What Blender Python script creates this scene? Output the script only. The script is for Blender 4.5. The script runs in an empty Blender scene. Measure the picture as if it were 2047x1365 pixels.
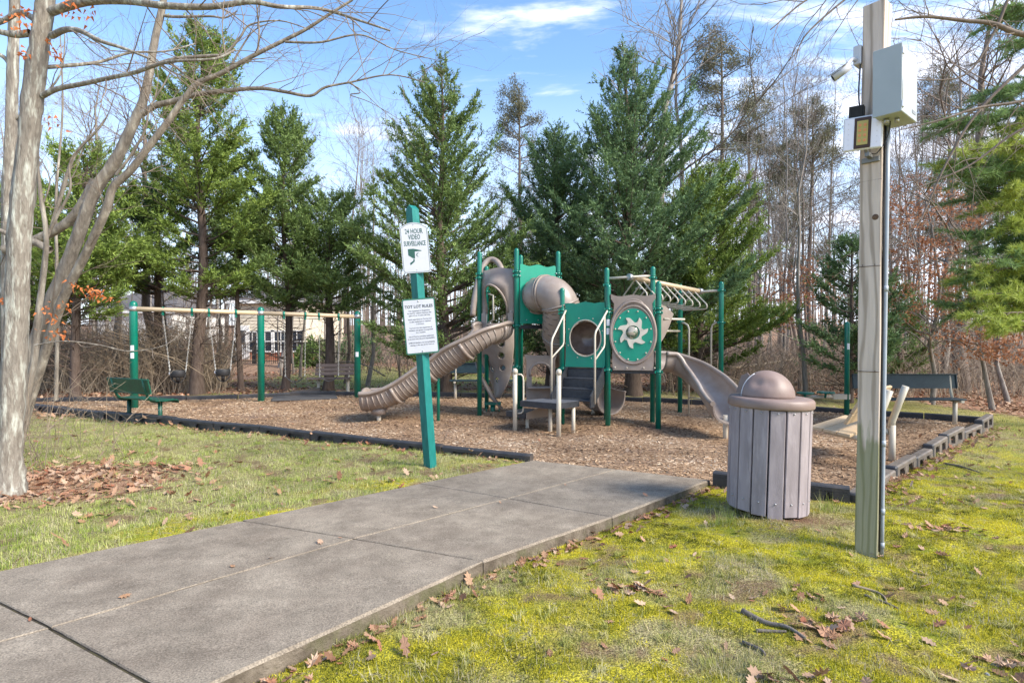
import bpy, math, random
import numpy as np
from mathutils import Vector, Matrix

random.seed(7)
SC = bpy.context.scene
COL = SC.collection

# ------------------------------------------------------------------ camera, world, sun, exposure
CAM_Z = 1.6
PITCH = 0.0128
FPX = 1137.0                       # focal length in pixels of the 2047 px wide photograph
cam_d = bpy.data.cameras.new('camera')
cam_d.sensor_width = 36.0
cam_d.lens = 36.0 * FPX / 2047.0
cam_d.clip_start = 0.05
cam_d.clip_end = 2000.0
cam = bpy.data.objects.new('camera', cam_d)
cam.location = (0, 0, CAM_Z)
cam.rotation_euler = (math.pi / 2 - PITCH, 0, 0)
COL.objects.link(cam)
SC.camera = cam

SUN_EL, SUN_AZ = math.radians(38), math.radians(118)      # azimuth from +Y (view axis) towards +X
world = bpy.data.worlds.new('World')
SC.world = world
world.use_nodes = True
nt = world.node_tree
nt.nodes.clear()
wo = nt.nodes.new('ShaderNodeOutputWorld')
bg = nt.nodes.new('ShaderNodeBackground')
bg.inputs['Strength'].default_value = 0.15
sky = nt.nodes.new('ShaderNodeTexSky')
sky.sky_type = 'NISHITA'
sky.sun_disc = False
sky.sun_elevation = SUN_EL
sky.sun_rotation = SUN_AZ
sky.air_density = 1.0
sky.dust_density = 0.6
sky.ozone_density = 1.6
tc = nt.nodes.new('ShaderNodeTexCoord')
sep = nt.nodes.new('ShaderNodeSeparateXYZ')
nt.links.new(tc.outputs['Generated'], sep.inputs[0])
def wmath(op, a, b=None, c=None):
    n = nt.nodes.new('ShaderNodeMath'); n.operation = op
    for i, v in enumerate((a, b, c)):
        if v is None: continue
        if isinstance(v, (int, float)): n.inputs[i].default_value = v
        else: nt.links.new(v, n.inputs[i])
    return n.outputs[0]
zc = wmath('ADD', wmath('MAXIMUM', sep.outputs['Z'], 0.0), 0.16)
cx_ = wmath('DIVIDE', sep.outputs['X'], zc)
cy_ = wmath('DIVIDE', sep.outputs['Y'], zc)
comb = nt.nodes.new('ShaderNodeCombineXYZ')
nt.links.new(wmath('MULTIPLY', wmath('ADD', cx_, wmath('MULTIPLY', cy_, 0.35)), 0.8), comb.inputs[0])
nt.links.new(wmath('MULTIPLY', cy_, 2.0), comb.inputs[1])
cn = nt.nodes.new('ShaderNodeTexNoise')
cn.inputs['Scale'].default_value = 2.1
cn.inputs['Detail'].default_value = 7
cn.inputs['Roughness'].default_value = 0.58
cn.inputs['Distortion'].default_value = 0.35
nt.links.new(comb.outputs[0], cn.inputs['Vector'])
# more cloud towards the right of the view, and a pale veil near the horizon
dens = wmath('ADD', cn.outputs['Fac'], wmath('MULTIPLY', wmath('ADD', sep.outputs['X'], -0.15), 0.16))
cr = nt.nodes.new('ShaderNodeMapRange')
cr.interpolation_type = 'SMOOTHSTEP'
cr.inputs['From Min'].default_value = 0.50
cr.inputs['From Max'].default_value = 0.68
nt.links.new(dens, cr.inputs['Value'])
veil = nt.nodes.new('ShaderNodeMapRange')
veil.inputs['From Min'].default_value = 0.0
veil.inputs['From Max'].default_value = 0.42
veil.inputs['To Min'].default_value = 0.85
veil.inputs['To Max'].default_value = 0.0
nt.links.new(sep.outputs['Z'], veil.inputs['Value'])
hs = nt.nodes.new('ShaderNodeHueSaturation')
hs.inputs['Saturation'].default_value = 1.12
hs.inputs['Value'].default_value = 1.0
nt.links.new(sky.outputs[0], hs.inputs['Color'])
mx0 = nt.nodes.new('ShaderNodeMix'); mx0.data_type = 'RGBA'
nt.links.new(veil.outputs[0], mx0.inputs['Factor'])
nt.links.new(hs.outputs[0], mx0.inputs['A'])
mx0.inputs['B'].default_value = (3.7, 4.1, 5.0, 1)
mx = nt.nodes.new('ShaderNodeMix'); mx.data_type = 'RGBA'
nt.links.new(wmath('MULTIPLY', cr.outputs[0], 0.8), mx.inputs['Factor'])
nt.links.new(mx0.outputs['Result'], mx.inputs['A'])
mx.inputs['B'].default_value = (4.8, 4.9, 5.5, 1)
nt.links.new(mx.outputs['Result'], bg.inputs['Color'])
nt.links.new(bg.outputs[0], wo.inputs['Surface'])

sd = bpy.data.lights.new('sun', 'SUN')
sd.energy = 3.1
sd.angle = math.radians(20)
sd.color = (1.0, 0.93, 0.82)
sun = bpy.data.objects.new('sun', sd)
sv = Vector((math.sin(SUN_AZ) * math.cos(SUN_EL), math.cos(SUN_AZ) * math.cos(SUN_EL), math.sin(SUN_EL)))
sun.rotation_euler = sv.to_track_quat('Z', 'Y').to_euler()
sun.location = (12, 4, 12)
COL.objects.link(sun)

SC.view_settings.view_transform = 'Standard'
SC.view_settings.look = 'None'
SC.view_settings.gamma = 1
SC.view_settings.use_curve_mapping = False
SC.view_settings.exposure = 1.22
SC.render.engine = 'CYCLES'
SC.cycles.max_bounces = 6
SC.cycles.transparent_max_bounces = 6

# ------------------------------------------------------------------ where things stand
def ray(px, py):
    u = (px - 1023.5) / FPX
    v = (682.5 - py) / FPX
    return Vector((u, math.cos(PITCH) + v * math.sin(PITCH), -math.sin(PITCH) + v * math.cos(PITCH)))
def P(px, py, Y):
    d = ray(px, py)
    return Vector((0, 0, CAM_Z)) + d * (Y / d.y)
def G(px, py, z=0.0):
    d = ray(px, py)
    return Vector((0, 0, CAM_Z)) + d * ((z - CAM_Z) / d.z)

# ------------------------------------------------------------------ noise
def _hash(ix, iy, seed):
    h = (ix.astype(np.int64) * 374761393 + iy.astype(np.int64) * 668265263 + seed * 974711) & 0x7fffffff
    h = ((h ^ (h >> 13)) * 1274126177) & 0x7fffffff
    return ((h ^ (h >> 16)) & 0xffff) / 65535.0
def vnoise(x, y, scale=1.0, seed=0, octaves=3):
    x = np.asarray(x, float) * scale; y = np.asarray(y, float) * scale
    out = 0; amp = 1; tot = 0
    for o in range(octaves):
        ix = np.floor(x); iy = np.floor(y); fx = x - ix; fy = y - iy
        fx = fx * fx * (3 - 2 * fx); fy = fy * fy * (3 - 2 * fy)
        a = _hash(ix, iy, seed + o); b = _hash(ix + 1, iy, seed + o)
        c = _hash(ix, iy + 1, seed + o); d = _hash(ix + 1, iy + 1, seed + o)
        out = out + amp * ((a * (1 - fx) + b * fx) * (1 - fy) + (c * (1 - fx) + d * fx) * fy)
        tot += amp; amp *= 0.5; x = x * 2.03 + 11.3; y = y * 2.03 + 5.7
    return out / tot
def sstep(t):
    t = np.clip(t, 0, 1); return t * t * (3 - 2 * t)

# ------------------------------------------------------------------ mesh building
class MB:
    def __init__(s): s.v = []; s.f = []; s.sm = []
    def add(s, vs, fs, smooth=False):
        o = len(s.v); s.v += [tuple(v) for v in vs]
        s.f += [tuple(i + o for i in f) for f in fs]; s.sm += [smooth] * len(fs); return s
    def box(s, c, size, rz=0, M=None, smooth=False):
        x, y, z = (a / 2 for a in size)
        p = [Vector((i, j, k)) for k in (-z, z) for j in (-y, y) for i in (-x, x)]
        R = M if M is not None else Matrix.Rotation(rz, 3, 'Z')
        p = [R @ q + Vector(c) for q in p]
        return s.add(p, [(0, 2, 3, 1), (4, 5, 7, 6), (0, 1, 5, 4), (2, 6, 7, 3), (0, 4, 6, 2), (1, 3, 7, 5)], smooth)
    def bbox(s, c, size, rz=0, b=0.006, M=None):
        """box with chamfered edges"""
        hx, hy, hz = (a / 2 for a in size); b = min(b, hx * .9, hy * .9, hz * .9)
        R = M if M is not None else Matrix.Rotation(rz, 3, 'Z')
        vs = []; idx = {}
        for sx in (-1, 1):
            for sy in (-1, 1):
                for sz in (-1, 1):
                    for ax in range(3):
                        q = [sx * (hx - b), sy * (hy - b), sz * (hz - b)]
                        q[ax] = (sx * hx, sy * hy, sz * hz)[ax]
                        idx[(sx, sy, sz, ax)] = len(vs); vs.append(R @ Vector(q) + Vector(c))
        fs = []
        def I(sx, sy, sz, ax): return idx[(sx, sy, sz, ax)]
        for d in (-1, 1):
            fs.append([I(d, -1, -1, 0), I(d, 1, -1, 0), I(d, 1, 1, 0), I(d, -1, 1, 0)][::d])
            fs.append([I(-1, d, -1, 1), I(-1, d, 1, 1), I(1, d, 1, 1), I(1, d, -1, 1)][::d])
            fs.append([I(-1, -1, d, 2), I(1, -1, d, 2), I(1, 1, d, 2), I(-1, 1, d, 2)][::d])
        for a in (-1, 1):
            for c2 in (-1, 1):
                fs.append([I(a, c2, -1, 0), I(a, c2, 1, 0), I(a, c2, 1, 1), I(a, c2, -1, 1)][::-a * c2])
                fs.append([I(a, -1, c2, 0), I(a, 1, c2, 0), I(a, 1, c2, 2), I(a, -1, c2, 2)][::a * c2])
                fs.append([I(-1, a, c2, 1), I(1, a, c2, 1), I(1, a, c2, 2), I(-1, a, c2, 2)][::-a * c2])
                for e in (-1, 1):
                    fs.append([I(a, c2, e, 0), I(a, c2, e, 1), I(a, c2, e, 2)][::a * c2 * e])
        return s.add(vs, fs)
    def tube(s, pts, r, n=8, cap=True, smooth=True):
        pts = [Vector(p) for p in pts]; m = len(pts)
        rs = r if isinstance(r, (list, tuple)) else [r] * m
        T = []
        for i in range(m):
            t = pts[min(i + 1, m - 1)] - pts[max(i - 1, 0)]
            T.append(t.normalized() if t.length > 1e-9 else Vector((0, 0, 1)))
        up = Vector((0, 0, 1)) if abs(T[0].z) < 0.9 else Vector((1, 0, 0))
        a = T[0].cross(up).normalized(); o = len(s.v)
        for i in range(m):
            a = (a - T[i] * a.dot(T[i]))
            a = a.normalized() if a.length > 1e-6 else T[i].orthogonal().normalized()
            b = T[i].cross(a)
            for k in range(n):
                an = 2 * math.pi * k / n
                s.v.append(tuple(pts[i] + (a * math.cos(an) + b * math.sin(an)) * rs[i]))
        for i in range(m - 1):
            for k in range(n):
                k2 = (k + 1) % n
                s.f.append((o + i * n + k, o + i * n + k2, o + (i + 1) * n + k2, o + (i + 1) * n + k)); s.sm.append(smooth)
        if cap:
            s.f.append(tuple(o + k for k in range(n))[::-1]); s.sm.append(False)
            s.f.append(tuple(o + (m - 1) * n + k for k in range(n))); s.sm.append(False)
        return s
    def cyl(s, p, h, r, n=14, r2=None, dome=False):
        p = Vector(p); r2 = r if r2 is None else r2
        pts = [p, p + Vector((0, 0, h))]; rs = [r, r2]
        if dome:
            for a in (25, 50, 72, 86):
                pts.append(p + Vector((0, 0, h + r2 * math.sin(math.radians(a))))); rs.append(r2 * math.cos(math.radians(a)))
        return s.tube(pts, rs, n)
    def lathe(s, prof, c=(0, 0, 0), n=24, M=None, smooth=True, a0=0, a1=2 * math.pi):
        c = Vector(c); o = len(s.v); full = abs(a1 - a0 - 2 * math.pi) < 1e-6
        cols = n if full else n + 1
        for (r, z) in prof:
            for k in range(cols):
                a = a0 + (a1 - a0) * k / n
                q = Vector((r * math.cos(a), r * math.sin(a), z))
                s.v.append(tuple((M @ q if M is not None else q) + c))
        for i in range(len(prof) - 1):
            for k in range(n):
                k2 = (k + 1) % cols
                s.f.append((o + i * cols + k, o + i * cols + k2, o + (i + 1) * cols + k2, o + (i + 1) * cols + k)); s.sm.append(smooth)
        return s
    def sphere(s, c, r, n=10, m=6, sc=(1, 1, 1)):
        prof = [(r * math.cos(a) + 1e-5, r * math.sin(a)) for a in [math.pi * (i / m - .5) for i in range(m + 1)]]
        M = Matrix.Diagonal(Vector(sc)); return s.lathe(prof, c, n, M)
    def sweep(s, path, prof, closed=True, smooth=True, cap=True, up=(0, 0, 1), scales=None):
        """profile points (side, up) carried along a path; side = tangent x up"""
        pts = [Vector(p) for p in path]; m = len(pts); n = len(prof); o = len(s.v)
        for i in range(m):
            t = (pts[min(i + 1, m - 1)] - pts[max(i - 1, 0)]).normalized()
            sd_ = t.cross(Vector(up)).normalized(); u = sd_.cross(t).normalized()
            k = scales[i] if scales else 1
            for (a, b) in prof: s.v.append(tuple(pts[i] + sd_ * a * k + u * b * k))
        for i in range(m - 1):
            for k in range(n if closed else n - 1):
                k2 = (k + 1) % n
                s.f.append((o + i * n + k, o + (i + 1) * n + k, o + (i + 1) * n + k2, o + i * n + k2)); s.sm.append(smooth)
        if cap and closed:
            s.f.append(tuple(o + k for k in range(n))); s.f.append(tuple(o + (m - 1) * n + k for k in range(n))[::-1]); s.sm += [False, False]
        return s
    def prism(s, poly, O, U, V_, N, th, smooth=False):
        """2D polygon in frame O,U,V extruded along N by th"""
        O, U, V_, N = Vector(O), Vector(U), Vector(V_), Vector(N); n = len(poly)
        a = [O + U * p[0] + V_ * p[1] for p in poly]; b = [q + N * th for q in a]
        s.add(a + b, [tuple(range(n))[::-1], tuple(range(n, 2 * n))] + [(i, (i + 1) % n, n + (i + 1) % n, n + i) for i in range(n)], smooth); return s
    def loft(s, outer, inner, O, U, V_, N, th, off_o=None, off_i=None):
        """plate with a hole: matching outlines, extruded"""
        O, U, V_, N = Vector(O), Vector(U), Vector(V_), Vector(N); n = len(outer)
        oo = off_o or [0] * n; oi = off_i or [0] * n
        A = [O + U * p[0] + V_ * p[1] + N * q for p, q in zip(outer, oo)]
        B = [O + U * p[0] + V_ * p[1] + N * q for p, q in zip(inner, oi)]
        vs = A + B + [q + N * th for q in A] + [q + N * th for q in B]; fs = []
        for i in range(n):
            j = (i + 1) % n
            fs += [(i, n + i, n + j, j), (2 * n + i, 2 * n + j, 3 * n + j, 3 * n + i), (i, j, 2 * n + j, 2 * n + i), (n + i, 3 * n + i, 3 * n + j, n + j)]
        s.add(vs, fs); return s
    def build(s, name, mat, parent=None, local=False):
        me = bpy.data.meshes.new(name)
        me.from_pydata(s.v, [], s.f); me.polygons.foreach_set('use_smooth', s.sm)
        me.update()
        o = bpy.data.objects.new(name, me); COL.objects.link(o)
        if mat: me.materials.append(mat)
        if parent is not None: attach(o, parent, local)
        return o

def attach(o, parent, local=False):
    o.parent = parent
    if not local:
        base = Vector((0, 0, 0)); q = parent
        while q is not None: base += q.location; q = q.parent
        o.location = o.location - base

def np_mesh(name, V, F, mat, parent=None, local=False, rnd=None, col=None, smooth=False):
    V = np.ascontiguousarray(V, dtype=np.float32).reshape(-1, 3); F = np.ascontiguousarray(F, dtype=np.int32)
    k = F.shape[1]; me = bpy.data.meshes.new(name)
    me.vertices.add(len(V)); me.vertices.foreach_set('co', V.ravel())
    me.loops.add(F.size); me.loops.foreach_set('vertex_index', F.ravel())
    me.polygons.add(len(F)); me.polygons.foreach_set('loop_start', np.arange(0, F.size, k, dtype=np.int32))
    me.polygons.foreach_set('loop_total', np.full(len(F), k, dtype=np.int32))
    me.polygons.foreach_set('use_smooth', np.full(len(F), smooth))
    me.update(calc_edges=True)
    if rnd is not None:
        a = me.attributes.new('rnd', 'FLOAT', 'POINT'); a.data.foreach_set('value', np.ascontiguousarray(rnd, dtype=np.float32))
    if col is not None:
        a = me.attributes.new('zone', 'FLOAT_COLOR', 'POINT'); a.data.foreach_set('color', np.ascontiguousarray(col, dtype=np.float32).ravel())
    if mat: me.materials.append(mat)
    o = bpy.data.objects.new(name, me); COL.objects.link(o)
    if parent is not None: attach(o, parent, local)
    return o

def thing(name, label, cat, loc=(0, 0, 0), rz=0, group=None):
    o = bpy.data.objects.new(name, None); COL.objects.link(o)
    o.location = loc; o.rotation_euler = (0, 0, rz); o.empty_display_size = 0.2
    o['label'] = label; o['category'] = cat
    if group: o['group'] = group
    return o
def tag(o, label=None, cat=None, group=None, kind=None):
    if label: o['label'] = label
    if cat: o['category'] = cat
    if group: o['group'] = group
    if kind: o['kind'] = kind
    return o
def kids(o): return [c for c in COL.objects if c.parent == o]
def copy_tree(o, parent=None):
    c = o.copy(); COL.objects.link(c)
    if parent is not None: c.parent = parent
    for ch in KIDS(o): copy_tree(ch, c)
    return c
def KIDS(o): return [c for c in list(o.children)]

# ------------------------------------------------------------------ materials
def mat(name, col, rough=0.6, metal=0.0, col2=None, nscale=6.0, ndetail=4, namt=1.0, lo=0.35, hi=0.65, bump=0.0, bscale=40.0,
        stretch=(1, 1, 1), rnd=None, spec=0.5, trans=0.0, col3=None, n3=1.5, coat=0.0):
    m = bpy.data.materials.new(name); m.use_nodes = True; t = m.node_tree; N = t.nodes; L = t.links
    b = N['Principled BSDF']
    b.inputs['Base Color'].default_value = (*col, 1); b.inputs['Roughness'].default_value = rough
    b.inputs['Metallic'].default_value = metal; b.inputs['Specular IOR Level'].default_value = spec
    b.inputs['Coat Weight'].default_value = coat
    tcn = N.new('ShaderNodeTexCoord'); mp = N.new('ShaderNodeMapping'); mp.inputs['Scale'].default_value = stretch
    L.new(tcn.outputs['Object'], mp.inputs[0]); out = None
    def noise(sc, det=4, rg=0.6):
        n = N.new('ShaderNodeTexNoise'); n.inputs['Scale'].default_value = sc; n.inputs['Detail'].default_value = det
        n.inputs['Roughness'].default_value = rg; L.new(mp.outputs[0], n.inputs['Vector']); return n
    def rng(src, a, c):
        r = N.new('ShaderNodeMapRange'); r.inputs['From Min'].default_value = a; r.inputs['From Max'].default_value = c
        L.new(src, r.inputs['Value']); return r.outputs[0]
    def mix(f, A, B):
        x = N.new('ShaderNodeMix'); x.data_type = 'RGBA'; L.new(f, x.inputs['Factor'])
        for s_, v in (('A', A), ('B', B)):
            if isinstance(v, tuple): x.inputs[s_].default_value = (*v, 1)
            else: L.new(v, x.inputs[s_])
        return x.outputs['Result']
    if col2:
        out = mix(rng(noise(nscale, ndetail).outputs['Fac'], lo, hi), col, col2)
    if col3:
        out = mix(rng(noise(n3, 3).outputs['Fac'], 0.5, 0.72), out or col, col3)
    if rnd:                                        # a second colour picked per leaf / chip
        at = N.new('ShaderNodeAttribute'); at.attribute_name = 'rnd'
        ramp = N.new('ShaderNodeValToRGB'); L.new(at.outputs['Fac'], ramp.inputs[0])
        el = ramp.color_ramp.elements; el[0].position = 0; el[0].color = (*rnd[0], 1); el[1].position = 1; el[1].color = (*rnd[-1], 1)
        for i, c in enumerate(rnd[1:-1]):
            e = el.new((i + 1) / (len(rnd) - 1)); e.color = (*c, 1)
        out = ramp.outputs[0]
    if out: L.new(out, b.inputs['Base Color'])
    if bump:
        bn = N.new('ShaderNodeBump'); bn.inputs['Strength'].default_value = bump; bn.inputs['Distance'].default_value = 0.01
        L.new(noise(bscale, 5).outputs['Fac'], bn.inputs['Height']); L.new(bn.outputs[0], b.inputs['Normal'])
    if trans:
        tr = N.new('ShaderNodeBsdfTranslucent'); ms = N.new('ShaderNodeMixShader'); ms.inputs[0].default_value = trans
        if out: L.new(out, tr.inputs[0])
        else: tr.inputs[0].default_value = (*col, 1)
        L.new(b.outputs[0], ms.inputs[1]); L.new(tr.outputs[0], ms.inputs[2]); L.new(ms.outputs[0], N['Material Output'].inputs[0])
    return m

GREEN = mat('green_powder_coat', (0.0, 0.175, 0.115), 0.32, col2=(0.0, 0.145, 0.10), nscale=9, bump=0.05, bscale=160, coat=.15)
GREEN_PANEL = mat('green_plastic_panel', (0.0, 0.27, 0.17), 0.42, col2=(0.0, 0.235, 0.155), nscale=5, bump=0.08, bscale=220, col3=(0.01, 0.25, 0.17), n3=3)
DGREEN = mat('dark_green_coating', (0.004, 0.085, 0.05), 0.4, col2=(0.004, 0.06, 0.04), nscale=14, bump=.3, bscale=200)
TAN = mat('taupe_moulded_plastic', (0.30, 0.245, 0.205), 0.36, col2=(0.25, 0.20, 0.17), nscale=3.5, bump=0.12, bscale=90, col3=(0.34, 0.30, 0.27), n3=2.2)
TAN_IN = mat('brown_shaded_plastic', (0.16, 0.115, 0.085), 0.4, col2=(0.2, 0.15, 0.12), nscale=4)  # darker copy of the taupe, with the shade of recesses in its colour
CREAM = mat('cream_painted_steel', (0.56, 0.50, 0.40), 0.42, col2=(0.52, 0.47, 0.38), nscale=8, bump=0.05, bscale=100)
BEIGE = mat('beige_painted_beam', (0.62, 0.47, 0.30), 0.45, col2=(0.56, 0.43, 0.28), nscale=6)
BLACK = mat('black_coated_deck', (0.022, 0.025, 0.03), 0.45, col2=(0.04, 0.043, 0.05), nscale=16, bump=0.3, bscale=140)
DARKNAVY = mat('dark_perforated_metal', (0.012, 0.03, 0.04), 0.45, col2=(0.02, 0.045, 0.055), nscale=10, bump=.3, bscale=120)
STEEL = mat('galvanised_steel', (0.55, 0.55, 0.55), 0.4, metal=0.8, col2=(0.4, 0.41, 0.42), nscale=12)
CHAIN = mat('galvanised_chain', (0.50, 0.50, 0.48), 0.5, metal=0.3)
RUBBER = mat('black_rubber', (0.018, 0.018, 0.02), 0.6, bump=.1)
WHITE = mat('white_sticker', (0.75, 0.77, 0.8), 0.5)
# ------------------------------------------------------------------ ground
BORDER_L = [(.25, 6.9), (-.9, 7.45), (-2.0, 8.0), (-3.0, 8.55), (-4.0, 9.08), (-4.95, 9.5), (-5.9, 9.95), (-6.85, 10.4), (-7.85, 10.85), (-8.9, 11.35), (-9.9, 11.85), (-10.9, 12.4)]
BORDER_BACK = [(-10.9, 12.4), (-11.3, 13.3), (-10.2, 13.55), (-9.0, 13.65), (-7.9, 13.8), (-6.8, 14.1), (-5.7, 14.6), (-4.6, 14.85), (-3.5, 14.75), (-2.4, 14.6), (-1.3, 14.5), (-.2, 14.4), (.9, 14.2), (2.0, 13.9), (3.1, 13.45), (4.1, 12.95), (5.1, 12.4), (6.1, 11.85), (7.0, 11.25), (7.8, 10.75), (8.45, 10.15)]
BORDER_R = [(3.12, 5.22), (3.55, 5.62), (4.1, 6.15), (4.75, 6.75), (5.35, 7.3), (6.0, 7.9), (6.75, 8.55), (7.6, 9.25), (8.45, 10.05)]
BORDER_F = [(2.08, 5.86), (2.62, 5.5), (3.12, 5.22)]
POLY = BORDER_L + BORDER_BACK[1:] + BORDER_R[::-1][1:] + BORDER_F[::-1][1:]
def inside(x, y, poly=POLY):
    x = np.asarray(x); y = np.asarray(y); r = np.zeros(x.shape, bool); n = len(poly); j = n - 1
    for i in range(n):
        xi, yi = poly[i]; xj, yj = poly[j]
        c = ((yi > y) != (yj > y)) & (x < (xj - xi) * (y - yi) / (yj - yi + 1e-12) + xi); r ^= c; j = i
    return r
def edge_dist(x, y, poly=POLY):
    x = np.asarray(x, float); y = np.asarray(y, float); d = np.full(x.shape, 1e9); n = len(poly)
    for i in range(n):
        ax, ay = poly[i]; bx, by = poly[(i + 1) % n]; ex, ey = bx - ax, by - ay
        t = np.clip(((x - ax) * ex + (y - ay) * ey) / (ex * ex + ey * ey), 0, 1)
        d = np.minimum(d, np.hypot(x - ax - t * ex, y - ay - t * ey))
    return d
# path centre line with left and right edges
PL = [(.25, 6.9), (-.93, 5.72), (-2.14, 4.49), (-3.28, 3.33), (-4.6, 2.1), (-6.3, .7)]
PR = [(2.05, 5.87), (.81, 4.58), (-.185, 3.63), (-1.30, 2.2), (-2.5, .8), (-3.9, -.7)]
def zw(y): return .07 + .11 * np.clip((6.9 - np.asarray(y, float)) / 4.7, 0, 1.2)
PATHPOLY = PL + PR[::-1]
def path_side(x, y):
    return (np.asarray(x) - 1.15) * .72 - (np.asarray(y) - 6.4) * .69
def zground(x, y, bumps=True):
    x = np.asarray(x, float); y = np.asarray(y, float)
    s = path_side(x, y)
    near = zw(y) * sstep((10.5 - y) / 4.0)
    left = near - .012
    right = near - .085 + .035 * sstep((x - 1.0) / 1.5) * sstep((y - 3.8) / 1.0)
    z = left + (right - left) * sstep((s + .6) / .9)
    # lawn tufts and moss hummocks; the woods roll a little and rise in the distance
    if bumps:
        d = edge_dist(x, y, PATHPOLY)
        amp = np.clip(d / .25, 0, 1)
        z = z + amp * ((vnoise(x, y, 1.9, 3, 3) - .5) * .085 + (vnoise(x, y, 7.5, 5, 2) - .5) * .030)
        far = sstep((np.hypot(x, y) - 13) / 12)
        z = z + far * (vnoise(x, y, .16, 9, 3) - .5) * .9
    z = z + sstep((np.hypot(x, y) - 38) / 60) * 3.0
    z = z - .10 * (inside(x, y) & True)
    z = np.where(inside(x, y, PATHPOLY), np.minimum(z, zw(y) - .10), z)
    return z
def z1(x, y, b=True): return float(zground(np.array([x]), np.array([y]), b)[0])
def axis(lo, hi, step, far, grow=1.13):
    a = list(np.arange(lo, hi + 1e-6, step)); s = step
    while a[-1] < far: s *= grow; a.append(a[-1] + s)
    s = step; b = [lo]
    while b[-1] > -far: s *= grow; b.append(b[-1] - s)
    return np.array(b[::-1][:-1] + a)
gx = axis(-5.5, 7.0, .065, 420); gy = axis(1.6, 9.0, .065, 420)
GX, GY = np.meshgrid(gx, gy); fx_, fy_ = GX.ravel(), GY.ravel()
gz = zground(fx_, fy_)
nx, ny = len(gx), len(gy)
ii = (np.arange(ny - 1)[:, None] * nx + np.arange(nx - 1)[None, :]).ravel()
GF = np.stack([ii, ii + 1, ii + nx + 1, ii + nx], 1)
# what grows where: R moss, G leaf litter, B green grass
def bare(x, y): return sstep((vnoise(x, y, 5.2, 99, 3) * .75 + vnoise(x, y, 1.3, 98, 2) * .25 - .60) / .10)
def zones(x, y):
    s = path_side(x, y)
    n1 = vnoise(x, y, .9, 21, 3); n2 = vnoise(x, y, 2.6, 31, 3); n3 = vnoise(x, y, .35, 41, 2)
    moss_r = sstep((n2 * .6 + n1 * .4 - .34) / .15) * (s > 0)
    hug = sstep(1 - (edge_dist(x, y, PATHPOLY)) / .9)
    moss_l = hug * sstep((n2 - .40) / .15) * (s <= 0)
    polepatch = sstep(1 - np.hypot(x - 2.7, (y - 3.75) * 1.6) / 1.1)
    moss = np.clip(moss_r + moss_l + polepatch, 0, 1)
    far_r = sstep((np.hypot(x - 9, y - 6) < 0) * 1.0)
    moss = moss * (1 - .6 * sstep((y - 6.5) / 2.5))
    litter_tree = sstep(1.2 - np.hypot((x + 4.8) / 1.75, (y - 5.8) / 1.3) + (n2 - .5) * .6)
    wood = sstep((np.hypot(x * .75, y) - 15.5 + (n1 - .5) * 3) / 1.5)
    lawn_back = sstep(1.2 - np.hypot((x + 3.5) / 8.5, (y - 21) / 5.5) + (n1 - .5) * .5)
    lawn_right = sstep(1.1 - np.hypot((x - 11.5) / 3.6, (y - 9.2) / 2.2))
    wood = np.maximum(wood, sstep((x - 9.5) / 1.5) * sstep((y - 10.6) / .8))
    wood = np.maximum(wood, sstep((-x - 8.0) / 1.5) * sstep((y - 10) / 2) * .8)
    wood = wood * (1 - lawn_back) * (1 - lawn_right)
    soil = sstep(1 - np.hypot((x - 2.35) / .62, (y - 4.72) / .34) + (n2 - .5) * .4) 
    litter = np.clip(litter_tree + wood, 0, 1)
    soil = np.maximum(soil, .55 * bare(x, y) * (1 - litter) * (1 - lawn_back))
    green = np.clip(.35 + .9 * (n1 - .3) + lawn_back * .3 + lawn_right * .5, 0, 1) * (1 - litter)
    return moss * (1 - litter) * (1 - soil), litter, green * (1 - soil), soil
zm, zl, zgr, zs = zones(fx_, fy_)
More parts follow.
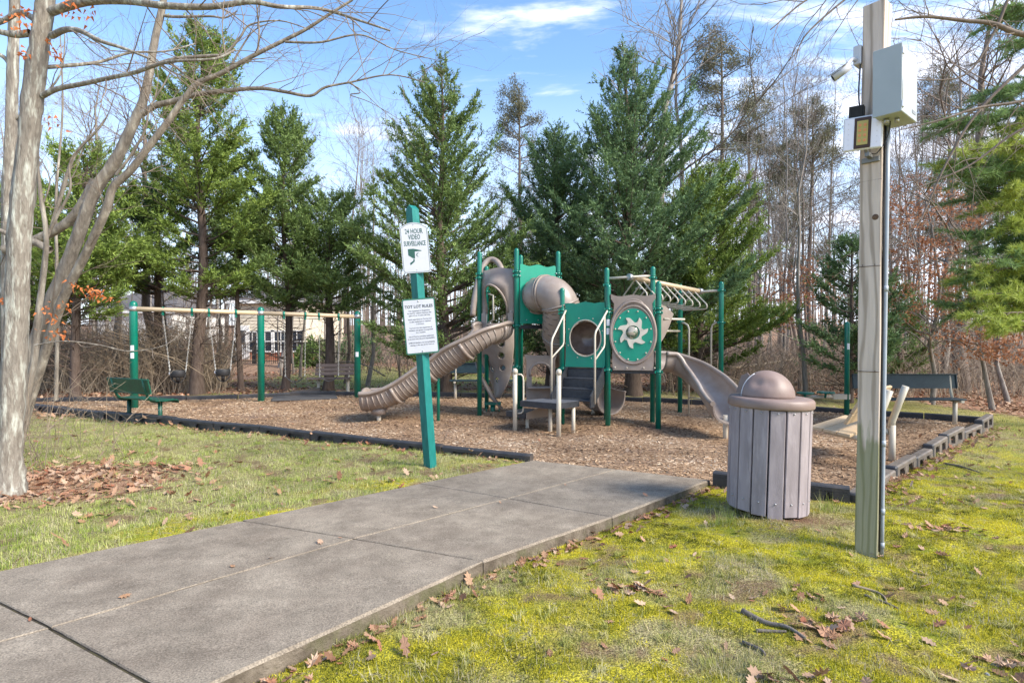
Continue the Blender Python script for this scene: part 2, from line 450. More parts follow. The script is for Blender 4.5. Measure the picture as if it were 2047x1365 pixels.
def ground_mat():
    m = bpy.data.materials.new('lawn_moss_and_leaf_litter'); m.use_nodes = True; t = m.node_tree; N = t.nodes; L = t.links
    b = N['Principled BSDF']; b.inputs['Roughness'].default_value = .95; b.inputs['Specular IOR Level'].default_value = .15
    at = N.new('ShaderNodeAttribute'); at.attribute_name = 'zone'; sp = N.new('ShaderNodeSeparateColor'); L.new(at.outputs['Color'], sp.inputs[0])
    tcn = N.new('ShaderNodeTexCoord')
    def noise(sc, det=5, rg=.65, st=None):
        n = N.new('ShaderNodeTexNoise'); n.inputs['Scale'].default_value = sc; n.inputs['Detail'].default_value = det; n.inputs['Roughness'].default_value = rg
        L.new(tcn.outputs['Object'], n.inputs['Vector']); return n.outputs['Fac']
    def rng(src, a, c):
        r = N.new('ShaderNodeMapRange'); r.inputs['From Min'].default_value = a; r.inputs['From Max'].default_value = c; L.new(src, r.inputs['Value']); return r.outputs[0]
    def mx_(f, A, B):
        x = N.new('ShaderNodeMix'); x.data_type = 'RGBA'
        if isinstance(f, float): x.inputs['Factor'].default_value = f
        else: L.new(f, x.inputs['Factor'])
        for s_, v in (('A', A), ('B', B)):
            if isinstance(v, tuple): x.inputs[s_].default_value = (*v, 1)
            else: L.new(v, x.inputs[s_])
        return x.outputs['Result']
    def mth(op, a, c):
        n = N.new('ShaderNodeMath'); n.operation = op; n.use_clamp = True
        for i, v in enumerate((a, c)):
            if isinstance(v, float): n.inputs[i].default_value = v
            else: L.new(v, n.inputs[i])
        return n.outputs[0]
    n_f, n_m, n_l, n_x = noise(95, 3), noise(17), noise(3.2), noise(230, 2)
    soil = mx_(rng(n_m, .35, .7), (.105, .062, .04), (.20, .14, .095))
    straw = mx_(rng(n_f, .38, .66), (.12, .085, .05), (.52, .43, .26))
    grass = mx_(rng(n_f, .38, .62), (.12, .14, .025), (.44, .48, .11))
    turf = mx_(rng(n_m, .46, .60), straw, grass)
    moss = mx_(rng(n_f, .34, .66), (.07, .075, .012), (.66, .58, .045))
    moss = mx_(rng(n_l, .5, .68), moss, mx_(rng(n_f, .3, .7), (.09, .11, .01), (.36, .40, .04)))
    lit = mx_(rng(n_f, .36, .62), (.13, .075, .045), (.44, .30, .20))
    lit = mx_(rng(n_x, .5, .66), lit, (.30, .13, .07))
    base = mx_(mth('MULTIPLY', rng(n_m, .50, .60), .9), turf, soil)
    c = mx_(mth('MULTIPLY', sp.outputs[2], rng(n_l, .25, .6)), base, mx_(rng(n_m, .35, .75), grass, straw))
    c = mx_(mth('MULTIPLY', sp.outputs[0], rng(mth('ADD', n_m, mth('MULTIPLY', n_f, .25)), .50, .58)), c, moss)
    c = mx_(rng(mth('ADD', sp.outputs[1], mth('MULTIPLY', mth('SUBTRACT', n_m, .5), .7)), .35, .55), c, lit)
    at2 = N.new('ShaderNodeAttribute'); at2.attribute_name = 'zone'
    c = mx_(at2.outputs['Alpha'], c, mx_(rng(n_f, .35, .65), (.10, .045, .03), (.20, .11, .075)))
    L.new(c, b.inputs['Base Color'])
    bn = N.new('ShaderNodeBump'); bn.inputs['Strength'].default_value = .9; bn.inputs['Distance'].default_value = .03
    L.new(mth('ADD', mth('MULTIPLY', n_f, .6), mth('MULTIPLY', n_m, .9)), bn.inputs['Height']); L.new(bn.outputs[0], b.inputs['Normal'])
    return m
GROUND = ground_mat()
o = np_mesh('ground', np.stack([fx_, fy_, gz], 1), GF, GROUND, col=np.stack([zm, zl, zgr, zs], 1), smooth=True)
tag(o, kind='structure')

# ------------------------------------------------------------------ wood chip surface of the playground
mxs = np.arange(-11.5, 8.7, .11); mys = np.arange(5.0, 15.0, .11)
MX, MY = np.meshgrid(mxs, mys)
def zmulch(x, y):
    z = (vnoise(x, y, 1.1, 51, 3) - .5) * .07 + (vnoise(x, y, 7, 57, 2) - .5) * .02
    near = sstep(1 - np.hypot(np.asarray(x) - 1.3, np.asarray(y) - 6.3) / 1.8) * .075
    kick = -.05 * sstep(1 - np.hypot((np.asarray(x) - 3.1), np.asarray(y) - 8.3) / .8) - .05 * sstep(1 - np.hypot(np.asarray(x) + 3, np.asarray(y) - 10.6) / .8)
    return z * np.clip(edge_dist(x, y) / .5, .15, 1) + near + kick + .005
mxf, myf = MX.ravel(), MY.ravel()
ins = inside(mxf, myf)
mzf = zmulch(mxf, myf)
n_x, n_y = len(mxs), len(mys)
jj = (np.arange(n_y - 1)[:, None] * n_x + np.arange(n_x - 1)[None, :]).ravel()
q = np.stack([jj, jj + 1, jj + n_x + 1, jj + n_x], 1)
keep = ins[q].any(1)
q = q[keep]
# pull the outside corners of the kept cells onto the inside of the border
ed = edge_dist(mxf, myf)
mzf = np.where(ins, mzf, mzf - .02)
ctr = np.array([-1.0, 10.0])
px_, py_ = mxf.copy(), myf.copy()
out_i = np.where(~ins)[0]
used = np.unique(q); out_i = np.intersect1d(out_i, used)
for k in out_i:
    best = None
    for i in range(len(POLY)):
        ax, ay = POLY[i]; bx, by = POLY[(i + 1) % len(POLY)]; ex, ey = bx - ax, by - ay
        t = min(1, max(0, ((mxf[k] - ax) * ex + (myf[k] - ay) * ey) / (ex * ex + ey * ey)))
        cx, cy = ax + t * ex, ay + t * ey; dd = (cx - mxf[k]) ** 2 + (cy - myf[k]) ** 2
        if best is None or dd < best[0]: best = (dd, cx, cy)
    px_[k], py_[k] = best[1], best[2]
MULCH = mat('shredded_wood_mulch', (.18, .115, .072), .95, col2=(.46, .31, .195), nscale=70, ndetail=6, lo=.38, hi=.62, bump=1.0, bscale=75, spec=.1, col3=(.24, .165, .125), n3=1.3)
o = np_mesh('mulch_bed', np.stack([px_, py_, mzf], 1), q, MULCH, smooth=True)
tag(o, kind='structure')

rng = np.random.default_rng(11)
def chips(n, name, region, sz, zf, mt, tilt=.5, lab=None, wr=(.18, .4), curl=0):
    x, y = region(n); n = len(x); z = zf(x, y)
    a = rng.uniform(0, 2 * np.pi, n); L_ = rng.uniform(sz[0], sz[1], n); W = L_ * rng.uniform(wr[0], wr[1], n)
    t = rng.normal(0, tilt, n) * .5; t2 = rng.normal(0, tilt, n)
    ux, uy, uz = np.cos(a) * np.cos(t), np.sin(a) * np.cos(t), np.sin(t)
    vx, vy, vz = -np.sin(a) * np.cos(t2), np.cos(a) * np.cos(t2), np.sin(t2)
    U = np.stack([ux, uy, uz], 1) * L_[:, None] / 2; W_ = np.stack([vx, vy, vz], 1) * W[:, None] / 2
    C = np.stack([x, y, z + np.abs(uz) * L_ * .35 + np.abs(vz) * W * .4 + .004], 1)
    k = rng.uniform(.5, 1, n)[:, None]
    V = np.stack([C - U - W_ * k, C + U * rng.uniform(.7, 1, n)[:, None] - W_, C + U + W_ * k, C - U * .9 + W_], 1).reshape(-1, 3)
    i = np.arange(n) * 4
    F = np.stack([i, i + 1, i + 2, i + 3], 1)
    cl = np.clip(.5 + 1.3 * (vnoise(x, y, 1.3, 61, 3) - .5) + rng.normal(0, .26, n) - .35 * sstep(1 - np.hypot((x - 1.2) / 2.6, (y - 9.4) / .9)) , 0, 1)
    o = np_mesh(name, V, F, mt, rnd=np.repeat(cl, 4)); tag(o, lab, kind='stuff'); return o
def in_bed(n):
    # denser close to the camera, as far as single chips can be seen
    y = 5.1 + 9.8 * rng.uniform(0, 1, n * 2) ** 1.25; x = rng.uniform(-11.4, 8.5, n * 2)
    k = inside(x, y) & (edge_dist(x, y) > .03); return x[k], y[k]
CHIP = mat('wood_chip', (.4, .28, .2), .9, rnd=[(.11, .068, .045), (.22, .138, .085), (.33, .215, .13), (.41, .275, .17), (.49, .345, .225), (.60, .47, .34)], spec=.1)
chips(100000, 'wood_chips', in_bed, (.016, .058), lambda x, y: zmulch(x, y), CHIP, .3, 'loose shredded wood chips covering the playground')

# ------------------------------------------------------------------ concrete path of cast slabs
def conc():
    m = mat('weathered_concrete', (.305, .258, .20), .9, col2=(.185, .15, .115), nscale=3.2, ndetail=10, lo=.30, hi=.74, bump=.5, bscale=170, spec=.2)
    t = m.node_tree; N = t.nodes; L = t.links; b = N['Principled BSDF']
    src = b.inputs['Base Color'].links[0].from_socket
    n = N.new('ShaderNodeTexNoise'); n.inputs['Scale'].default_value = 120; n.inputs['Detail'].default_value = 4
    tcn = N.new('ShaderNodeTexCoord'); L.new(tcn.outputs['Object'], n.inputs['Vector'])
    r = N.new('ShaderNodeMapRange'); r.inputs['From Min'].default_value = .3; r.inputs['From Max'].default_value = .7
    r.inputs['To Min'].default_value = .6; r.inputs['To Max'].default_value = 1.4; L.new(n.outputs['Fac'], r.inputs['Value'])
    n2 = N.new('ShaderNodeTexNoise'); n2.inputs['Scale'].default_value = 5; n2.inputs['Detail'].default_value = 8; n2.inputs['Roughness'].default_value = .75
    L.new(tcn.outputs['Object'], n2.inputs['Vector'])
    r2 = N.new('ShaderNodeMapRange'); r2.inputs['From Min'].default_value = .35; r2.inputs['From Max'].default_value = .65; r2.inputs['To Min'].default_value = .78; r2.inputs['To Max'].default_value = 1.18
    L.new(n2.outputs['Fac'], r2.inputs['Value'])
    vm = N.new('ShaderNodeVectorMath'); vm.operation = 'SCALE'; L.new(src, vm.inputs[0]); L.new(r.outputs[0], vm.inputs['Scale'])
    vm2 = N.new('ShaderNodeVectorMath'); vm2.operation = 'SCALE'; L.new(vm.outputs[0], vm2.inputs[0]); L.new(r2.outputs[0], vm2.inputs['Scale'])
    L.new(vm2.outputs[0], b.inputs['Base Color']); return m
CONC = conc()
CONC_EDGE = mat('shaded_concrete_edge', (.20, .165, .125), .95, col2=(.085, .065, .045), nscale=9, ndetail=7, bump=1, bscale=60, col3=(.10, .10, .04), n3=4)  # slab sides in darker concrete; their shade is painted into the colour
walk = bpy.data.objects.new('sidewalk', None); COL.objects.link(walk); tag(walk, kind='structure')
walk.location = (-2, 3.5, 0)
def slab(c, gaps, mt_side=CONC_EDGE):
    """four corners (x, y) counter-clockwise, each side set in by its own joint gap, edges slightly eroded"""
    n = 14; me = MB(); c = [Vector((p[0], p[1])) for p in c]
    nrm = []
    for i in range(4):
        d = (c[(i + 1) % 4] - c[i]).normalized(); nrm.append(Vector((-d.y, d.x)))
    cc = []
    for i in range(4): cc.append(c[i] + nrm[i] * gaps[i] + nrm[i - 1] * gaps[i - 1])
    ring = []; inn = []
    for i in range(4):
        a, b = cc[i], cc[(i + 1) % 4]
        for k in range(n):
            t = k / n; w = (nrm[i] * min(1, 1) + (nrm[i - 1] if k == 0 else Vector((0, 0))))
            j = 0 if k == 0 else (.006 * random.random() if gaps[i] == 0 else .002 * random.random())
            ring.append(a.lerp(b, t) + nrm[i] * j); inn.append(ring[-1] + w * (.012 if gaps[i] == 0 else .005))
    m = len(ring); vs = []
    def zz(p, d): return float(zw(p.y)) + d
    for p in ring: vs.append((p.x, p.y, zz(p, -.16)))
    for i, p in enumerate(ring): vs.append((p.x, p.y, zz(p, (-.012 if gaps[i // n] == 0 else -.004) - .004 * random.random())))
    for q in inn: vs.append((q.x, q.y, zz(q, 0)))
    fs = []
    for r in range(2):
        for i in range(m): fs.append((r * m + i, r * m + (i + 1) % m, (r + 1) * m + (i + 1) % m, (r + 1) * m + i))
    fs.append(tuple(range(2 * m, 3 * m)))
    me.add(vs, fs, False); o = me.build('slab', CONC, walk); o.data.materials.append(mt_side)
    mi = [1] * m + [0] * (m + 1); o.data.polygons.foreach_set('material_index', mi); return o
mid = [((a[0] + b[0]) / 2 + .03, (a[1] + b[1]) / 2) for a, b in zip(PL, PR)]
for i in range(len(PL) - 1):
    slab([PR[i], mid[i], mid[i + 1], PR[i + 1]], (0 if i == 0 else .007, .006, .007, 0)); slab([mid[i], PL[i], PL[i + 1], mid[i + 1]], (0 if i == 0 else .007, 0, .007, .006))
# dirt that fills the joints
mb = MB()
for i in range(len(PL) - 1):
    for A, B in ((mid[i], mid[i + 1]), (PL[i + 1], mid[i + 1]), (mid[i + 1], PR[i + 1])):
        A, B = Vector(A), Vector(B); d = (B - A).normalized() * 1.0; s_ = Vector((-d.y, d.x)) * .02
        mb.add([(p.x, p.y, float(zw(p.y)) - .013) for p in (A - s_, A + s_, B + s_, B - s_)], [(0, 1, 2, 3)])
mb.build('joint_dirt', mat('joint_dirt', (.035, .027, .02), 1, col2=(.07, .06, .025), nscale=20), walk)

# ------------------------------------------------------------------ plastic border timbers
EDGE_BLACK = mat('black_border_plastic', (.028, .03, .036), .5, col2=(.05, .05, .055), nscale=5, bump=.3, bscale=60, col3=(.085, .07, .06), n3=2.5)
EDGE_TAN = mat('sun_bleached_border_plastic', (.17, .14, .115), .6, col2=(.105, .09, .075), nscale=6, bump=.3, bscale=60, col3=(.13, .115, .10), n3=3)
def border_mesh(L_, mt, name='border_block', h=.2, w=.11, pockets=True):
    """one moulded edging timber along +X, outer side towards -Y, ground at z=0; triangular pockets moulded in the outer side"""
    m = MB(); e = .006; L2 = L_ / 2 - e
    # top cap with rounded edges
    prof = [(-w / 2, h - .05), (-w / 2, h - .014), (-w / 2 + .014, h), (w / 2 - .014, h), (w / 2, h - .014), (w / 2, h - .05)]
    m.sweep([(-L2, 0, 0), (L2, 0, 0)], [(-a, b) for a, b in prof], closed=True, smooth=False)
    # core and bottom flange, recessed behind the posts between the pockets
    m.box((0, .018, (h - .05) / 2 - .03), (2 * L2 - .02, w - .05, h - .002))
    m.box((0, -.003, -.035), (2 * L2, w - .003, .125))
    for x, ww in ((-L2 + .07, .14), (0, .15), (L2 - .07, .14)):
        m.box((x, -.004, h / 2 - .02), (ww, w - .004, h - .064))
    for sx in (-1, 1):     # sloped shoulders of the pockets
        for x0, d in ((sx * .072, 1), (sx * (L2 - .137), -1)):
            m.prism([(0, h * .45), (sx * d * .035, h - .055), (0, h - .055)][::1], (x0, -w / 2 + .004, .0), (1, 0, 0), (0, 0, 1), (0, 1, 0), .05)
    me = bpy.data.meshes.new(name); me.from_pydata(m.v, [], m.f); me.materials.append(mt); return me
edge_root = thing('playground_border', 'moulded plastic edging timbers laid end to end round the mulch bed', 'border', (-1, 10, 0))
def run(pts, mt, dz=0.0, outer=1, h=.2, jit=.012, dzs=None):
    for i in range(len(pts) - 1):
        a, b = Vector(pts[i]), Vector(pts[i + 1]); L_ = (b - a).length; me = border_mesh(L_ * .992, mt, h=h)
        o = bpy.data.objects.new('border_block', me); COL.objects.link(o)
        c = (a + b) / 2
        za = dz + (dzs[i] if dzs else 0) + random.uniform(-jit, jit)
        ang = math.atan2(b.y - a.y, b.x - a.x)
        if outer < 0: ang += math.pi
        o.rotation_euler = (0, random.uniform(-.012, .012), ang); o.location = (c.x, c.y, za); attach(o, edge_root)
        if mt is EDGE_TAN:                              # black moulded tongue at the near end of each bleached block
            q = MB(); q.bbox((-L_ / 2 + .035, .0, h / 2 - .0), (.075, .118, h + .006), 0, .012); k = q.build('connector', EDGE_BLACK, o, True)
run(BORDER_L, EDGE_BLACK, -.055, outer=-1)
run(BORDER_BACK, EDGE_BLACK, -.09, outer=-1)
run(BORDER_R, EDGE_TAN, -.045, outer=1, h=.2, jit=.02, dzs=[-.03, -.02, 0, -.01, .01, .04, -.01, .03])
run(BORDER_F, EDGE_BLACK, -.015, outer=1)
# ------------------------------------------------------------------ the climbing structure: everything bolted together is one thing
V3 = Vector
A_, B_, C_, D_, E_ = V3((-.64, 11.2, 0)), V3((.085, 10.74, 0)), V3((.18, 11.66, 0)), V3((.9, 11.13, 0)), V3((-.54, 12.1, 0))
F_, G_, G2, H_, H2 = V3((.9, 10.2, 0)), V3((1.66, 9.83, 0)), V3((1.74, 10.45, 0)), V3((2.56, 10.35, 0)), V3((2.48, 9.63, 0))
J_, K_ = V3((3.97, 10.8, 0)), V3((3.43, 11.6, 0))
play = thing('play_structure', 'green and taupe climbing structure with slides, stairs and overhead ladder on the mulch', 'play structure', (.8, 10.5, 0))
def at(p, z): return V3((p.x, p.y, z))
def post(p, top, r=.046, clamps=(), collar=None):
    m = MB(); m.cyl(at(p, -.1), top - r + .1, r, 16, dome=True); o = m.build('post', GREEN, play)
    if clamps:
        for z in clamps:
            c = MB(); c.cyl(at(p, z - .022), .044, r + .011, 16); c.cyl(at(p, z + .032), .012, r + .006, 16); c.cyl(at(p, z - .044), .012, r + .006, 16)
            for a in (0.3, 2.4, 3.6, 5.5): c.box(at(p, z) + V3((math.cos(a), math.sin(a), 0)) * (r + .016), (.035, .014, .04), a)
            c.build('clamp', GREEN, o)
    return o
post(A_, 3.22, clamps=(2.78, 2.70, 1.75)); post(B_, 3.22, clamps=(2.78, 2.70, 1.76, .98)); post(C_, 3.22, clamps=(2.8, 1.75))
post(D_, 3.22, clamps=(2.78, 2.70)); post(E_, 3.05, clamps=(2.5,))
post(F_, 2.43, clamps=(2.03, 1.97, .98)); post(G_, 2.46, clamps=(2.03, 1.97, .98)); post(G2, 2.82, clamps=(2.5,))
post(H_, 2.83, clamps=(2.62, 2.05)); post(H2, 2.5, clamps=(2.03, 1.96, .96))
post(J_, 2.6, clamps=(2.43, 1.82)); post(K_, 2.62, clamps=(2.45, 1.85))
# white notice stickers on the front post
m = MB()
for z in (1.80, 1.65):
    m.lathe([(.048, z - .055), (.048, z + .055)], G_, 8, a0=math.radians(225), a1=math.radians(300))
m.build('sticker', WHITE, play)

# decks
def deck(poly, z, name='deck'):
    m = MB(); m.prism([(p.x, p.y) for p in poly], (0, 0, z - .075), (1, 0, 0), (0, 1, 0), (0, 0, 1), .07)
    return m.build(name, BLACK, play)
def shr(poly, k=.97):
    c = sum(poly, V3((0, 0, 0))) / len(poly); return [c + (p - c) * k for p in poly]
deck(shr([A_, B_, D_, C_, E_], .98), 1.78)
deck(shr([F_, G_, H2, H_, G2, V3((1.1, 10.85, 0))], .97), 1.0)

def frame(a, b):
    """plate frame from post a to post b: origin at the middle, U along, N towards the camera side"""
    d = (b - a); U = V3((d.x, d.y, 0)).normalized(); N = V3((U.y, -U.x, 0))
    return (a + b) / 2, U, N, d.length
def wavy_top(hw, z0, z1, n=26, amp=.018):
    pts = [(-hw, z0), (hw, z0)]
    for i in range(n + 1):
        t = i / n; x = hw - 2 * hw * t
        pts.append((x, z1 + amp * math.cos(t * 2 * math.pi * 2) - amp * (1 if 0 < i < n else 2)))
    return pts
def ell(rx, rz, cx=0, cz=0, n=40, a0=0): return [(cx + rx * math.cos(a0 + 2 * math.pi * i / n), cz + rz * math.sin(a0 + 2 * math.pi * i / n)) for i in range(n)]
def to_rect(pts, hw, z0, z1, cx, cz, wave=0.0):
    """push the points of a closed outline out to a rectangle (for a plate with a hole)"""
    out = []
    for (x, z) in pts:
        dx, dz = x - cx, z - cz
        k = min((hw / abs(dx)) if abs(dx) > 1e-6 else 1e9, ((z1 - cz) / dz) if dz > 1e-6 else ((z0 - cz) / dz if dz < -1e-6 else 1e9))
        X, Z = cx + dx * k, cz + dz * k
        if dz > 0 and abs(Z - z1) < 1e-4: Z += wave * math.cos((X - cx) / hw * math.pi * 2) - wave
        out.append((X, Z))
    return out
def add_corners(inner, outer, hw, z0, z1, cx, cz):
    return inner, outer
def bolts(m, pts, O, U, N, r=.013):
    for (x, z) in pts: m.sphere(O + U * x + V3((0, 0, z)) + N * .008, r, 8, 5)

# tall green panel with the tube mouth
O, U, N, L_ = frame(B_, D_); hw = L_ / 2 - .065
m = MB(); m.prism(wavy_top(hw, 1.80, 2.93), O, U, (0, 0, 1), N, .022, False); pn = m.build('panel', GREEN_PANEL, play); pn['label'] = 'tall green panel behind the tube slide'
m = MB(); bolts(m, [(x, 1.87) for x in (-.25, 0, .25)], O, U, N * 2.2)
for sx in (-1, 1):
    for z in (2.78, 2.70): m.tube([O + U * sx * (hw - .01) + V3((0, 0, z)) + N * .03, O + U * sx * (hw + .05) + V3((0, 0, z)) + N * .02], .012, 6)
m.build('bolt', STEEL, pn)
# tube slide
tp = [V3((.50, 10.93, 2.33)), P(1080, 589, 10.78), P(1098, 587, 10.62), P(1113, 597, 10.52), P(1121, 615, 10.52), P(1121, 640, 10.62), P(1120, 665, 10.82), P(1128, 695, 11.05), P(1146, 730, 11.3), P(1168, 760, 11.5), P(1186, 782, 11.55), P(1204, 792, 11.5), P(1216, 795, 11.35)]
def smooth_path(pts, n=6):
    out = []
    for i in range(len(pts) - 1):
        p0, p1, p2, p3 = pts[max(i - 1, 0)], pts[i], pts[i + 1], pts[min(i + 2, len(pts) - 1)]
        for k in range(n):
            t = k / n
            out.append(.5 * ((2 * p1) + (p2 - p0) * t + (2 * p0 - 5 * p1 + 4 * p2 - p3) * t * t + (3 * p1 - p0 - 3 * p2 + p3) * t ** 3))
    out.append(pts[-1].copy()); return out
tps = smooth_path(tp[:-3], 6); R_t = .335
ts = MB(); ts.tube(tps, R_t, 32, cap=False); tube_o = ts.build('tube_slide', TAN, play)
fl = MB()
for k in (0, 1, 9, 10, 22, 23, 36, 37, 48, 49):                      # joint flanges between the moulded sections
    if k + 1 < len(tps):
        t = (tps[k + 1] - tps[k]).normalized(); fl.tube([tps[k] - t * .012, tps[k] + t * .022], R_t + .022, 32)
fl.build('flange', TAN, tube_o)
sl = MB()                                              # long slots as raised strips, recess shade put into their dark colour
for (k0, k1) in ((2, 8), (25, 34)):
    for j, k in enumerate(range(k0, k1, 2 if k0 > 5 else 3)):
        t = (tps[k + 1] - tps[k - 1]).normalized(); a = t.cross(V3((0, 0, 1))).normalized(); b = t.cross(a)
        for s0 in range(0, 12):
            an0 = s0 * math.pi / 6 + (j % 2) * .26; seg = [tps[k] + (a * math.cos(an0 + q) + b * math.sin(an0 + q)) * (R_t - .004) for q in (0, .1, .2, .3)]
            sl.tube(seg, [.010, .015, .015, .010], 6)
sl.build('slot', TAN_IN, tube_o)
# lower end: open trough of the tube slide and its foot
tr = MB(); ex = [tps[-1], P(1188, 783, 11.5), P(1204, 793, 11.35), P(1222, 797, 11.1)]
ex = smooth_path(ex, 4)
def uprof(w, h, th=.02, n=14, rim=.03):
    """closed U section: half width w, wall height h"""
    inn = []; 
    for i in range(n + 1):
        a = math.pi + math.pi * i / n
        inn.append((w * math.cos(a) * (1 if True else 1), h * math.sin(a) * .0 + (-h) * abs(math.sin(a)) ** .75))
    o_ = [(x * (1 + th / w), z - th if abs(x) < w * .98 else z) for (x, z) in inn]
    rimL = [(-w + .005, .004), (-w - rim * .4, rim * .55), (-w - rim * 1.3, rim * .3), (-w - rim * 1.4, -rim * .5)]
    rimR = [(-x, z) for (x, z) in rimL][::-1]
    return inn[::-1] + rimL + o_ + rimR
tr.sweep(ex, [(x, z + .12) for x, z in uprof(.33, .42)], closed=True)
tr.cyl(P(1186, 800, 11.3) + V3((0, 0, -.12)), .2, .12, 14, .1); tr.build('slide_exit', TAN, tube_o)
m = MB(); p = P(1186, 800, 11.3); m.cyl((p.x, p.y, -.05), .35, .04, 10); m.build('foot', CREAM, tube_o)

# lower green panel with round crawl window
O, U, N, L_ = frame(F_, G_); hw = L_ / 2 - .062; cz = 1.53
inn = ell(.285, .315, .015, cz, 44); out = to_rect(inn, hw, 1.02, 2.17, .015, cz, .016)
# keep true corners
for (cx2, cz2) in ((-hw, 1.02), (hw, 1.02), (hw, 2.15), (-hw, 2.15)):
    k = min(range(len(out)), key=lambda i: (out[i][0] - cx2) ** 2 + (out[i][1] - cz2) ** 2); out[k] = (cx2, cz2)
m = MB(); m.loft(out, inn, O, U, (0, 0, 1), N, .022); pn = m.build('panel', GREEN_PANEL, play); pn['label'] = 'green panel with a round window above the stairs'
m = MB(); bolts(m, ell(.335, .375, .015, cz, 8, .35), O, U, N * 2.3); m.build('bolt', CREAM, pn)
m = MB(); ring = [O + U * x + V3((0, 0, z)) + N * .02 for x, z in ell(.287, .318, .015, cz, 36)]; m.tube(ring + [ring[0]], .012, 6, cap=False); m.build('window_ring', CREAM, pn)
m = MB()                                               # bubble behind the window
Rm = Matrix((U, -V3((0, 0, 1)), N)).transposed()
prof = [(.29, 0), (.31, -.1), (.30, -.22), (.24, -.33), (.14, -.39), (.001, -.41)]
m.lathe(prof, O + U * .015 + V3((0, 0, cz)), 28, Rm, a0=0); m.build('bubble', mat('brown_translucent_dome', (.16, .11, .085), .2, col2=(.24, .18, .15), nscale=5), pn)

# grey-brown bubble panel with the green oval and the pinwheel
O, U, N, L_ = frame(G_, H2); hw = L_ / 2 - .055; cz = 1.60
m = MB()
slot_c = (0.0, 2.165)
outl = [(-hw + .03, .985), (hw - .03, .985), (hw - .02, 1.15), (hw - .035, 1.9), (hw - .05, 2.12), (hw, 2.2), (hw + .01, 2.29)]
n = 22
for i in range(1, n): 
    t = i / n; x = hw - 2 * hw * t; bumpc = .055 * math.exp(-((x) / .20) ** 2); outl.append((x, 2.215 + bumpc + .055 * (abs(2 * t - 1)) ** 3 * 1.3))
outl += [(-hw - .01, 2.29), (-hw, 2.2), (-hw + .05, 2.12), (-hw + .035, 1.9), (-hw + .02, 1.15)]
m.prism(outl, O, U, (0, 0, 1), N, .05); pn = m.build('panel', TAN, play); pn['label'] = 'taupe panel with a green oval and cream pinwheel'
m = MB(); c0 = O + V3((0, 0, cz)) + N * .05
def oval_ring(rx, rz, off, r, mb, egg=0.12, n=48):
    pts = [c0 + U * rx * math.cos(a) + V3((0, 0, (rz * math.sin(a)) * (1 + (egg if math.sin(a) > 0 else 0)))) + N * off for a in [2 * math.pi * i / n for i in range(n)]]
    mb.tube(pts + [pts[0]], r, 10, cap=False)
oval_ring(.372, .50, .0, .028, m, .10); oval_ring(.345, .47, .005, .018, m, .02); m.build('moulded_ring', TAN, pn)
m = MB(); m.prism(ell(.335, .455, 0, cz - .02, 48), O + N * .052, U, (0, 0, 1), N, .018); disc = m.build('oval_disc', GREEN_PANEL, pn)
m = MB(); bolts(m, ell(.305, .42, 0, cz - .02, 12, .26), O, U, N * 9.2, .014); bolts(m, [(x, 1.03) for x in (-.3, -.1, .18, .36)], O, U, N * 7, .014); m.build('bolt', CREAM, pn)
m = MB()                                               # seven-armed pinwheel cut out of cream board, with a hole for the mirror ball
star = []; na = 7
for i in range(na):
    a = 2 * math.pi * i / na + 1.35
    for (da, r) in ((0, .158), (.12, .170), (.24, .190), (.34, .212), (.42, .232), (.52, .246), (.64, .256), (.70, .258), (.69, .240), (.66, .218), (.67, .196), (.74, .174)):
        star.append(((r * math.cos(a + da)), cz + .03 + r * 1.06 * math.sin(a + da)))
star = star[::1]; cen = cz + .03
inn2 = [(.117 * math.cos(math.atan2(z - cen, x)), cen + .117 * math.sin(math.atan2(z - cen, x))) for x, z in star]
m.loft(star, inn2, O + N * .071, U, (0, 0, 1), N, .014); m.build('pinwheel', mat('cream_board', (.66, .62, .52), .5, col2=(.6, .56, .47), nscale=8), pn)
m = MB(); m.sphere(O + N * .055 + V3((0, 0, cen)), .114, 20, 12, (1, .5, 1)); m.build('mirror_ball', mat('swirled_ball', (.10, .16, .10), .12, metal=.25, col2=(.42, .38, .31), nscale=9, lo=.44, hi=.5, col3=(.03, .05, .04), n3=14), pn)
m = MB()                                               # handle slot above the oval: thin plate with the recess shade in its colour
arc = [O + N * .052 + U * (.17 * math.cos(a)) + V3((0, 0, 2.085 + .10 * math.sin(a))) for a in [math.pi * i / 12 for i in range(13)]]
m.prism([(.15 * math.cos(a), 2.085 + .085 * math.sin(a)) for a in [math.pi * i / 12 for i in range(13)]], O + N * .049, U, (0, 0, 1), N, .004); m.build('handle_slot', TAN_IN, pn)
m = MB(); m.tube(arc, .014, 8); m.tube([arc[0], arc[-1]], .014, 8); m.tube([O + N * .06 + U * q + V3((0, 0, 2.11)) for q in (-.12, .12)], .008, 6); m.build('handle', TAN, pn)

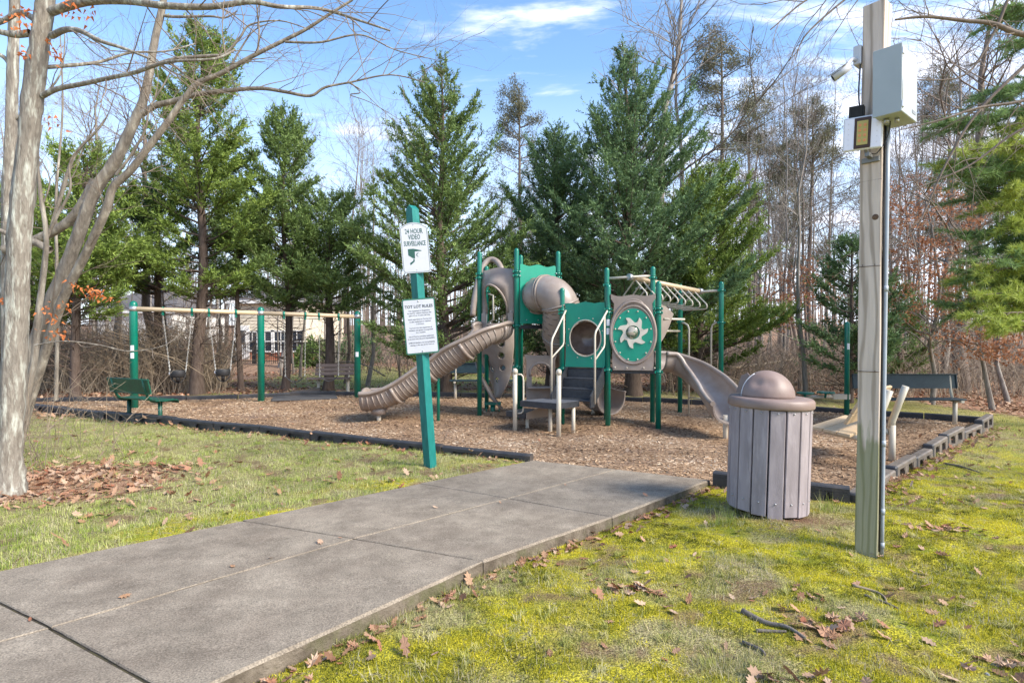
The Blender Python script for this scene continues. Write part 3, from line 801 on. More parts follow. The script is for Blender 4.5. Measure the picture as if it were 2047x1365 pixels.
# stairs from the transfer platform up to the low deck
O, U, N, L_ = frame(F_, G_); w2 = .33; d = N; sc = O + U * .02
m = MB()
lev = [(.0, .985), (.20, .83), (.42, .67), (.68, .51)]   # distance out, height of tread
for i in range(3):
    (a0, z0), (a1, z1_) = lev[i], lev[i + 1]
    m2 = MB(); c = sc + d * ((a0 + a1) / 2 + .03); m2.bbox((c.x, c.y, z1_ - .0 + .0), (2 * w2 - .02, a1 - a0 + .02, .03), math.atan2(U.y, U.x), .008); st = m2.build('step', BLACK, play)
    m2 = MB(); c = sc + d * (a0 + .05); m2.box((c.x, c.y, (z0 + z1_) / 2 - .005), (2 * w2 - .02, .018, z0 - z1_ - .02), math.atan2(U.y, U.x)); m2.build('riser', BLACK, st)
for s_ in (-1, 1):
    m2 = MB(); e = sc + U * (s_ * w2)
    m2.prism([(0, 1.0), (.05, 1.02), (.78, .60), (.78, .41), (.62, .40), (.0, .76)], e, d, (0, 0, 1), U * s_, .02); m2.build('stair_stringer', BLACK, play)
# transfer platform
Lp, Fp, Rp, Bp = V3((.13, 9.3, 0)), V3((.70, 8.90, 0)), V3((1.10, 9.28, 0)), V3((.53, 9.62, 0))
m = MB(); m.prism([(p.x, p.y) for p in (Lp, Fp, Rp, Bp)], (0, 0, .42), (1, 0, 0), (0, 1, 0), (0, 0, 1), .09); pl = m.build('transfer_platform', BLACK, play)
m = MB(); m.prism([(p.x, p.y) for p in shr([Lp, Fp, Rp, Bp], .96)], (0, 0, .511), (1, 0, 0), (0, 1, 0), (0, 0, 1), .006); m.build('grip_tread', mat('worn_grey_tread', (.13, .135, .15), .5, col2=(.09, .095, .11), nscale=20), pl)
q = [V3((-.10, 9.72, 0)), V3((.22, 9.42, 0)), V3((.60, 9.74, 0)), V3((.24, 10.05, 0))]
m = MB(); m.prism([(p.x, p.y) for p in q], (0, 0, .2), (1, 0, 0), (0, 1, 0), (0, 0, 1), .09); lp = m.build('lower_step', BLACK, play)
m = MB(); e = (q[2] - q[1]).normalized(); m.prism([(0, .19), ((q[2] - q[1]).length, .19), ((q[2] - q[1]).length, .40), (0, .30)], q[1] + V3((.012, -.012, 0)), e, (0, 0, 1), V3((e.y, -e.x, 0)), .015); m.build('side_board', mat('tan_board', (.33, .26, .20), .6), lp)
for (x, y, zt, r) in ((.05, 9.36, 1.0, .037), (.73, 8.87, 1.02, .037)):
    m = MB(); m.cyl((x, y, -.1), zt + .1 - .03, r, 14); m.cyl((x, y, zt - .05), .045, r + .008, 14, dome=True); m.build('entry_post', CREAM, play)
for (x, y, zt) in ((.26, 9.62, .21), (.63, 9.33, .43), (1.0, 9.25, .43)):
    m = MB(); m.cyl((x, y, -.1), zt + .1, .032, 10); m.build('leg', CREAM, play)
m = MB(); p0 = V3((.09, 9.37, 0)); dx = V3((.09, .01, 0))
m.tube([p0 + V3((0, 0, .94)), p0 + dx * .7 + V3((0, 0, .935)), p0 + dx + V3((0, 0, .90)), p0 + dx * 1.1 + V3((0, 0, .82)), p0 + dx * 1.1 + V3((0, 0, .40)), p0 + dx + V3((0, 0, .33)), p0 + dx * .7 + V3((0, 0, .30)), p0 + V3((0, 0, .295))], .014, 8); m.build('grab_bar', CREAM, play)
# stair handrails
def rail(s_, top, ext=0.0):
    e = sc + U * (s_ * (w2 + .035)); r = .017
    m = MB()
    bot = e + d * .70 + V3((0, 0, .50)); kn = e + d * .70 + V3((0, 0, 1.50)); tp_ = e + d * .02 + V3((0, 0, 2.02))
    if s_ > 0: bot = e + d * .62 + V3((0, 0, .46)); kn = e + d * .62 + V3((0, 0, 1.62)); tp_ = G_ + V3((0, 0, 2.03))
    m.tube([bot, kn - V3((0, 0, .05)), kn + (tp_ - kn) * .06, kn + (tp_ - kn) * .95, tp_], r, 8)
    a = kn + (tp_ - kn) * (.85 if s_ < 0 else .72); z2 = a.z - .52
    b2 = V3((a.x, a.y, z2)); c2 = V3((kn.x, kn.y, z2 - .22))
    m.tube([a, b2 + V3((0, 0, .04)), b2 + (c2 - b2) * .08, c2], r * .9, 8)
    return m.build('handrail', CREAM, play)
rail(-1, 0); rail(1, 0)
m = MB(); m.tube([F_ + V3((0, 0, 2.0)), sc + U * (-(w2 + .035)) + d * .02 + V3((0, 0, 2.02))], .017, 8); m.build('handrail_end', CREAM, play)

# low counter panel with the arch, between the tall tower and the stairs
O = V3((.54, 10.72, 0)); U = V3((1, .06, 0)).normalized(); N = V3((.06, -1, 0)).normalized()
arch = [(-.17, .62), (.17, .62)] + [(.17, .80)] + [(.185 * math.cos(a), .85 + .20 * math.sin(a)) for a in [math.pi * i / 14 for i in range(15)]] + [(-.17, .80)]
co, cz = (0, .82), .82
outp = to_rect([(x, z) for x, z in arch], .27, .33, 1.20, 0, cz, .0)
for (cx2, cz2) in ((-.27, .33), (.27, .33), (.31, 1.22), (-.31, 1.22)):
    k = min(range(len(outp)), key=lambda i: (outp[i][0] - cx2) ** 2 + (outp[i][1] - cz2) ** 2); outp[k] = (cx2, cz2)
m = MB(); m.loft(outp, arch, O, U, (0, 0, 1), N, .035); pn = m.build('panel', TAN, play); pn['label'] = 'low taupe panel with an arched opening and counter'
m = MB(); pts = [O + N * .035 + U * 1.12 * x + V3((0, 0, z + .01)) for x, z in arch[2:]]; m.tube(pts, .022, 8); m.build('arch_trim', TAN, pn)
m = MB(); c = O + N * .10; m.bbox((c.x, c.y, .60), (.52, .17, .035), math.atan2(U.y, U.x), .01); m.build('counter', TAN, pn)

# swept double-wall slide on the left
lp_ = [V3((-.28, 10.97, 1.80)), V3((-.40, 10.76, 1.80)), V3((-.58, 10.58, 1.70)), V3((-.93, 10.53, 1.46)), V3((-1.35, 10.62, 1.19)), V3((-1.72, 10.66, .97)), V3((-2.05, 10.68, .75)), V3((-2.33, 10.69, .60)), V3((-2.58, 10.70, .52)), V3((-2.78, 10.71, .51))]
ls = smooth_path(lp_, 5)
def chute(path, w, h, name, label, ribs=True, ribstep=.085, bands=()):
    m = MB(); m.sweep(path, uprof(w, h, .022, 16, .034), closed=True); o = m.build(name, TAN, play)
    if label: o['label'] = label
    # rolled rims
    for s_ in (-1, 1):
        r_ = MB(); pts = []
        for i in range(len(path)):
            t = (path[min(i + 1, len(path) - 1)] - path[max(i - 1, 0)]).normalized(); sd_ = t.cross(V3((0, 0, 1))).normalized(); u = sd_.cross(t)
            pts.append(path[i] + sd_ * s_ * (w + .022) + u * .005)
        r_.tube(pts, .038, 10); r_.build('rim', TAN, o)
    if ribs:
        r_ = MB(); acc = 0
        for i in range(1, len(path) - 2):
            seg = (path[i + 1] - path[i]).length; k = 0
            while acc < seg:
                p = path[i].lerp(path[i + 1], acc / seg); t = (path[i + 1] - path[i]).normalized(); sd_ = t.cross(V3((0, 0, 1))).normalized(); u = sd_.cross(t)
                pts = [p + sd_ * (w + .024) * math.cos(a) - u * (h + .024) * abs(math.sin(a)) ** .75 for a in [math.pi * (.03 + .94 * q / 12) for q in range(13)]]
                r_.tube(pts, .014, 4); acc += ribstep
            acc -= seg
        rr = r_.build('rib', TAN, o); rr['kind'] = 'stuff'
    for i in bands:
        r_ = MB(); p = path[i]; t = (path[i + 1] - path[i]).normalized(); sd_ = t.cross(V3((0, 0, 1))).normalized(); u = sd_.cross(t)
        pts = [p + sd_ * (w + .035) * math.cos(a) - u * (h + .035) * abs(math.sin(a)) ** .75 for a in [math.pi * (.02 + .96 * q / 14) for q in range(15)]]
        r_.tube(pts, .034, 8); r_.build('support_band', TAN, o)
    return o
sld = chute(ls, .34, .33, 'wide_slide', 'wide taupe slide coming down to the left', bands=(6, 15, 23, 33))
m = MB(); m.sphere(ls[-1] + V3((.02, 0, -.10)), .36, 20, 10, (.26, 1.0, .52)); m.build('slide_lip', TAN, sld)
m = MB(); m.cyl((-2.5, 10.66, .10), .12, .13, 16, .155); m.build('foot_cup', TAN, sld)
m = MB(); m.cyl((-2.5, 10.66, -.1), .24, .042, 12); m.build('foot', CREAM, sld)
p = V3((-1.27, 10.55, 0)); m = MB(); m.tube([p + V3((-.1, .0, -.1)), p + V3((-.1, 0, .78)), p + V3((-.08, .01, .86)), p + V3((.04, .03, .99))], .03, 10); m.build('slide_support', GREEN, sld)
# entry hood of the wide slide
O, U, N, L_ = frame(A_, B_); hw = L_ / 2 - .06
n = 26; outer, inner, oo, oi = [], [], [], []
for i in range(n + 1):
    t = i / n; a = math.pi * t
    inner.append((-.235 * math.cos(a) , 2.06 + .47 * math.sin(a) ** .8 if 0 < i < n else 2.0))
    x = -hw * max(-1, min(1, 1.25 * math.cos(a))); z = 2.83 if abs(math.cos(a)) < .8 else (2.0 + (2.83 - 2.0) * min(1, (1 - abs(math.cos(a))) / .2))
    outer.append((x, z + .05 * math.sin(a) ** 6)); oo.append(0); oi.append(.02 + .26 * math.sin(a) ** 1.2)
m = MB(); vs = []; O3 = O
lay = []
for s_ in (0, .33, .66, 1.0):
    k = s_ ; kk = k * k
    lay.append([O + U * (o_[0] * (1 - k) + i_[0] * k) + V3((0, 0, o_[1] * (1 - k) + i_[1] * k)) + N * (b_ * kk) for o_, i_, b_ in zip(outer, inner, oi)])
lay += [[q - N * .02 for q in l] for l in lay[::-1]]
for l in lay: vs += l
fs = []; nn = n + 1; nl = len(lay)
for r in range(nl):
    for i in range(n): fs.append((r * nn + i, r * nn + i + 1, ((r + 1) % nl) * nn + i + 1, ((r + 1) % nl) * nn + i))
m.add(vs, fs, True); hd = m.build('slide_hood', TAN, play)
m = MB(); pts = [q for q in lay[3]]; m.tube(pts, .022, 8); m.build('hood_lip', TAN, hd)
m = MB()
for s_ in (-.26, .30): m.cyl(O + U * s_ + V3((0, 0, 1.72)), .32, .017, 8)
m.build('hood_strut', CREAM, hd)
m = MB()
for s_ in (-1, 1): m.prism([(0, 1.70), (.10, 1.70), (.10, 2.0), (.06, 2.03), (0, 2.0)], O + U * (.31 * s_ - .05), U, (0, 0, 1), N, .03)
m.build('slide_flange', TAN, hd)
m = MB(); m.tube([E_ + V3((.03, -.02, 2.45)), E_ + V3((.14, -.08, 2.42)), E_ + V3((.15, -.09, 1.9)), E_ + V3((.03, -.02, 1.84))], .02, 8); m.build('grab_bar', CREAM, play)

# twisted leaf climber with foot cups and its looped top rail
nu, nv = 15, 44; cc = V3((-.40, 12.15, 0)); grid = []
def leaf(u, v):
    z = 1.82 - 1.55 * v
    w = .40 * (1 - v) ** .45 * (1 + .12 * math.sin(v * 3)) + .05
    ang = .12 + 1.0 * v ** 1.6; bulge = .11 * (1 - (2 * u - 1) ** 2) * (1 - .5 * v)
    x = (2 * u - 1) * w; dirx = V3((math.cos(ang), -math.sin(ang) * .9, 0)); nrm = V3((-math.sin(ang), -math.cos(ang), 0))
    c = cc + V3((.02 + .07 * v + .06 * v * v, -.10 * v, 0))
    return c + dirx * x + nrm * (bulge + .06 * math.sin(6.28 * v * 1.1)) + V3((0, 0, z)) 
holes = [(.27, .10), (.70, .10), (.26, .27), (.70, .27), (.27, .45), (.70, .43), (.33, .62), (.72, .60), (.5, .77)]
vs = [leaf(i / (nu - 1) if True else 0, j / (nv - 1)) for j in range(nv) for i in range(nu)]
def in_hole(u, v):
    p = leaf(u, v)
    return any((p - leaf(a, b)).length < .062 * (1 - .35 * b) for a, b in holes)
fs = []
nu, nv = 45, 130
vs = [leaf(i / (nu - 1), j / (nv - 1)) for j in range(nv) for i in range(nu)]
hc = [(leaf(a, b), .078 * (1 - .35 * b)) for a, b in holes]
for j in range(nv - 1):
    for i in range(nu - 1):
        c = (vs[j * nu + i] + vs[(j + 1) * nu + i + 1]) / 2
        if not any((c - h).length < r for h, r in hc): fs.append((j * nu + i, j * nu + i + 1, (j + 1) * nu + i + 1, (j + 1) * nu + i))
m = MB(); m.add(vs, fs, True); cl = m.build('leaf_climber', TAN, play)
sol = cl.modifiers.new('thick', 'SOLIDIFY'); sol.thickness = .03
for (a, b), (h, r) in zip(holes, hc):
    m = MB(); e1 = (leaf(a + .02, b) - leaf(a - .02, b)).normalized(); e2 = (leaf(a, b + .01) - leaf(a, b - .01)).normalized(); nr = e1.cross(e2).normalized()
    if nr.y > 0: nr = -nr
    pts = [h + (e1 * math.cos(t) + e2 * math.sin(t)) * (r + .008) + nr * .004 for t in [2 * math.pi * k / 18 for k in range(19)]]
    m.tube(pts, .014, 6, cap=False); pts2 = [p_ - nr * .05 - (p_ - h) * .25 for p_ in pts]
    m.tube(pts2, .012, 6, cap=False); m.build('foot_cup', TAN, cl)
m = MB()
for z in (1.45, 1.15, .85, .6): 
    v = (1.82 - z) / 1.55; m.tube([leaf(u, v) + V3((0, -.004, 0)) for u in [k / 12 for k in range(13)]], .004, 4)
m.build('seam', TAN_IN, cl)
m = MB(); e = [leaf(0, .55), leaf(0, .7), leaf(.0, .85), leaf(0, 1)]
m.sweep([P(950, 724, 11.95), P(966, 760, 11.85), P(985, 795, 11.75), P(1003, 817, 11.65)], [(-.07, .02), (.07, .02), (.07, -.02), (-.07, -.02)], scales=[.3, .8, .9, .6]); m.build('twisted_tail', TAN, cl)
m = MB(); m.cyl(P(985, 822, 11.75) - V3((0, 0, .12)), .28, .05, 12); m.box(P(985, 806, 11.75), (.34, .2, .05)); 
for s_ in (-.13, .13): m.cyl(P(985, 822, 11.7) + V3((s_, 0, -.1)), .25, .012, 6)
m.build('climber_base', GREEN, cl)
m = MB(); lp2 = smooth_path([P(945, 632, 12.0), P(948, 600, 12.05), P(956, 560, 12.1), P(965, 534, 12.15), P(974, 522, 12.2), P(985, 519, 12.2), P(996, 526, 12.1), P(1004, 542, 12.0), P(1012, 570, 12.0), P(1016, 600, 12.0), P(1018, 640, 12.0)], 4); m.tube(lp2, .062, 12); m.build('loop_rail', TAN, cl)

# right-hand slide, turning towards the lawn
rp = [V3((2.60, 9.98, .99)), V3((2.88, 10.0, .97)), V3((3.12, 9.88, .84)), V3((3.28, 9.62, .66)), V3((3.34, 9.30, .50)), V3((3.33, 9.0, .38)), V3((3.32, 8.72, .30)), V3((3.31, 8.52, .28))]
rs_ = smooth_path(rp, 6)
s2 = chute([p + V3((0, 0, .27)) for p in rs_], .27, .30, 'curved_slide', 'curved taupe slide on the right', ribs=False)
m = MB(); m.cyl((3.3, 8.78, -.1), .45, .035, 10); m.build('foot', CREAM, s2)
# hood at the right edge of the low deck
O, U, N, L_ = frame(H2, H_); N = -N if N.x < 0 else N
m = MB(); m.prism([(-.22, 2.12), (.02, 2.14), (.26, 2.02), (.26, 1.5), (.10, 1.40), (-.10, 1.40), (-.22, 1.5)], O + N * .02, U, (0, 0, 1), N, .03)
m.build('side_panel', TAN, play)
m = MB(); hp = V3((2.52, 9.72, 0))
m.add([hp + V3((0, 0, 2.12)), hp + V3((.13, .05, 2.07)), hp + V3((.27, .10, 1.95)), hp + V3((.20, .08, 1.76)), hp + V3((.10, .04, 1.56)), hp + V3((0, 0, 1.42)), hp + V3((.03, .4, 2.12)), hp + V3((.14, .4, 2.07)), hp + V3((.26, .4, 1.95)), hp + V3((.20, .4, 1.76)), hp + V3((.11, .4, 1.56)), hp + V3((.03, .4, 1.42))],
      [(0, 5, 4, 3, 2, 1), (0, 1, 7, 6), (1, 2, 8, 7), (2, 3, 9, 8), (3, 4, 10, 9), (4, 5, 11, 10), (6, 7, 8, 9, 10, 11)]); m.build('slide_hood', TAN, play)
m = MB(); m.tube([V3((2.6, 9.75, 1.86)), V3((3.03, 10.0, 1.86))], .02, 8); m.build('cross_bar', CREAM, play); m = MB(); m.tube([H_ + V3((0, 0, 1.66)), K_ + V3((0, 0, 1.66))], .022, 8); m.build('cross_bar', CREAM, play)

# overhead ladder with triangular rungs
a, b = (G2 + H_) / 2 + V3((0, 0, 2.64)), (J_ + K_) / 2 + V3((0, 0, 2.44))
ol = MB(); ol.tube([a, b], .045, 12); ld = ol.build('overhead_beam', BEIGE, play)
m = MB(); m.tube([G2 + V3((0, 0, 2.62)), H_ + V3((0, 0, 2.66))], .024, 10); m.build('cross_bar', CREAM, ld); m = MB(); m.tube([J_ + V3((0, 0, 2.43)), K_ + V3((0, 0, 2.43))], .024, 10); m.build('cross_bar', CREAM, ld)
for c in (a, b):
    dd = (b - a).normalized(); m = MB(); m.tube([c - dd * .035, c + dd * .035], .062, 12); m.build('hub', STEEL, ld)
dd = (b - a).normalized(); sd_ = V3((dd.y, -dd.x, 0)).normalized()
for i in range(9):
    c = a + (b - a) * (.07 + i * .105); hw_, dz = .33, .33
    tri = [(0, -.02), (.13, -.135), (hw_ * .96, -dz * .87), (hw_, -dz), (hw_ * .97, -dz - .035), (hw_ * .85, -dz - .05)]
    pts = [c + sd_ * x + V3((0, 0, z)) for x, z in tri] + [c - sd_ * x + V3((0, 0, z)) for x, z in tri[::-1]]
    m = MB(); m.tube(pts + [pts[0]], .0135, 8, cap=False); m.build('rung', CREAM, ld)
# access ladder between the two far posts
for p_, q_ in ((J_, K_), (K_, J_)):
    e = (q_ - p_).normalized(); m = MB()
    m.tube([p_ + V3((0, 0, 1.83)), p_ + e * .10 + V3((0, 0, 1.825)), p_ + e * .19 + V3((0, 0, 1.78)), p_ + e * .22 + V3((0, 0, 1.70)), p_ + e * .22 + V3((0, 0, -.05))], .019, 10); m.build('ladder_rail', CREAM, play)
for z in (.33, .86):
    e = (K_ - J_).normalized(); m = MB(); m.tube([J_ + e * .22 + V3((0, 0, z)), K_ - e * .22 + V3((0, 0, z))], .014, 8); m.build('ladder_rung', CREAM, play)
m = MB(); m.tube([J_ + V3((0, 0, .86)), J_ + V3((-.42, .62, .86))], .012, 6); m.build('brace', STEEL, play)
# ------------------------------------------------------------------ swing set
sw = thing('swing_frame', 'green and beige swing frame with three green posts under the left evergreens', 'swing set', (-8.18, 12.3, 0))
S = [V3((-8.18, 12.3, 0)), V3((-5.96, 13.5, 0)), V3((-3.86, 14.2, 0))]; zb = [2.15, 2.10, 2.04]; zt = [2.29, 2.22, 2.15]
for i, p in enumerate(S):
    m = MB(); m.cyl(p + V3((0, 0, -.1)), zt[i] + .05, .078, 18, dome=True); o = m.build('post', GREEN, sw)
    m = MB(); m.cyl(p + V3((0, 0, zb[i] - .05)), .10, .084, 18); m.build('collar', STEEL, o)
    if i != 1:
        m = MB()
        for z in ((1.30, 1.14) if i == 0 else (1.1,)): m.lathe([(.080, z - .06), (.080, z + .06)], p, 6, a0=math.radians(250), a1=math.radians(305))
        m.build('sticker', WHITE, o)
m = MB(); m.tube([S[0] + V3((.04, 0, zb[0])), S[1] + V3((0, 0, zb[1]))], .048, 14); m.build('top_beam', BEIGE, sw)
m = MB(); m.tube([S[1] + V3((0, 0, zb[1])), S[2] + V3((0, 0, zb[2]))], .048, 14); m.build('top_beam', BEIGE, sw)
def beam_at(px):
    for i in range(2):
        x0 = 1023.5 + S[i].x / S[i].y * FPX; x1 = 1023.5 + S[i + 1].x / S[i + 1].y * FPX
        if px <= x1 or i == 1:
            u = (px - 1023.5) / FPX; d = S[i + 1] - S[i]; t = (u * S[i].y - S[i].x) / (d.x - u * d.y)
            return S[i] + d * t + V3((0, 0, zb[i] + (zb[i + 1] - zb[i]) * t)), d.normalized()
def chain(m, a, b, link=.052):
    a, b = V3(a), V3(b); n = max(2, int((b - a).length / link * 1.25)); d = (b - a).normalized(); x = d.cross(V3((0, 1, 0))).normalized(); y = d.cross(x)
    for i in range(n):
        c = a.lerp(b, (i + .5) / n); s_ = x if i % 2 else y; h = link / 2
        pts = [c - d * h, c - d * h * .4 + s_ * .011, c + d * h * .4 + s_ * .011, c + d * h, c + d * h * .4 - s_ * .011, c - d * h * .4 - s_ * .011]
        m.tube(pts + [pts[0]], .0032, 3, cap=False, smooth=False)
swg = [(326, 384, 'bucket', 'black bucket swing nearest the left end post of the swing frame'), (418, 472, 'bucket', 'black bucket swing closest to the middle post of the swing frame'),
       (568, 611, 'belt', 'black belt swing just right of the middle post'), (638, 677, 'belt', 'black belt swing hanging in front of the brown plank bench')]
for x0, x1, kind, lab in swg:
    p0, d = beam_at(x0); p1, _ = beam_at(x1); mid_ = (p0 + p1) / 2; g = 'swings hanging from the swing frame'
    t = thing('bucket_swing' if kind == 'bucket' else 'belt_swing', lab, 'swing', (mid_.x, mid_.y, .45), 0, g)
    for p in (p0, p1):
        m = MB(); m.tube([p - d * .025, p + d * .025], .060, 12); m.box(p - V3((0, 0, .085)), (.03, .045, .07)); m.build('hanger', GREEN, sw)
    zs_ = .76 if kind == 'bucket' else .60
    w = .15 if kind == 'bucket' else .22
    e0, e1 = V3((mid_.x, mid_.y, zs_)) - d * w, V3((mid_.x, mid_.y, zs_)) + d * w
    for p, e in ((p0, e0), (p1, e1)):
        m = MB(); tp_ = p - V3((0, 0, .12))
        if kind == 'bucket':
            k = e + (tp_ - e) * .22; chain(m, tp_, k); s_ = V3((-d.y, d.x, 0)) * .11; chain(m, k, e + s_); chain(m, k, e - s_)
        else: chain(m, tp_, e)
        m.build('chain', CHAIN, t)
    if kind == 'bucket':
        m = MB(); c = V3((mid_.x, mid_.y, 0))
        m.lathe([(.150, zs_ + .03), (.16, zs_ - .01), (.155, zs_ - .10), (.14, zs_ - .12), (.138, zs_ - .01), (.15, zs_ + .03)], c, 20)
        m.build('bucket_rim', RUBBER, t)
        m = MB(); s_ = V3((-d.y, d.x, 0))
        for sg in (-1, 1):
            m.sweep([c + d * sg * .15 + V3((0, 0, zs_ - .06)), c + d * sg * .12 + V3((0, 0, zs_ - .16)), c + d * sg * .05 + V3((0, 0, zs_ - .235)), c + V3((0, 0, zs_ - .25))], [(-.07, .008), (.07, .008), (.07, -.008), (-.07, -.008)], up=tuple(s_.cross(V3((0, 0, 1))) if False else d * sg))
            m.sweep([c + s_ * sg * .14 + V3((0, 0, zs_ - .08)), c + s_ * sg * .10 + V3((0, 0, zs_ - .19)), c + V3((0, 0, zs_ - .245))], [(-.035, .008), (.035, .008), (.035, -.008), (-.035, -.008)], up=tuple(s_ * sg))
        m.build('seat', RUBBER, t)
        m = MB(); m.box(e0 + V3((0, -.012, -.03)), (.035, .02, .05)); m.build('tag', WHITE, t)
    else:
        m = MB(); pts = [e0 + (e1 - e0) * q + V3((0, 0, -.155 * math.sin(math.pi * q) ** .8)) for q in [k / 12 for k in range(13)]]
        m.sweep(pts, [(-.075, .006), (.075, .006), (.075, -.006), (-.075, -.006)], up=(0, 0, 1)); m.build('seat', RUBBER, t)
        m = MB()
        for e in (e0, e1): m.box(e, (.02, .16, .03), math.atan2(d.y, d.x))
        m.build('shackle', STEEL, t)

# ------------------------------------------------------------------ benches
WOOD_NEW = mat('new_pine_board', (.56, .42, .26), .7, col2=(.48, .34, .20), nscale=5, stretch=(1, 8, 8), bump=.2, bscale=30)
WOOD_BROWN = mat('brown_composite_board', (.16, .115, .095), .7, col2=(.13, .095, .08), nscale=5, bump=.2)
def bench_frame(root, M_, pts_r, mt, name='leg'):
    for pts, r in pts_r:
        m = MB(); m.tube([M_ @ V3(p) for p in pts], r, 12); m.build(name, mt, root)
# green bench on the left, seen from behind
c = V3((-6.72, 10.38, 0)); U = V3((.9, -.44, 0)).normalized(); Fw = V3((.44, .9, 0)).normalized()
gb = thing('park_bench', 'green metal bench with its back to the lawn, beside the left border', 'bench', (c.x, c.y, 0))
def L3(u, f, z): return c + U * u + Fw * f + V3((0, 0, z))
for s_ in (-.46, .46):
    m = MB(); m.tube([L3(s_, 0, -.1), L3(s_, 0, .41)], .036, 12); m.build('leg', DGREEN, gb)
    m = MB(); m.tube([L3(s_ * 1.0, -.30, .80), L3(s_, -.26, .62), L3(s_, -.22, .50), L3(s_, -.15, .42), L3(s_, -.05, .395), L3(s_, .20, .40), L3(s_, .24, .41)], .024, 10); m.build('seat_frame', DGREEN, gb)
def pan(name, prof, half, nslats=1, par=gb, mt=DGREEN):
    m = MB(); m.sweep([L3(-half, 0, 0), L3(half, 0, 0)], prof, up=(0, 0, 1), smooth=False); return m.build(name, mt, par)
# seat: pressed sheet with rolled front, backrest likewise; profile coordinates are (towards the back, up)
def slab_prof(pts, th=.022):
    up_ = [(-f, z) for f, z in pts]; dn = [(-f - .004, z - th) for f, z in pts][::-1]; return up_ + dn
sprof = [(-.18, .445), (0, .43), (.15, .435), (.22, .425), (.245, .40), (.24, .375)]
seat = pan('seat', slab_prof(sprof), .62)
bprof = [(-.225, .56), (-.25, .66), (-.275, .76), (-.285, .80)]
m = MB()
bp = [(-f, z) for f, z in bprof] + [(-f + .028, z + .008) for f, z in bprof][::-1]
m.sweep([L3(-.60, 0, 0), L3(.60, 0, 0)], bp, up=(0, 0, 1), smooth=False); bk = m.build('backrest', DGREEN, gb)
m = MB(); m.tube([L3(-.60, -.262, .66), L3(.60, -.262, .66)], .010, 5); m.tube([L3(-.6, -.29, .80), L3(.6, -.29, .80)], .018, 8); m.tube([L3(-.6, -.24, .56), L3(.6, -.24, .56)], .016, 8); m.build('back_edge', DGREEN, bk)
# dark perforated benches (right rear, and behind the tall tower)
def mesh_bench(px, y, label, half=.93, rz=0.0, mt=DARKNAVY, legs=(-.72, .72), grp=None):
    t = thing('park_bench', label, 'bench', (px, y, 0), rz, grp)
    m = MB(); m.bbox((0, 0, .46), (2 * half - .08, .28, .03), 0, .012); m.build('seat', mt, t, True)
    m = MB(); Mx = Matrix.Rotation(math.radians(-8), 3, 'X'); m.bbox((0, .17, .76), (2 * half, .022, .25), 0, .008, Mx); bk = m.build('backrest', mt, t, True)
    m = MB(); nx_ = 46
    m.box((0, .148, .885), (2 * half, .03, .014), M=Mx); m.box((0, .158, .64), (2 * half, .03, .014), M=Mx)
    for sx in (-1, 1): m.box((sx * (half - .01), .155, .76), (.016, .03, .24), M=Mx)
    m.build('edge_trim', mt, t, True)
    for x in legs:
        m = MB(); m.tube([(x, .05, -.08), (x, .05, .42)], .036, 12); m.tube([(x, -.13, .43), (x, .12, .42)], .030, 12); m.tube([(x, .10, .40), (x, .16, .62), (x, .19, .86)], .024, 10); m.build('leg', CREAM, t, True)
    return t
mesh_bench(7.02, 10.0, 'dark perforated metal bench on cream legs at the rear right border', legs=(-.72, .82), rz=0)
mesh_bench(-.68, 14.0, 'dark perforated bench behind the leaf climber of the play structure', half=.9)
# brown plank bench beyond the swings, facing the camera
t = thing('plank_bench', 'brown plank bench behind the belt swings', 'bench', (-4.75, 15.1, 0), .12)
Mx = Matrix.Rotation(math.radians(-28), 3, 'X')
for k in range(3):
    m = MB(); m.bbox((0, .19 + k * .058, .54 + k * .105), (1.02, .03, .10), 0, .005, Mx); m.build('plank', WOOD_BROWN, t, True)
for k in range(3):
    m = MB(); m.bbox((-.08, -.20 + k * .13, .435), (1.1, .125, .03), 0, .005); m.build('plank', WOOD_BROWN, t, True)
for x in (-.38, .38):
    m = MB(); m.tube([(x, .0, -.3), (x, .0, .41)], .045, 8); m.tube([(x, -.2, .41), (x, .12, .41), (x, .32, .75)], .022, 8); m.build('leg', CREAM, t, True)
# pale timber bench beside the wooden pole, seen end on
c = V3((3.96, 6.65, 0)); Fw = V3((-.69, .72, 0)).normalized(); U = V3((.72, .69, 0)).normalized()
pb = thing('timber_bench', 'pale new timber bench half hidden behind the wooden pole', 'bench', (c.x, c.y, 0))
def L4(u, f, z): return c + U * u + Fw * f + V3((0, 0, z))
ang = math.atan2(U.y, U.x)
for k in range(3):
    m = MB(); p = L4(.675, .07 + k * .15, .415 + k * .018); m.bbox(p, (1.35, .144, .036), 0, .004, Matrix.Rotation(ang, 3, 'Z') @ Matrix.Rotation(math.radians(7), 3, 'X')); m.build('plank', WOOD_NEW, pb)
Rz = Matrix.Rotation(ang, 3, 'Z'); 
tilt = Matrix.Rotation(math.radians(28), 3, 'X')
for k in range(3):
    m = MB(); p = L4(.60, .03 - k * .072, .60 + k * .135); m.bbox(p, (1.15, .036, .144), 0, .004, Rz @ tilt); m.build('plank', WOOD_NEW, pb)
for s_ in (.24, 1.0):
    m = MB(); m.tube([L4(s_, -.20, -.1), L4(s_, -.20, .45)], .040, 12); m.build('leg', CREAM, pb)
    m = MB(); m.tube([L4(s_, .34, .40), L4(s_, .0, .36), L4(s_, -.16, .36)], .036, 10); m.tube([L4(s_, -.19, .42), L4(s_, -.20, .50), L4(s_, -.26, .70), L4(s_, -.34, .95)], .040, 12); m.build('seat_frame', CREAM, pb)

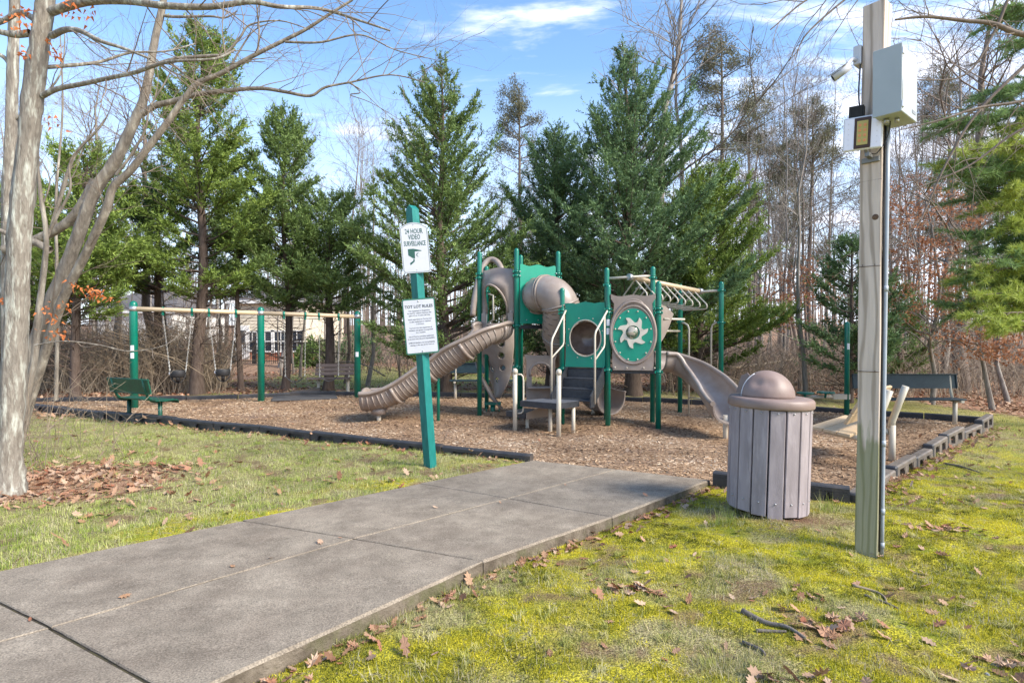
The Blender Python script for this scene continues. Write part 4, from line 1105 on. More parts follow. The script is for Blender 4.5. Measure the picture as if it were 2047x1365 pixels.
# ------------------------------------------------------------------ post with balance beam and stepping pads
bb = thing('balance_beam', 'low balance beam with green stepping pads behind the bin, bolted to a green post', 'balance beam', (6.6, 11.2, 0))
m = MB(); m.cyl((6.6, 11.2, -.1), 1.9, .048, 16, dome=True); pp = m.build('post', GREEN, bb)
m = MB(); m.lathe([(.0495, 1.3), (.0495, 1.42)], (6.6, 11.2, 0), 6, a0=math.radians(240), a1=math.radians(300)); m.build('sticker', WHITE, pp)
m = MB(); m.box((6.48, 11.2, .37), (.34, .09, .10)); m.build('bracket', CREAM, bb)
m = MB(); m.tube([(6.4, 11.2, .37), (5.9, 11.15, .37), (5.6, 11.1, .34), (5.2, 11.0, .33), (4.9, 10.9, .33)], .035, 10); m.build('beam', CREAM, bb)
m = MB(); m.cyl((4.9, 10.9, -.1), .9, .04, 12, dome=True); m.build('post', GREEN, bb)
for x, z in ((6.12, .45), (5.72, .44), (5.35, .42), (5.05, .41)):
    m = MB(); m.cyl((x, 11.08, z), .03, .16, 16); o = m.build('stepping_pad', GREEN, bb)
    m = MB(); m.tube([(x, 11.1, .36), (x, 11.08, z)], .02, 8); m.build('pad_stem', GREEN, o)

# ------------------------------------------------------------------ litter bin
BINW = mat('weathered_mauve_board', (.33, .285, .30), .6, col2=(.25, .215, .225), nscale=3, stretch=(4, 4, .8), bump=.15, bscale=50, col3=(.38, .33, .345), n3=5)
LID = mat('brown_moulded_lid', (.20, .14, .12), .5, col2=(.27, .20, .175), nscale=3, bump=.15, bscale=120, col3=(.24, .13, .075), n3=1.6)
bc = V3((2.225, 4.95, 0)); bz = z1(2.26, 4.95, False) - .015
tb = thing('litter_bin', 'round litter bin clad in mauve-grey boards with a dented brown dome lid', 'litter bin', (bc.x, bc.y, bz))
lean = Matrix.Rotation(math.radians(1.6), 3, 'Y')
def TB(p): return lean @ V3(p)
npl = 16
for k in range(npl):
    a = 2 * math.pi * (k + .40) / npl; r0 = .315; dz = random.uniform(-.012, .012) - (.035 if k == 11 else 0)
    Mr = lean @ Matrix.Rotation(a, 3, 'Z'); m = MB()
    m.bbox(TB((r0 * math.cos(a), r0 * math.sin(a), .50 + dz)), (.024, 2 * math.pi * .327 / npl - .014, .90), 0, .004, Mr); pl_ = m.build('plank', BINW, tb, True)
    m = MB()
    for z in (.90, .16): m.sphere(TB((.330 * math.cos(a), .330 * math.sin(a), z)), .007, 6, 4)
    m.build('bolt', STEEL, pl_, True)
m = MB(); m.lathe([(.285, .06), (.29, .9)], (0, 0, 0), 24, lean); m.lathe([(.30, .86), (.302, .82)], (0, 0, 0), 24, lean); m.lathe([(.30, .18), (.302, .14)], (0, 0, 0), 24, lean); m.build('liner', RUBBER, tb, True)
m = MB(); m.lathe([(.28, .925), (.338, .925), (.345, .93), (.350, .94), (.348, .985), (.338, 1.0), (.33, 1.006), (.23, 1.012), (.001, 1.015)], (0, 0, 0), 40, lean); lid = m.build('lid', LID, tb, True)
# dome with a dent and an opening cut on its left side
m = MB(); R = .226; nA, nE = 44, 18; vs = []; fs = []
for j in range(nE + 1):
    e = math.pi / 2 * j / nE
    for i in range(nA):
        a = 2 * math.pi * i / nA; q = V3((math.cos(a) * math.cos(e), math.sin(a) * math.cos(e), math.sin(e)))
        dent = .030 * math.exp(-((q - V3((-.62, -.55, .56)).normalized()).length / .22) ** 2) + .018 * math.exp(-((q - V3((-.3, -.75, .6)).normalized()).length / .2) ** 2)
        vs.append(TB((-.035, 0, 1.01)) + TB(q * (R - dent)))
for j in range(nE):
    for i in range(nA):
        a = math.degrees(2 * math.pi * (i + .5) / nA); e = 90 * (j + .5) / nE
        if 124 < a < 184 and e < 62: continue
        fs.append((j * nA + i, j * nA + (i + 1) % nA, (j + 1) * nA + (i + 1) % nA, (j + 1) * nA + i))
m.add(vs, fs, True); dm = m.build('dome', LID, lid, True); sm_ = dm.modifiers.new('thick', 'SOLIDIFY'); sm_.thickness = .008
m = MB()
for aa in (183,):
    m.tube([TB((-.035, 0, 1.01)) + TB((R * math.cos(math.radians(aa)) * math.cos(e), R * math.sin(math.radians(aa)) * math.cos(e), R * math.sin(e))) for e in [math.radians(q) for q in range(0, 66, 6)]], .005, 6)
m.build('flap_edge', mat('pale_worn_lip', (.6, .6, .62), .5), lid, True)
m = MB(); m.prism([(0, 0), (.24, 0), (.23, .16), (.12, .19), (.01, .16)], TB((-.22, -.03, 1.02)), TB((0, 1, 0)), TB((.25, 0, .97)).normalized(), TB((1, 0, 0)), .006); m.build('swing_flap', LID, lid, True)

# ------------------------------------------------------------------ signpost
SIGN_W = mat('white_sign_face', (.50, .52, .57), .45, col2=(.45, .47, .52), nscale=4)
SIGN_G = mat('sign_print_green', (.012, .075, .06), .5)
SIGN_K = mat('sign_print_black', (.02, .03, .04), .5)
POSTG = mat('green_painted_post', (0.0, .17, .15), .5, col2=(0.0, .135, .12), nscale=7, stretch=(3, 3, 1), bump=.15, bscale=60, col3=(.01, .2, .18), n3=5)
base = G(860, 930, .075); lean2 = Matrix.Rotation(math.radians(-3.9), 3, 'Y'); ROLL = Matrix.Rotation(math.radians(-1.2), 3, 'Y')
sp_ = thing('signpost', 'leaning green square post carrying two white notices beside the path', 'signpost', tuple(base))
def TS(p): return lean2 @ V3(p)
rot = math.radians(-38 + 0); Hs = 3.02; s = .105
m = MB(); Rr = lean2 @ Matrix.Rotation(rot, 3, 'Z'); h = s / 2
vs = [Rr @ V3((x * h, y * h, z)) for z in (-.2, Hs - .05) for x, y in ((-1, -1), (1, -1), (1, 1), (-1, 1))]
vs += [Rr @ V3((-h * 0, -h, Hs)), Rr @ V3((0, h, Hs))]
m.add(vs, [(0, 1, 5, 4), (1, 2, 6, 5), (2, 3, 7, 6), (3, 0, 4, 7), (4, 5, 8), (6, 7, 9), (5, 6, 9, 8), (7, 4, 8, 9)]); m.build('post', POSTG, sp_, True)
def sign(x, z, w, hgt, face_rot, arched, name, off, mt_back):
    """sign plate in the plane facing the camera side; returns a placement function"""
    Mr = lean2 @ Matrix.Rotation(math.radians(face_rot), 3, 'Z') @ ROLL
    O = V3((x, off, z)); O = lean2 @ V3((x, 0, z)) + Mr @ V3((0, off, 0)); U = Mr @ V3((1, 0, 0)); Vv = Mr @ V3((0, 0, 1)); N = Mr @ V3((0, -1, 0))
    return O, U, Vv, N
def rrect(w, h, r, arched=0.0, n=6):
    pts = []
    for cx, cy, a0 in ((w - r, -h + r, -90), (w - r, h - r - arched, 0), (-w + r, h - r - arched, 90), (-w + r, -h + r, 180)):
        for k in range(n + 1):
            a = math.radians(a0 + 90 * k / n); pts.append((cx + r * math.cos(a), cy + r * math.sin(a)))
        if arched and a0 == 0:
            for k in range(1, 10):
                x = (w - r) * (1 - 2 * k / 10); pts.append((x, h - arched * (x / (w - r)) ** 2 * .9))
    return pts
def text(body, size, pos, U, Vv, N, mt, par, sx=1.0, bold=.0, name='lettering'):
    cu = bpy.data.curves.new(name, 'FONT'); cu.body = body; cu.size = size; cu.align_x = 'CENTER'; cu.align_y = 'CENTER'; cu.extrude = .0006; cu.offset = bold; cu.resolution_u = 2
    cu.materials.append(mt); o = bpy.data.objects.new(name, cu); COL.objects.link(o)
    R = Matrix((U * sx, Vv, N)).transposed().to_4x4(); o.parent = par; o.matrix_local = Matrix.Translation(pos) @ R; return o
# upper sign: arched top, camera emblem
O, U, Vv, N = sign(.0, 2.52, .16, .29, 11, True, 's', -.072, SIGN_W)
w_, h_ = .158, .288
m = MB(); m.prism(rrect(w_, h_, .03, .045), O, U, Vv, N, .003); s1 = m.build('notice', SIGN_W, sp_, True); s1['label'] = 'arched white surveillance notice at the top of the post'
m = MB(); o1, i1 = rrect(w_ - .008, h_ - .008, .026, .043), rrect(w_ - .0125, h_ - .0125, .023, .042); m.loft(o1, i1, O + N * .003, U, Vv, N, .0008); m.build('border_line', SIGN_G, s1, True)
text('24 HOUR', .078, O + Vv * .185 + N * .004, U, Vv, N, SIGN_G, s1, .62, .001); text('VIDEO', .078, O + Vv * .118 + N * .004, U, Vv, N, SIGN_G, s1, .60, .001); text('SURVEILLANCE', .078, O + Vv * .045 + N * .004, U, Vv, N, SIGN_G, s1, .47, .001)
m = MB(); e = O + N * .003
m.prism([(-.085, -.015), (-.06, -.012), (-.02, -.012), (.068, -.035), (.068, -.043), (-.008, -.045), (-.012, -.125), (-.04, -.118), (-.085, -.085)], e, U, Vv, N, .0008)
m.prism([(-.033, -.128), (-.018, -.128), (-.018, -.158), (-.068, -.20), (-.075, -.175), (-.033, -.148)], e, U, Vv, N, .0008)
m.prism(ell(.020, .023, .026, -.084, 20), e, U, Vv, N, .0008); m.build('camera_emblem', SIGN_G, s1, True)
m = MB(); m.prism(ell(.016, .019, .031, -.086, 20), e, U, Vv, N, .0014); m.build('lens_emblem', SIGN_W, s1, True)
m = MB()
for z in (.262, -.255): m.sphere(O + Vv * z + N * .004, .006, 6, 4)
m.build('screw', STEEL, s1, True)
# lower sign: rules on a green backing board
O, U, Vv, N = sign(.0, 1.62, .19, .33, 10, False, 's', -.072, SIGN_G)
w_, h_ = .186, .318
m = MB(); m.prism(rrect(w_, h_, .025), O, U, Vv, N, .010); s2_ = m.build('notice', mat('green_backing_board', (.03, .14, .09), .5, col2=(.02, .11, .075), nscale=8), sp_, True); s2_['label'] = 'playground rules notice on a green board'
m = MB(); m.prism(rrect(w_ - .013, h_ - .016, .014), O + N * .0105, U, Vv, N, .003); m.build('white_sheet', SIGN_W, s2_, True)
e = O + N * .0145
text('TOT LOT RULES', .047, e + Vv * .225, U, Vv, N, SIGN_K, s2_, .93, .0009)
lines = ['This equipment is designed to', 'be used for children between the', 'ages of 2 to 12 years old only.', '', 'Adult supervision at Tot Lot and', 'on play equipment is required', 'at all times.', '', 'Tot Lot is for the enjoyment of', 'residents and guests accompanied', 'by a resident.', '', 'Use of Tot Lot and play equipment', 'is at your own risk and responsibility.', '', 'LMROA disclaims any and all liability', 'relating to the use of the Tot Lot.']
y0 = .178
for ln in lines:
    if ln: text(ln, .0205, e + Vv * y0, U, Vv, N, SIGN_K, s2_, .98, 0)
    y0 -= .0262 if ln else .019
m = MB()
for z in (.285, -.285): m.sphere(e + Vv * z, .009, 8, 5)
m.build('screw', STEEL, s2_, True)

# ------------------------------------------------------------------ wooden utility pole with cabinet, floodlight, camera
def pole_mat():
    m = mat('weathered_grey_timber', (.70, .58, .48), .85, col2=(.57, .47, .39), nscale=7, stretch=(3.5, 3.5, .22), bump=.5, bscale=30)
    t = m.node_tree; N = t.nodes; L = t.links; b = N['Principled BSDF']; src = b.inputs['Base Color'].links[0].from_socket
    tcn = N.new('ShaderNodeTexCoord')
    def mx_(f, A, B):
        x = N.new('ShaderNodeMix'); x.data_type = 'RGBA'; L.new(f, x.inputs['Factor'])
        for s_, v in (('A', A), ('B', B)):
            if isinstance(v, tuple): x.inputs[s_].default_value = (*v, 1)
            else: L.new(v, x.inputs[s_])
        return x.outputs['Result']
    wv = N.new('ShaderNodeTexWave'); wv.wave_type = 'BANDS'; wv.bands_direction = 'X'; wv.inputs['Scale'].default_value = 7; wv.inputs['Distortion'].default_value = 9; wv.inputs['Detail'].default_value = 3; wv.inputs['Detail Scale'].default_value = .7
    mp = N.new('ShaderNodeMapping'); mp.inputs['Scale'].default_value = (1.1, 1.1, .16); L.new(tcn.outputs['Object'], mp.inputs[0]); L.new(mp.outputs[0], wv.inputs['Vector'])
    r = N.new('ShaderNodeMapRange'); r.inputs['From Min'].default_value = .55; r.inputs['From Max'].default_value = 1.0; r.inputs['To Max'].default_value = .8; L.new(wv.outputs['Fac'], r.inputs['Value'])
    c = mx_(r.outputs[0], src, (.32, .25, .19))
    sp = N.new('ShaderNodeSeparateXYZ'); L.new(tcn.outputs['Object'], sp.inputs[0])
    n = N.new('ShaderNodeTexNoise'); n.inputs['Scale'].default_value = 5; n.inputs['Detail'].default_value = 5; mp2 = N.new('ShaderNodeMapping'); mp2.inputs['Scale'].default_value = (3, 3, .5); L.new(tcn.outputs['Object'], mp2.inputs[0]); L.new(mp2.outputs[0], n.inputs['Vector'])
    ad = N.new('ShaderNodeMath'); ad.operation = 'MULTIPLY_ADD'; ad.inputs[1].default_value = .9; L.new(n.outputs['Fac'], ad.inputs[0]); L.new(sp.outputs['Z'], ad.inputs[2])
    r2 = N.new('ShaderNodeMapRange'); r2.inputs['From Min'].default_value = 1.36; r2.inputs['From Max'].default_value = 1.28; r2.inputs['To Max'].default_value = .62; L.new(ad.outputs[0], r2.inputs['Value'])
    c = mx_(r2.outputs[0], c, (.13, .165, .045))           # algae on the foot of the pole
    n3 = N.new('ShaderNodeTexNoise'); n3.inputs['Scale'].default_value = 2.2; L.new(mp2.outputs[0], n3.inputs['Vector'])
    r3 = N.new('ShaderNodeMapRange'); r3.inputs['From Min'].default_value = .52; r3.inputs['From Max'].default_value = .75; r3.inputs['To Max'].default_value = .03; L.new(n3.outputs['Fac'], r3.inputs['Value'])
    c = mx_(r3.outputs[0], c, (.22, .25, .13))
    L.new(c, b.inputs['Base Color']); return m
POLEM = pole_mat()
pbz = z1(2.52, 4.02, False)
pb_ = V3((2.54, 4.05, pbz)); Hp = 3.86
up_ = thing('utility_pole', 'tall weathered square timber pole beside the litter bin', 'pole', tuple(pb_))
m = MB(); s = .136; nr = 28; vs = []
axis_top = V3((-.035, 0, 0))
def pole_rot(z): return math.radians(-(38 + 14 * min(1, max(0, z / Hp)) ** .9))
for k in range(nr + 1):
    z = -.15 + (Hp + .15) * k / nr; a = pole_rot(z); cs = s / 2 + .0015 * math.sin(z * 5); R = Matrix.Rotation(a, 3, 'Z'); o_ = V3((.004 * math.sin(z * 1.7) + .011 * z, 0, z)) + V3((0.0, 0, 0))
    for x, y in ((-1, -.93), (-.93, -1), (.93, -1), (1, -.93), (1, .93), (.93, 1), (-.93, 1), (-1, .93)): vs.append(R @ V3((x * cs, y * cs, 0)) + o_)
fs = []
for k in range(nr):
    for i in range(8): fs.append((k * 8 + i, k * 8 + (i + 1) % 8, (k + 1) * 8 + (i + 1) % 8, (k + 1) * 8 + i))
fs.append(tuple(nr * 8 + i for i in range(8))); m.add(vs, fs); m.build('timber', POLEM, up_, True)
def PF(z, n, t):  # point on the pole: n out of the front face, t to the right
    R = Matrix.Rotation(pole_rot(z), 3, 'Z'); return R @ V3((t, -n, 0)) + V3((.011 * z, 0, z))
m = MB()
for z in (1.28, 2.02, 2.62):                           # nailed band scars
    m.tube([PF(z, s / 2 + .002, -.072), PF(z, s / 2 + .002, .066)], .0022, 4)
for z, t in ((1.28, -.05), (1.285, .04), (2.03, -.045), (2.03, .03), (2.61, -.04)): m.sphere(PF(z, s / 2, t), .004, 6, 4)
m.build('staple', mat('rusty_iron', (.09, .06, .045), .8), up_, True)
m = MB(); m.lathe([(.001, .006), (.012, .004), (.022, 0)], PF(2.36, s / 2 + .001, .03), 14, Matrix.Rotation(pole_rot(2.36), 3, 'Z') @ Matrix.Rotation(math.pi / 2, 3, 'X')); m.build('knot', mat('dark_knot', (.09, .05, .03), .8, col2=(.15, .09, .05), nscale=60), up_, True)
# conduit up the right-hand face
GREYP = mat('grey_plastic_conduit', (.36, .40, .45), .45, col2=(.31, .34, .38), nscale=8)
m = MB(); m.tube([PF(z, .010 + .02 * min(1, z), s / 2 + .020) for z in (-.05, .3, .6, 1.0, 1.5, 2.0, 2.5, 3.0)], .0145, 12); cd = m.build('conduit', GREYP, up_, True)
m = MB()
for z in (.06, .30, .78, 1.86):
    m.tube([PF(z - .02, .010 + .02 * min(1, z), s / 2 + .020), PF(z + .02, .010 + .02 * min(1, z), s / 2 + .020)], .018, 12)
for z in (.78, 1.86): m.box(PF(z, .0, s / 2 + .004), (.03, .05, .016), pole_rot(z))
m.build('coupling', GREYP, cd, True)
m = MB(); m.tube([PF(z, .045, s / 2 + .010) for z in (.02, 1.0, 2.0, 3.0)], .006, 6); m.tube([PF(z, .03, s / 2 + .004) for z in (.9, 2.0, 2.9)], .005, 6); m.build('wire', RUBBER, up_, True)
# grey steel cabinet on the right-hand face
CAB = mat('grey_enamel_cabinet', (.40, .44, .45), .4, col2=(.36, .40, .41), nscale=3, bump=.04)
zc_ = 3.20; a = pole_rot(zc_); R = Matrix.Rotation(a, 3, 'Z'); c = PF(zc_, .115, s / 2 + .088)
cb = thing('control_cabinet', 'grey steel cabinet fixed high on the right of the timber pole', 'cabinet', tuple(pb_ + c)); R3 = R
m = MB(); m.bbox((0, 0, 0), (.16, .32, .43), 0, .004, R3); m.build('case', CAB, cb, True)
m = MB(); m.bbox(R3 @ V3((.0, -.168, 0)), (.168, .012, .44), 0, .003, R3); m.build('door', CAB, cb, True)
m = MB()
for z in (.17, -.17): m.bbox(R3 @ V3((.083, -.160, z)), (.014, .024, .045), 0, .003, R3)
m.tube([R3 @ V3((.082, -.158, z)) for z in (-.2, .2)], .0035, 6); m.build('hinge', STEEL, cb, True)
m = MB(); m.box(R3 @ V3((.0813, .09, -.165)), (.002, .075, .022), M=R3); m.build('maker_label', mat('grey_print', (.22, .24, .26), .5), cb, True)
m = MB(); m.cyl(R3 @ V3((.02, -.04, -.245)), .03, .014, 10); m.build('gland', STEEL, cb, True); m = MB(); m.cyl(R3 @ V3((-.03, -.08, -.25)), .035, .016, 10); m.build('gland', STEEL, cb, True)
# floodlight
fl_ = thing('floodlight', 'white framed LED floodlight clamped to the front of the timber pole', 'floodlight', tuple(pb_ + PF(2.93, .2, -.02)))
fp = PF(2.93, .18, -.02); Rf = Matrix.Rotation(math.radians(-40), 3, 'Z') @ Matrix.Rotation(math.radians(3), 3, 'Y') @ Matrix.Rotation(math.radians(6), 3, 'X')
def FL(x, y, z): return (pb_ + fp) + Rf @ V3((x, y, z))
m = MB(); m.bbox(FL(0, 0, 0), (.235, .022, .225), 0, .004, Rf); m.build('frame', mat('white_enamel_housing', (.70, .71, .74), .35), fl_)
m = MB(); m.bbox(FL(0, -.013, 0), (.22, .004, .21), 0, .001, Rf); m.build('reflector', mat('pale_reflector', (.78, .78, .88), .25, metal=.2), fl_)
m = MB(); m.bbox(FL(0, -.018, 0), (.10, .007, .205), 0, .003, Rf); hb = m.build('led_holder', mat('dark_brown_holder', (.05, .022, .018), .5), fl_)
m = MB(); m.bbox(FL(0, -.0225, 0), (.066, .003, .16), 0, .001, Rf); m.build('led_board', mat('yellow_led_board', (.50, .42, .14), .5), hb)
for i in range(4):
    for j in (-1, 1):
        m = MB(); m.bbox(FL(j * .0155, -.0255, .051 - i * .034), (.017, .004, .017), 0, .001, Rf); m.build('led', mat('orange_led', (.75, .30, .13), .5) if 'orange_led' not in bpy.data.materials else bpy.data.materials['orange_led'], fl_)
m = MB()
for i in range(5):
    for j in (-1, 1): m.sphere(FL(j * .085, -.016, .07 - i * .035), .0028, 5, 3)
m.build('screw', STEEL, fl_)
m = MB()
for k in range(7): m.box(FL(-.085 + k * .013, .035, .150), (.006, .07, .080), M=Rf)
m.box(FL(-.046, .006, .150), (.09, .012, .08), M=Rf); m.box(FL(-.046, .04, .113), (.09, .07, .012), M=Rf); m.build('heat_sink', RUBBER, fl_)
m = MB(); p = PF(2.76, s / 2 + .012, .0); m.bbox(pb_ + p, (.11, .02, .035), pole_rot(2.76), .003); m.bbox(pb_ + PF(2.785, s / 2 + .05, -.0), (.03, .08, .03), pole_rot(2.76), .003)
m.tube([pb_ + PF(2.79, s / 2 + .06, -.01), FL(.02, .01, -.10)], .012, 8); m.build('bracket', mat('dull_steel', (.20, .20, .19), .5, metal=.5), fl_)
# camera on its white junction box
cm = thing('security_camera', 'white bullet security camera on the left side of the timber pole', 'camera', tuple(pb_ + PF(3.5, 0, -.15)))
WH = mat('off_white_plastic', (.55, .56, .58), .45)
m = MB(); p = pb_ + PF(3.53, .03, -s / 2 - .03); m.bbox(p, (.05, .10, .135), pole_rot(3.5), .005); m.build('junction_box', WH, cm)
arm0 = p + V3((-.03, -.02, -.03)); head = P(1688, 141, arm0.y - .1)
m = MB(); m.tube([arm0, arm0 + V3((-.05, -.02, -.005)), head + V3((.025, .02, .04)), head + V3((.0, 0, .02))], .015, 10); m.build('arm', WH, cm)
dirc = (P(1660, 161, arm0.y - .06) - head).normalized()
m = MB(); m.tube([head - dirc * .04, head + dirc * .08], [.024, .027], 14); m.build('camera_body', WH, cm)
m = MB(); m.tube([head + dirc * .0805, head + dirc * .0825], .021, 14); m.build('lens', RUBBER, cm)
m = MB(); u_ = dirc.cross(V3((0, 1, 0))).normalized(); u_ = u_ if u_.z > 0 else -u_
m.bbox(head + dirc * .03 + u_ * .031, (.135, .05, .004), 0, .001, Matrix((dirc, dirc.cross(u_), u_)).transposed()); m.build('sun_shield', mat('grey_shield', (.3, .3, .3), .5), cm)
# cable looping from camera box to cabinet and lamp
m = MB(); pts = smooth_path([PF(3.45, .09, -.07), PF(3.25, .10, -.075), PF(3.12, .105, -.06), PF(3.05, .12, -.02), PF(3.04, .13, .04), PF(3.05, .15, .10), PF(3.08, .15, .14)], 4); m.tube(pts, .005, 6)
pts = smooth_path([PF(3.07, .14, .13), PF(2.95, .12, .125), PF(2.86, .12, .10), PF(2.79, .12, .05), PF(2.79, .13, .02)], 4); m.tube(pts, .0035, 6); m.build('cable', RUBBER, up_, True)
# ------------------------------------------------------------------ vegetation generators
def unit(v): return v / np.maximum(np.linalg.norm(v, axis=-1, keepdims=True), 1e-9)
BARK_DARK = mat('dark_cedar_bark', (.075, .05, .038), .95, col2=(.13, .095, .075), nscale=9, stretch=(3, 3, .6), bump=.8, bscale=20)
BARK_GREY = mat('grey_woodland_bark', (.34, .30, .26), .95, col2=(.17, .145, .125), nscale=6, stretch=(3, 3, .5), bump=.8, bscale=18, col3=(.26, .24, .21), n3=2)
BARK_BROWN = mat('brown_woodland_bark', (.23, .18, .145), .95, col2=(.14, .11, .09), nscale=6, stretch=(3, 3, .5), bump=.8, bscale=18)
BARK_PALE = mat('pale_smooth_bark', (.40, .35, .28), .9, col2=(.23, .19, .145), nscale=5, ndetail=7, lo=.4, hi=.66, stretch=(2.2, 2.2, .7), bump=.7, bscale=34, col3=(.50, .50, .42), n3=7)
TWIG = mat('pale_dry_twig', (.34, .265, .18), .9, col2=(.20, .155, .11), nscale=3)
TWIG_DARK = mat('dark_twig', (.17, .13, .10), .9, col2=(.27, .215, .165), nscale=3)
def leafmat(name, cols, trans=.25, rough=.6):
    if 'cedar' in name: cols = [tuple(c * 1.22 for c in q) for q in cols]
    return mat(name, cols[0], rough, rnd=cols, spec=.25, trans=trans)
CEDAR = leafmat('cedar_foliage', [(.05, .07, .03), (.10, .15, .045), (.16, .235, .065), (.13, .19, .065), (.24, .32, .095)])
CEDAR_BLUE = leafmat('cool_cedar_foliage', [(.04, .068, .038), (.08, .135, .06), (.125, .20, .08), (.10, .165, .075), (.19, .28, .11)])
CEDAR_BRIGHT = leafmat('bright_cedar_foliage', [(.055, .08, .02), (.12, .18, .038), (.20, .275, .055), (.15, .21, .05), (.29, .37, .08)])
PINE_Y = leafmat('yellow_green_pine', [(.16, .20, .04), (.30, .38, .07), (.44, .50, .10), (.34, .42, .11), (.54, .60, .16)], .3)
PINE_G = leafmat('blue_green_pine', [(.09, .13, .06), (.17, .26, .10), (.25, .37, .12), (.21, .31, .12), (.34, .45, .17)], .3)
PINE_FAR = leafmat('dull_olive_pine', [(.08, .08, .05), (.14, .14, .08), (.20, .195, .11), (.15, .15, .09)], .2)
OAKLEAF = leafmat('russet_clinging_leaf', [(.22, .09, .045), (.38, .17, .085), (.48, .24, .13), (.32, .14, .075)], .3)
ORANGE = leafmat('orange_beech_leaf', [(.55, .16, .05), (.70, .26, .09), (.45, .12, .04)], .3)

def tubes_np(paths, sides=5):
    """many tapered tubes at once; paths: list of (pts (k,3), radii (k,)) - grouped by k"""
    by = {}
    for p, r in paths: by.setdefault(len(p), []).append((p, r))
    VV, FF, off = [], [], 0
    for k, lst in by.items():
        Pn = np.array([p for p, _ in lst], float); Rn = np.array([r for _, r in lst], float); m = len(lst)
        T = np.empty_like(Pn); T[:, 1:-1] = Pn[:, 2:] - Pn[:, :-2]; T[:, 0] = Pn[:, 1] - Pn[:, 0]; T[:, -1] = Pn[:, -1] - Pn[:, -2]; T = unit(T)
        ref = np.where(np.abs(T[:, :1, 2:3]) < .9, np.array([0, 0, 1.0]), np.array([1.0, 0, 0])) * np.ones((m, k, 1))
        A = unit(np.cross(T, ref)); Bn = np.cross(T, A)
        an = np.arange(sides) * 2 * np.pi / sides
        ring = Pn[:, :, None] + (A[:, :, None] * np.cos(an)[None, None, :, None] + Bn[:, :, None] * np.sin(an)[None, None, :, None]) * Rn[:, :, None, None]
        VV.append(ring.reshape(-1, 3))
        base = off + (np.arange(m) * k * sides)[:, None, None]
        i = (np.arange(k - 1) * sides)[None, :, None]; s_ = np.arange(sides)[None, None, :]; s2 = (s_ + 1) % sides
        FF.append(np.stack([base + i + s_, base + i + s2, base + i + sides + s2, base + i + sides + s_], -1).reshape(-1, 4)); off += m * k * sides
    return np.concatenate(VV), np.concatenate(FF)

def leaves_np(pos, dr, ln, wd, r, flat=None):
    """slender leaf blades (one triangle each)"""
    side = unit(np.cross(dr, r.normal(size=pos.shape) if flat is None else flat)) * (wd[:, None] / 2)
    V = np.stack([pos - side, pos + side, pos + dr * ln[:, None]], 1).reshape(-1, 3); n = len(pos)
    return V, np.arange(3 * n).reshape(-1, 3)

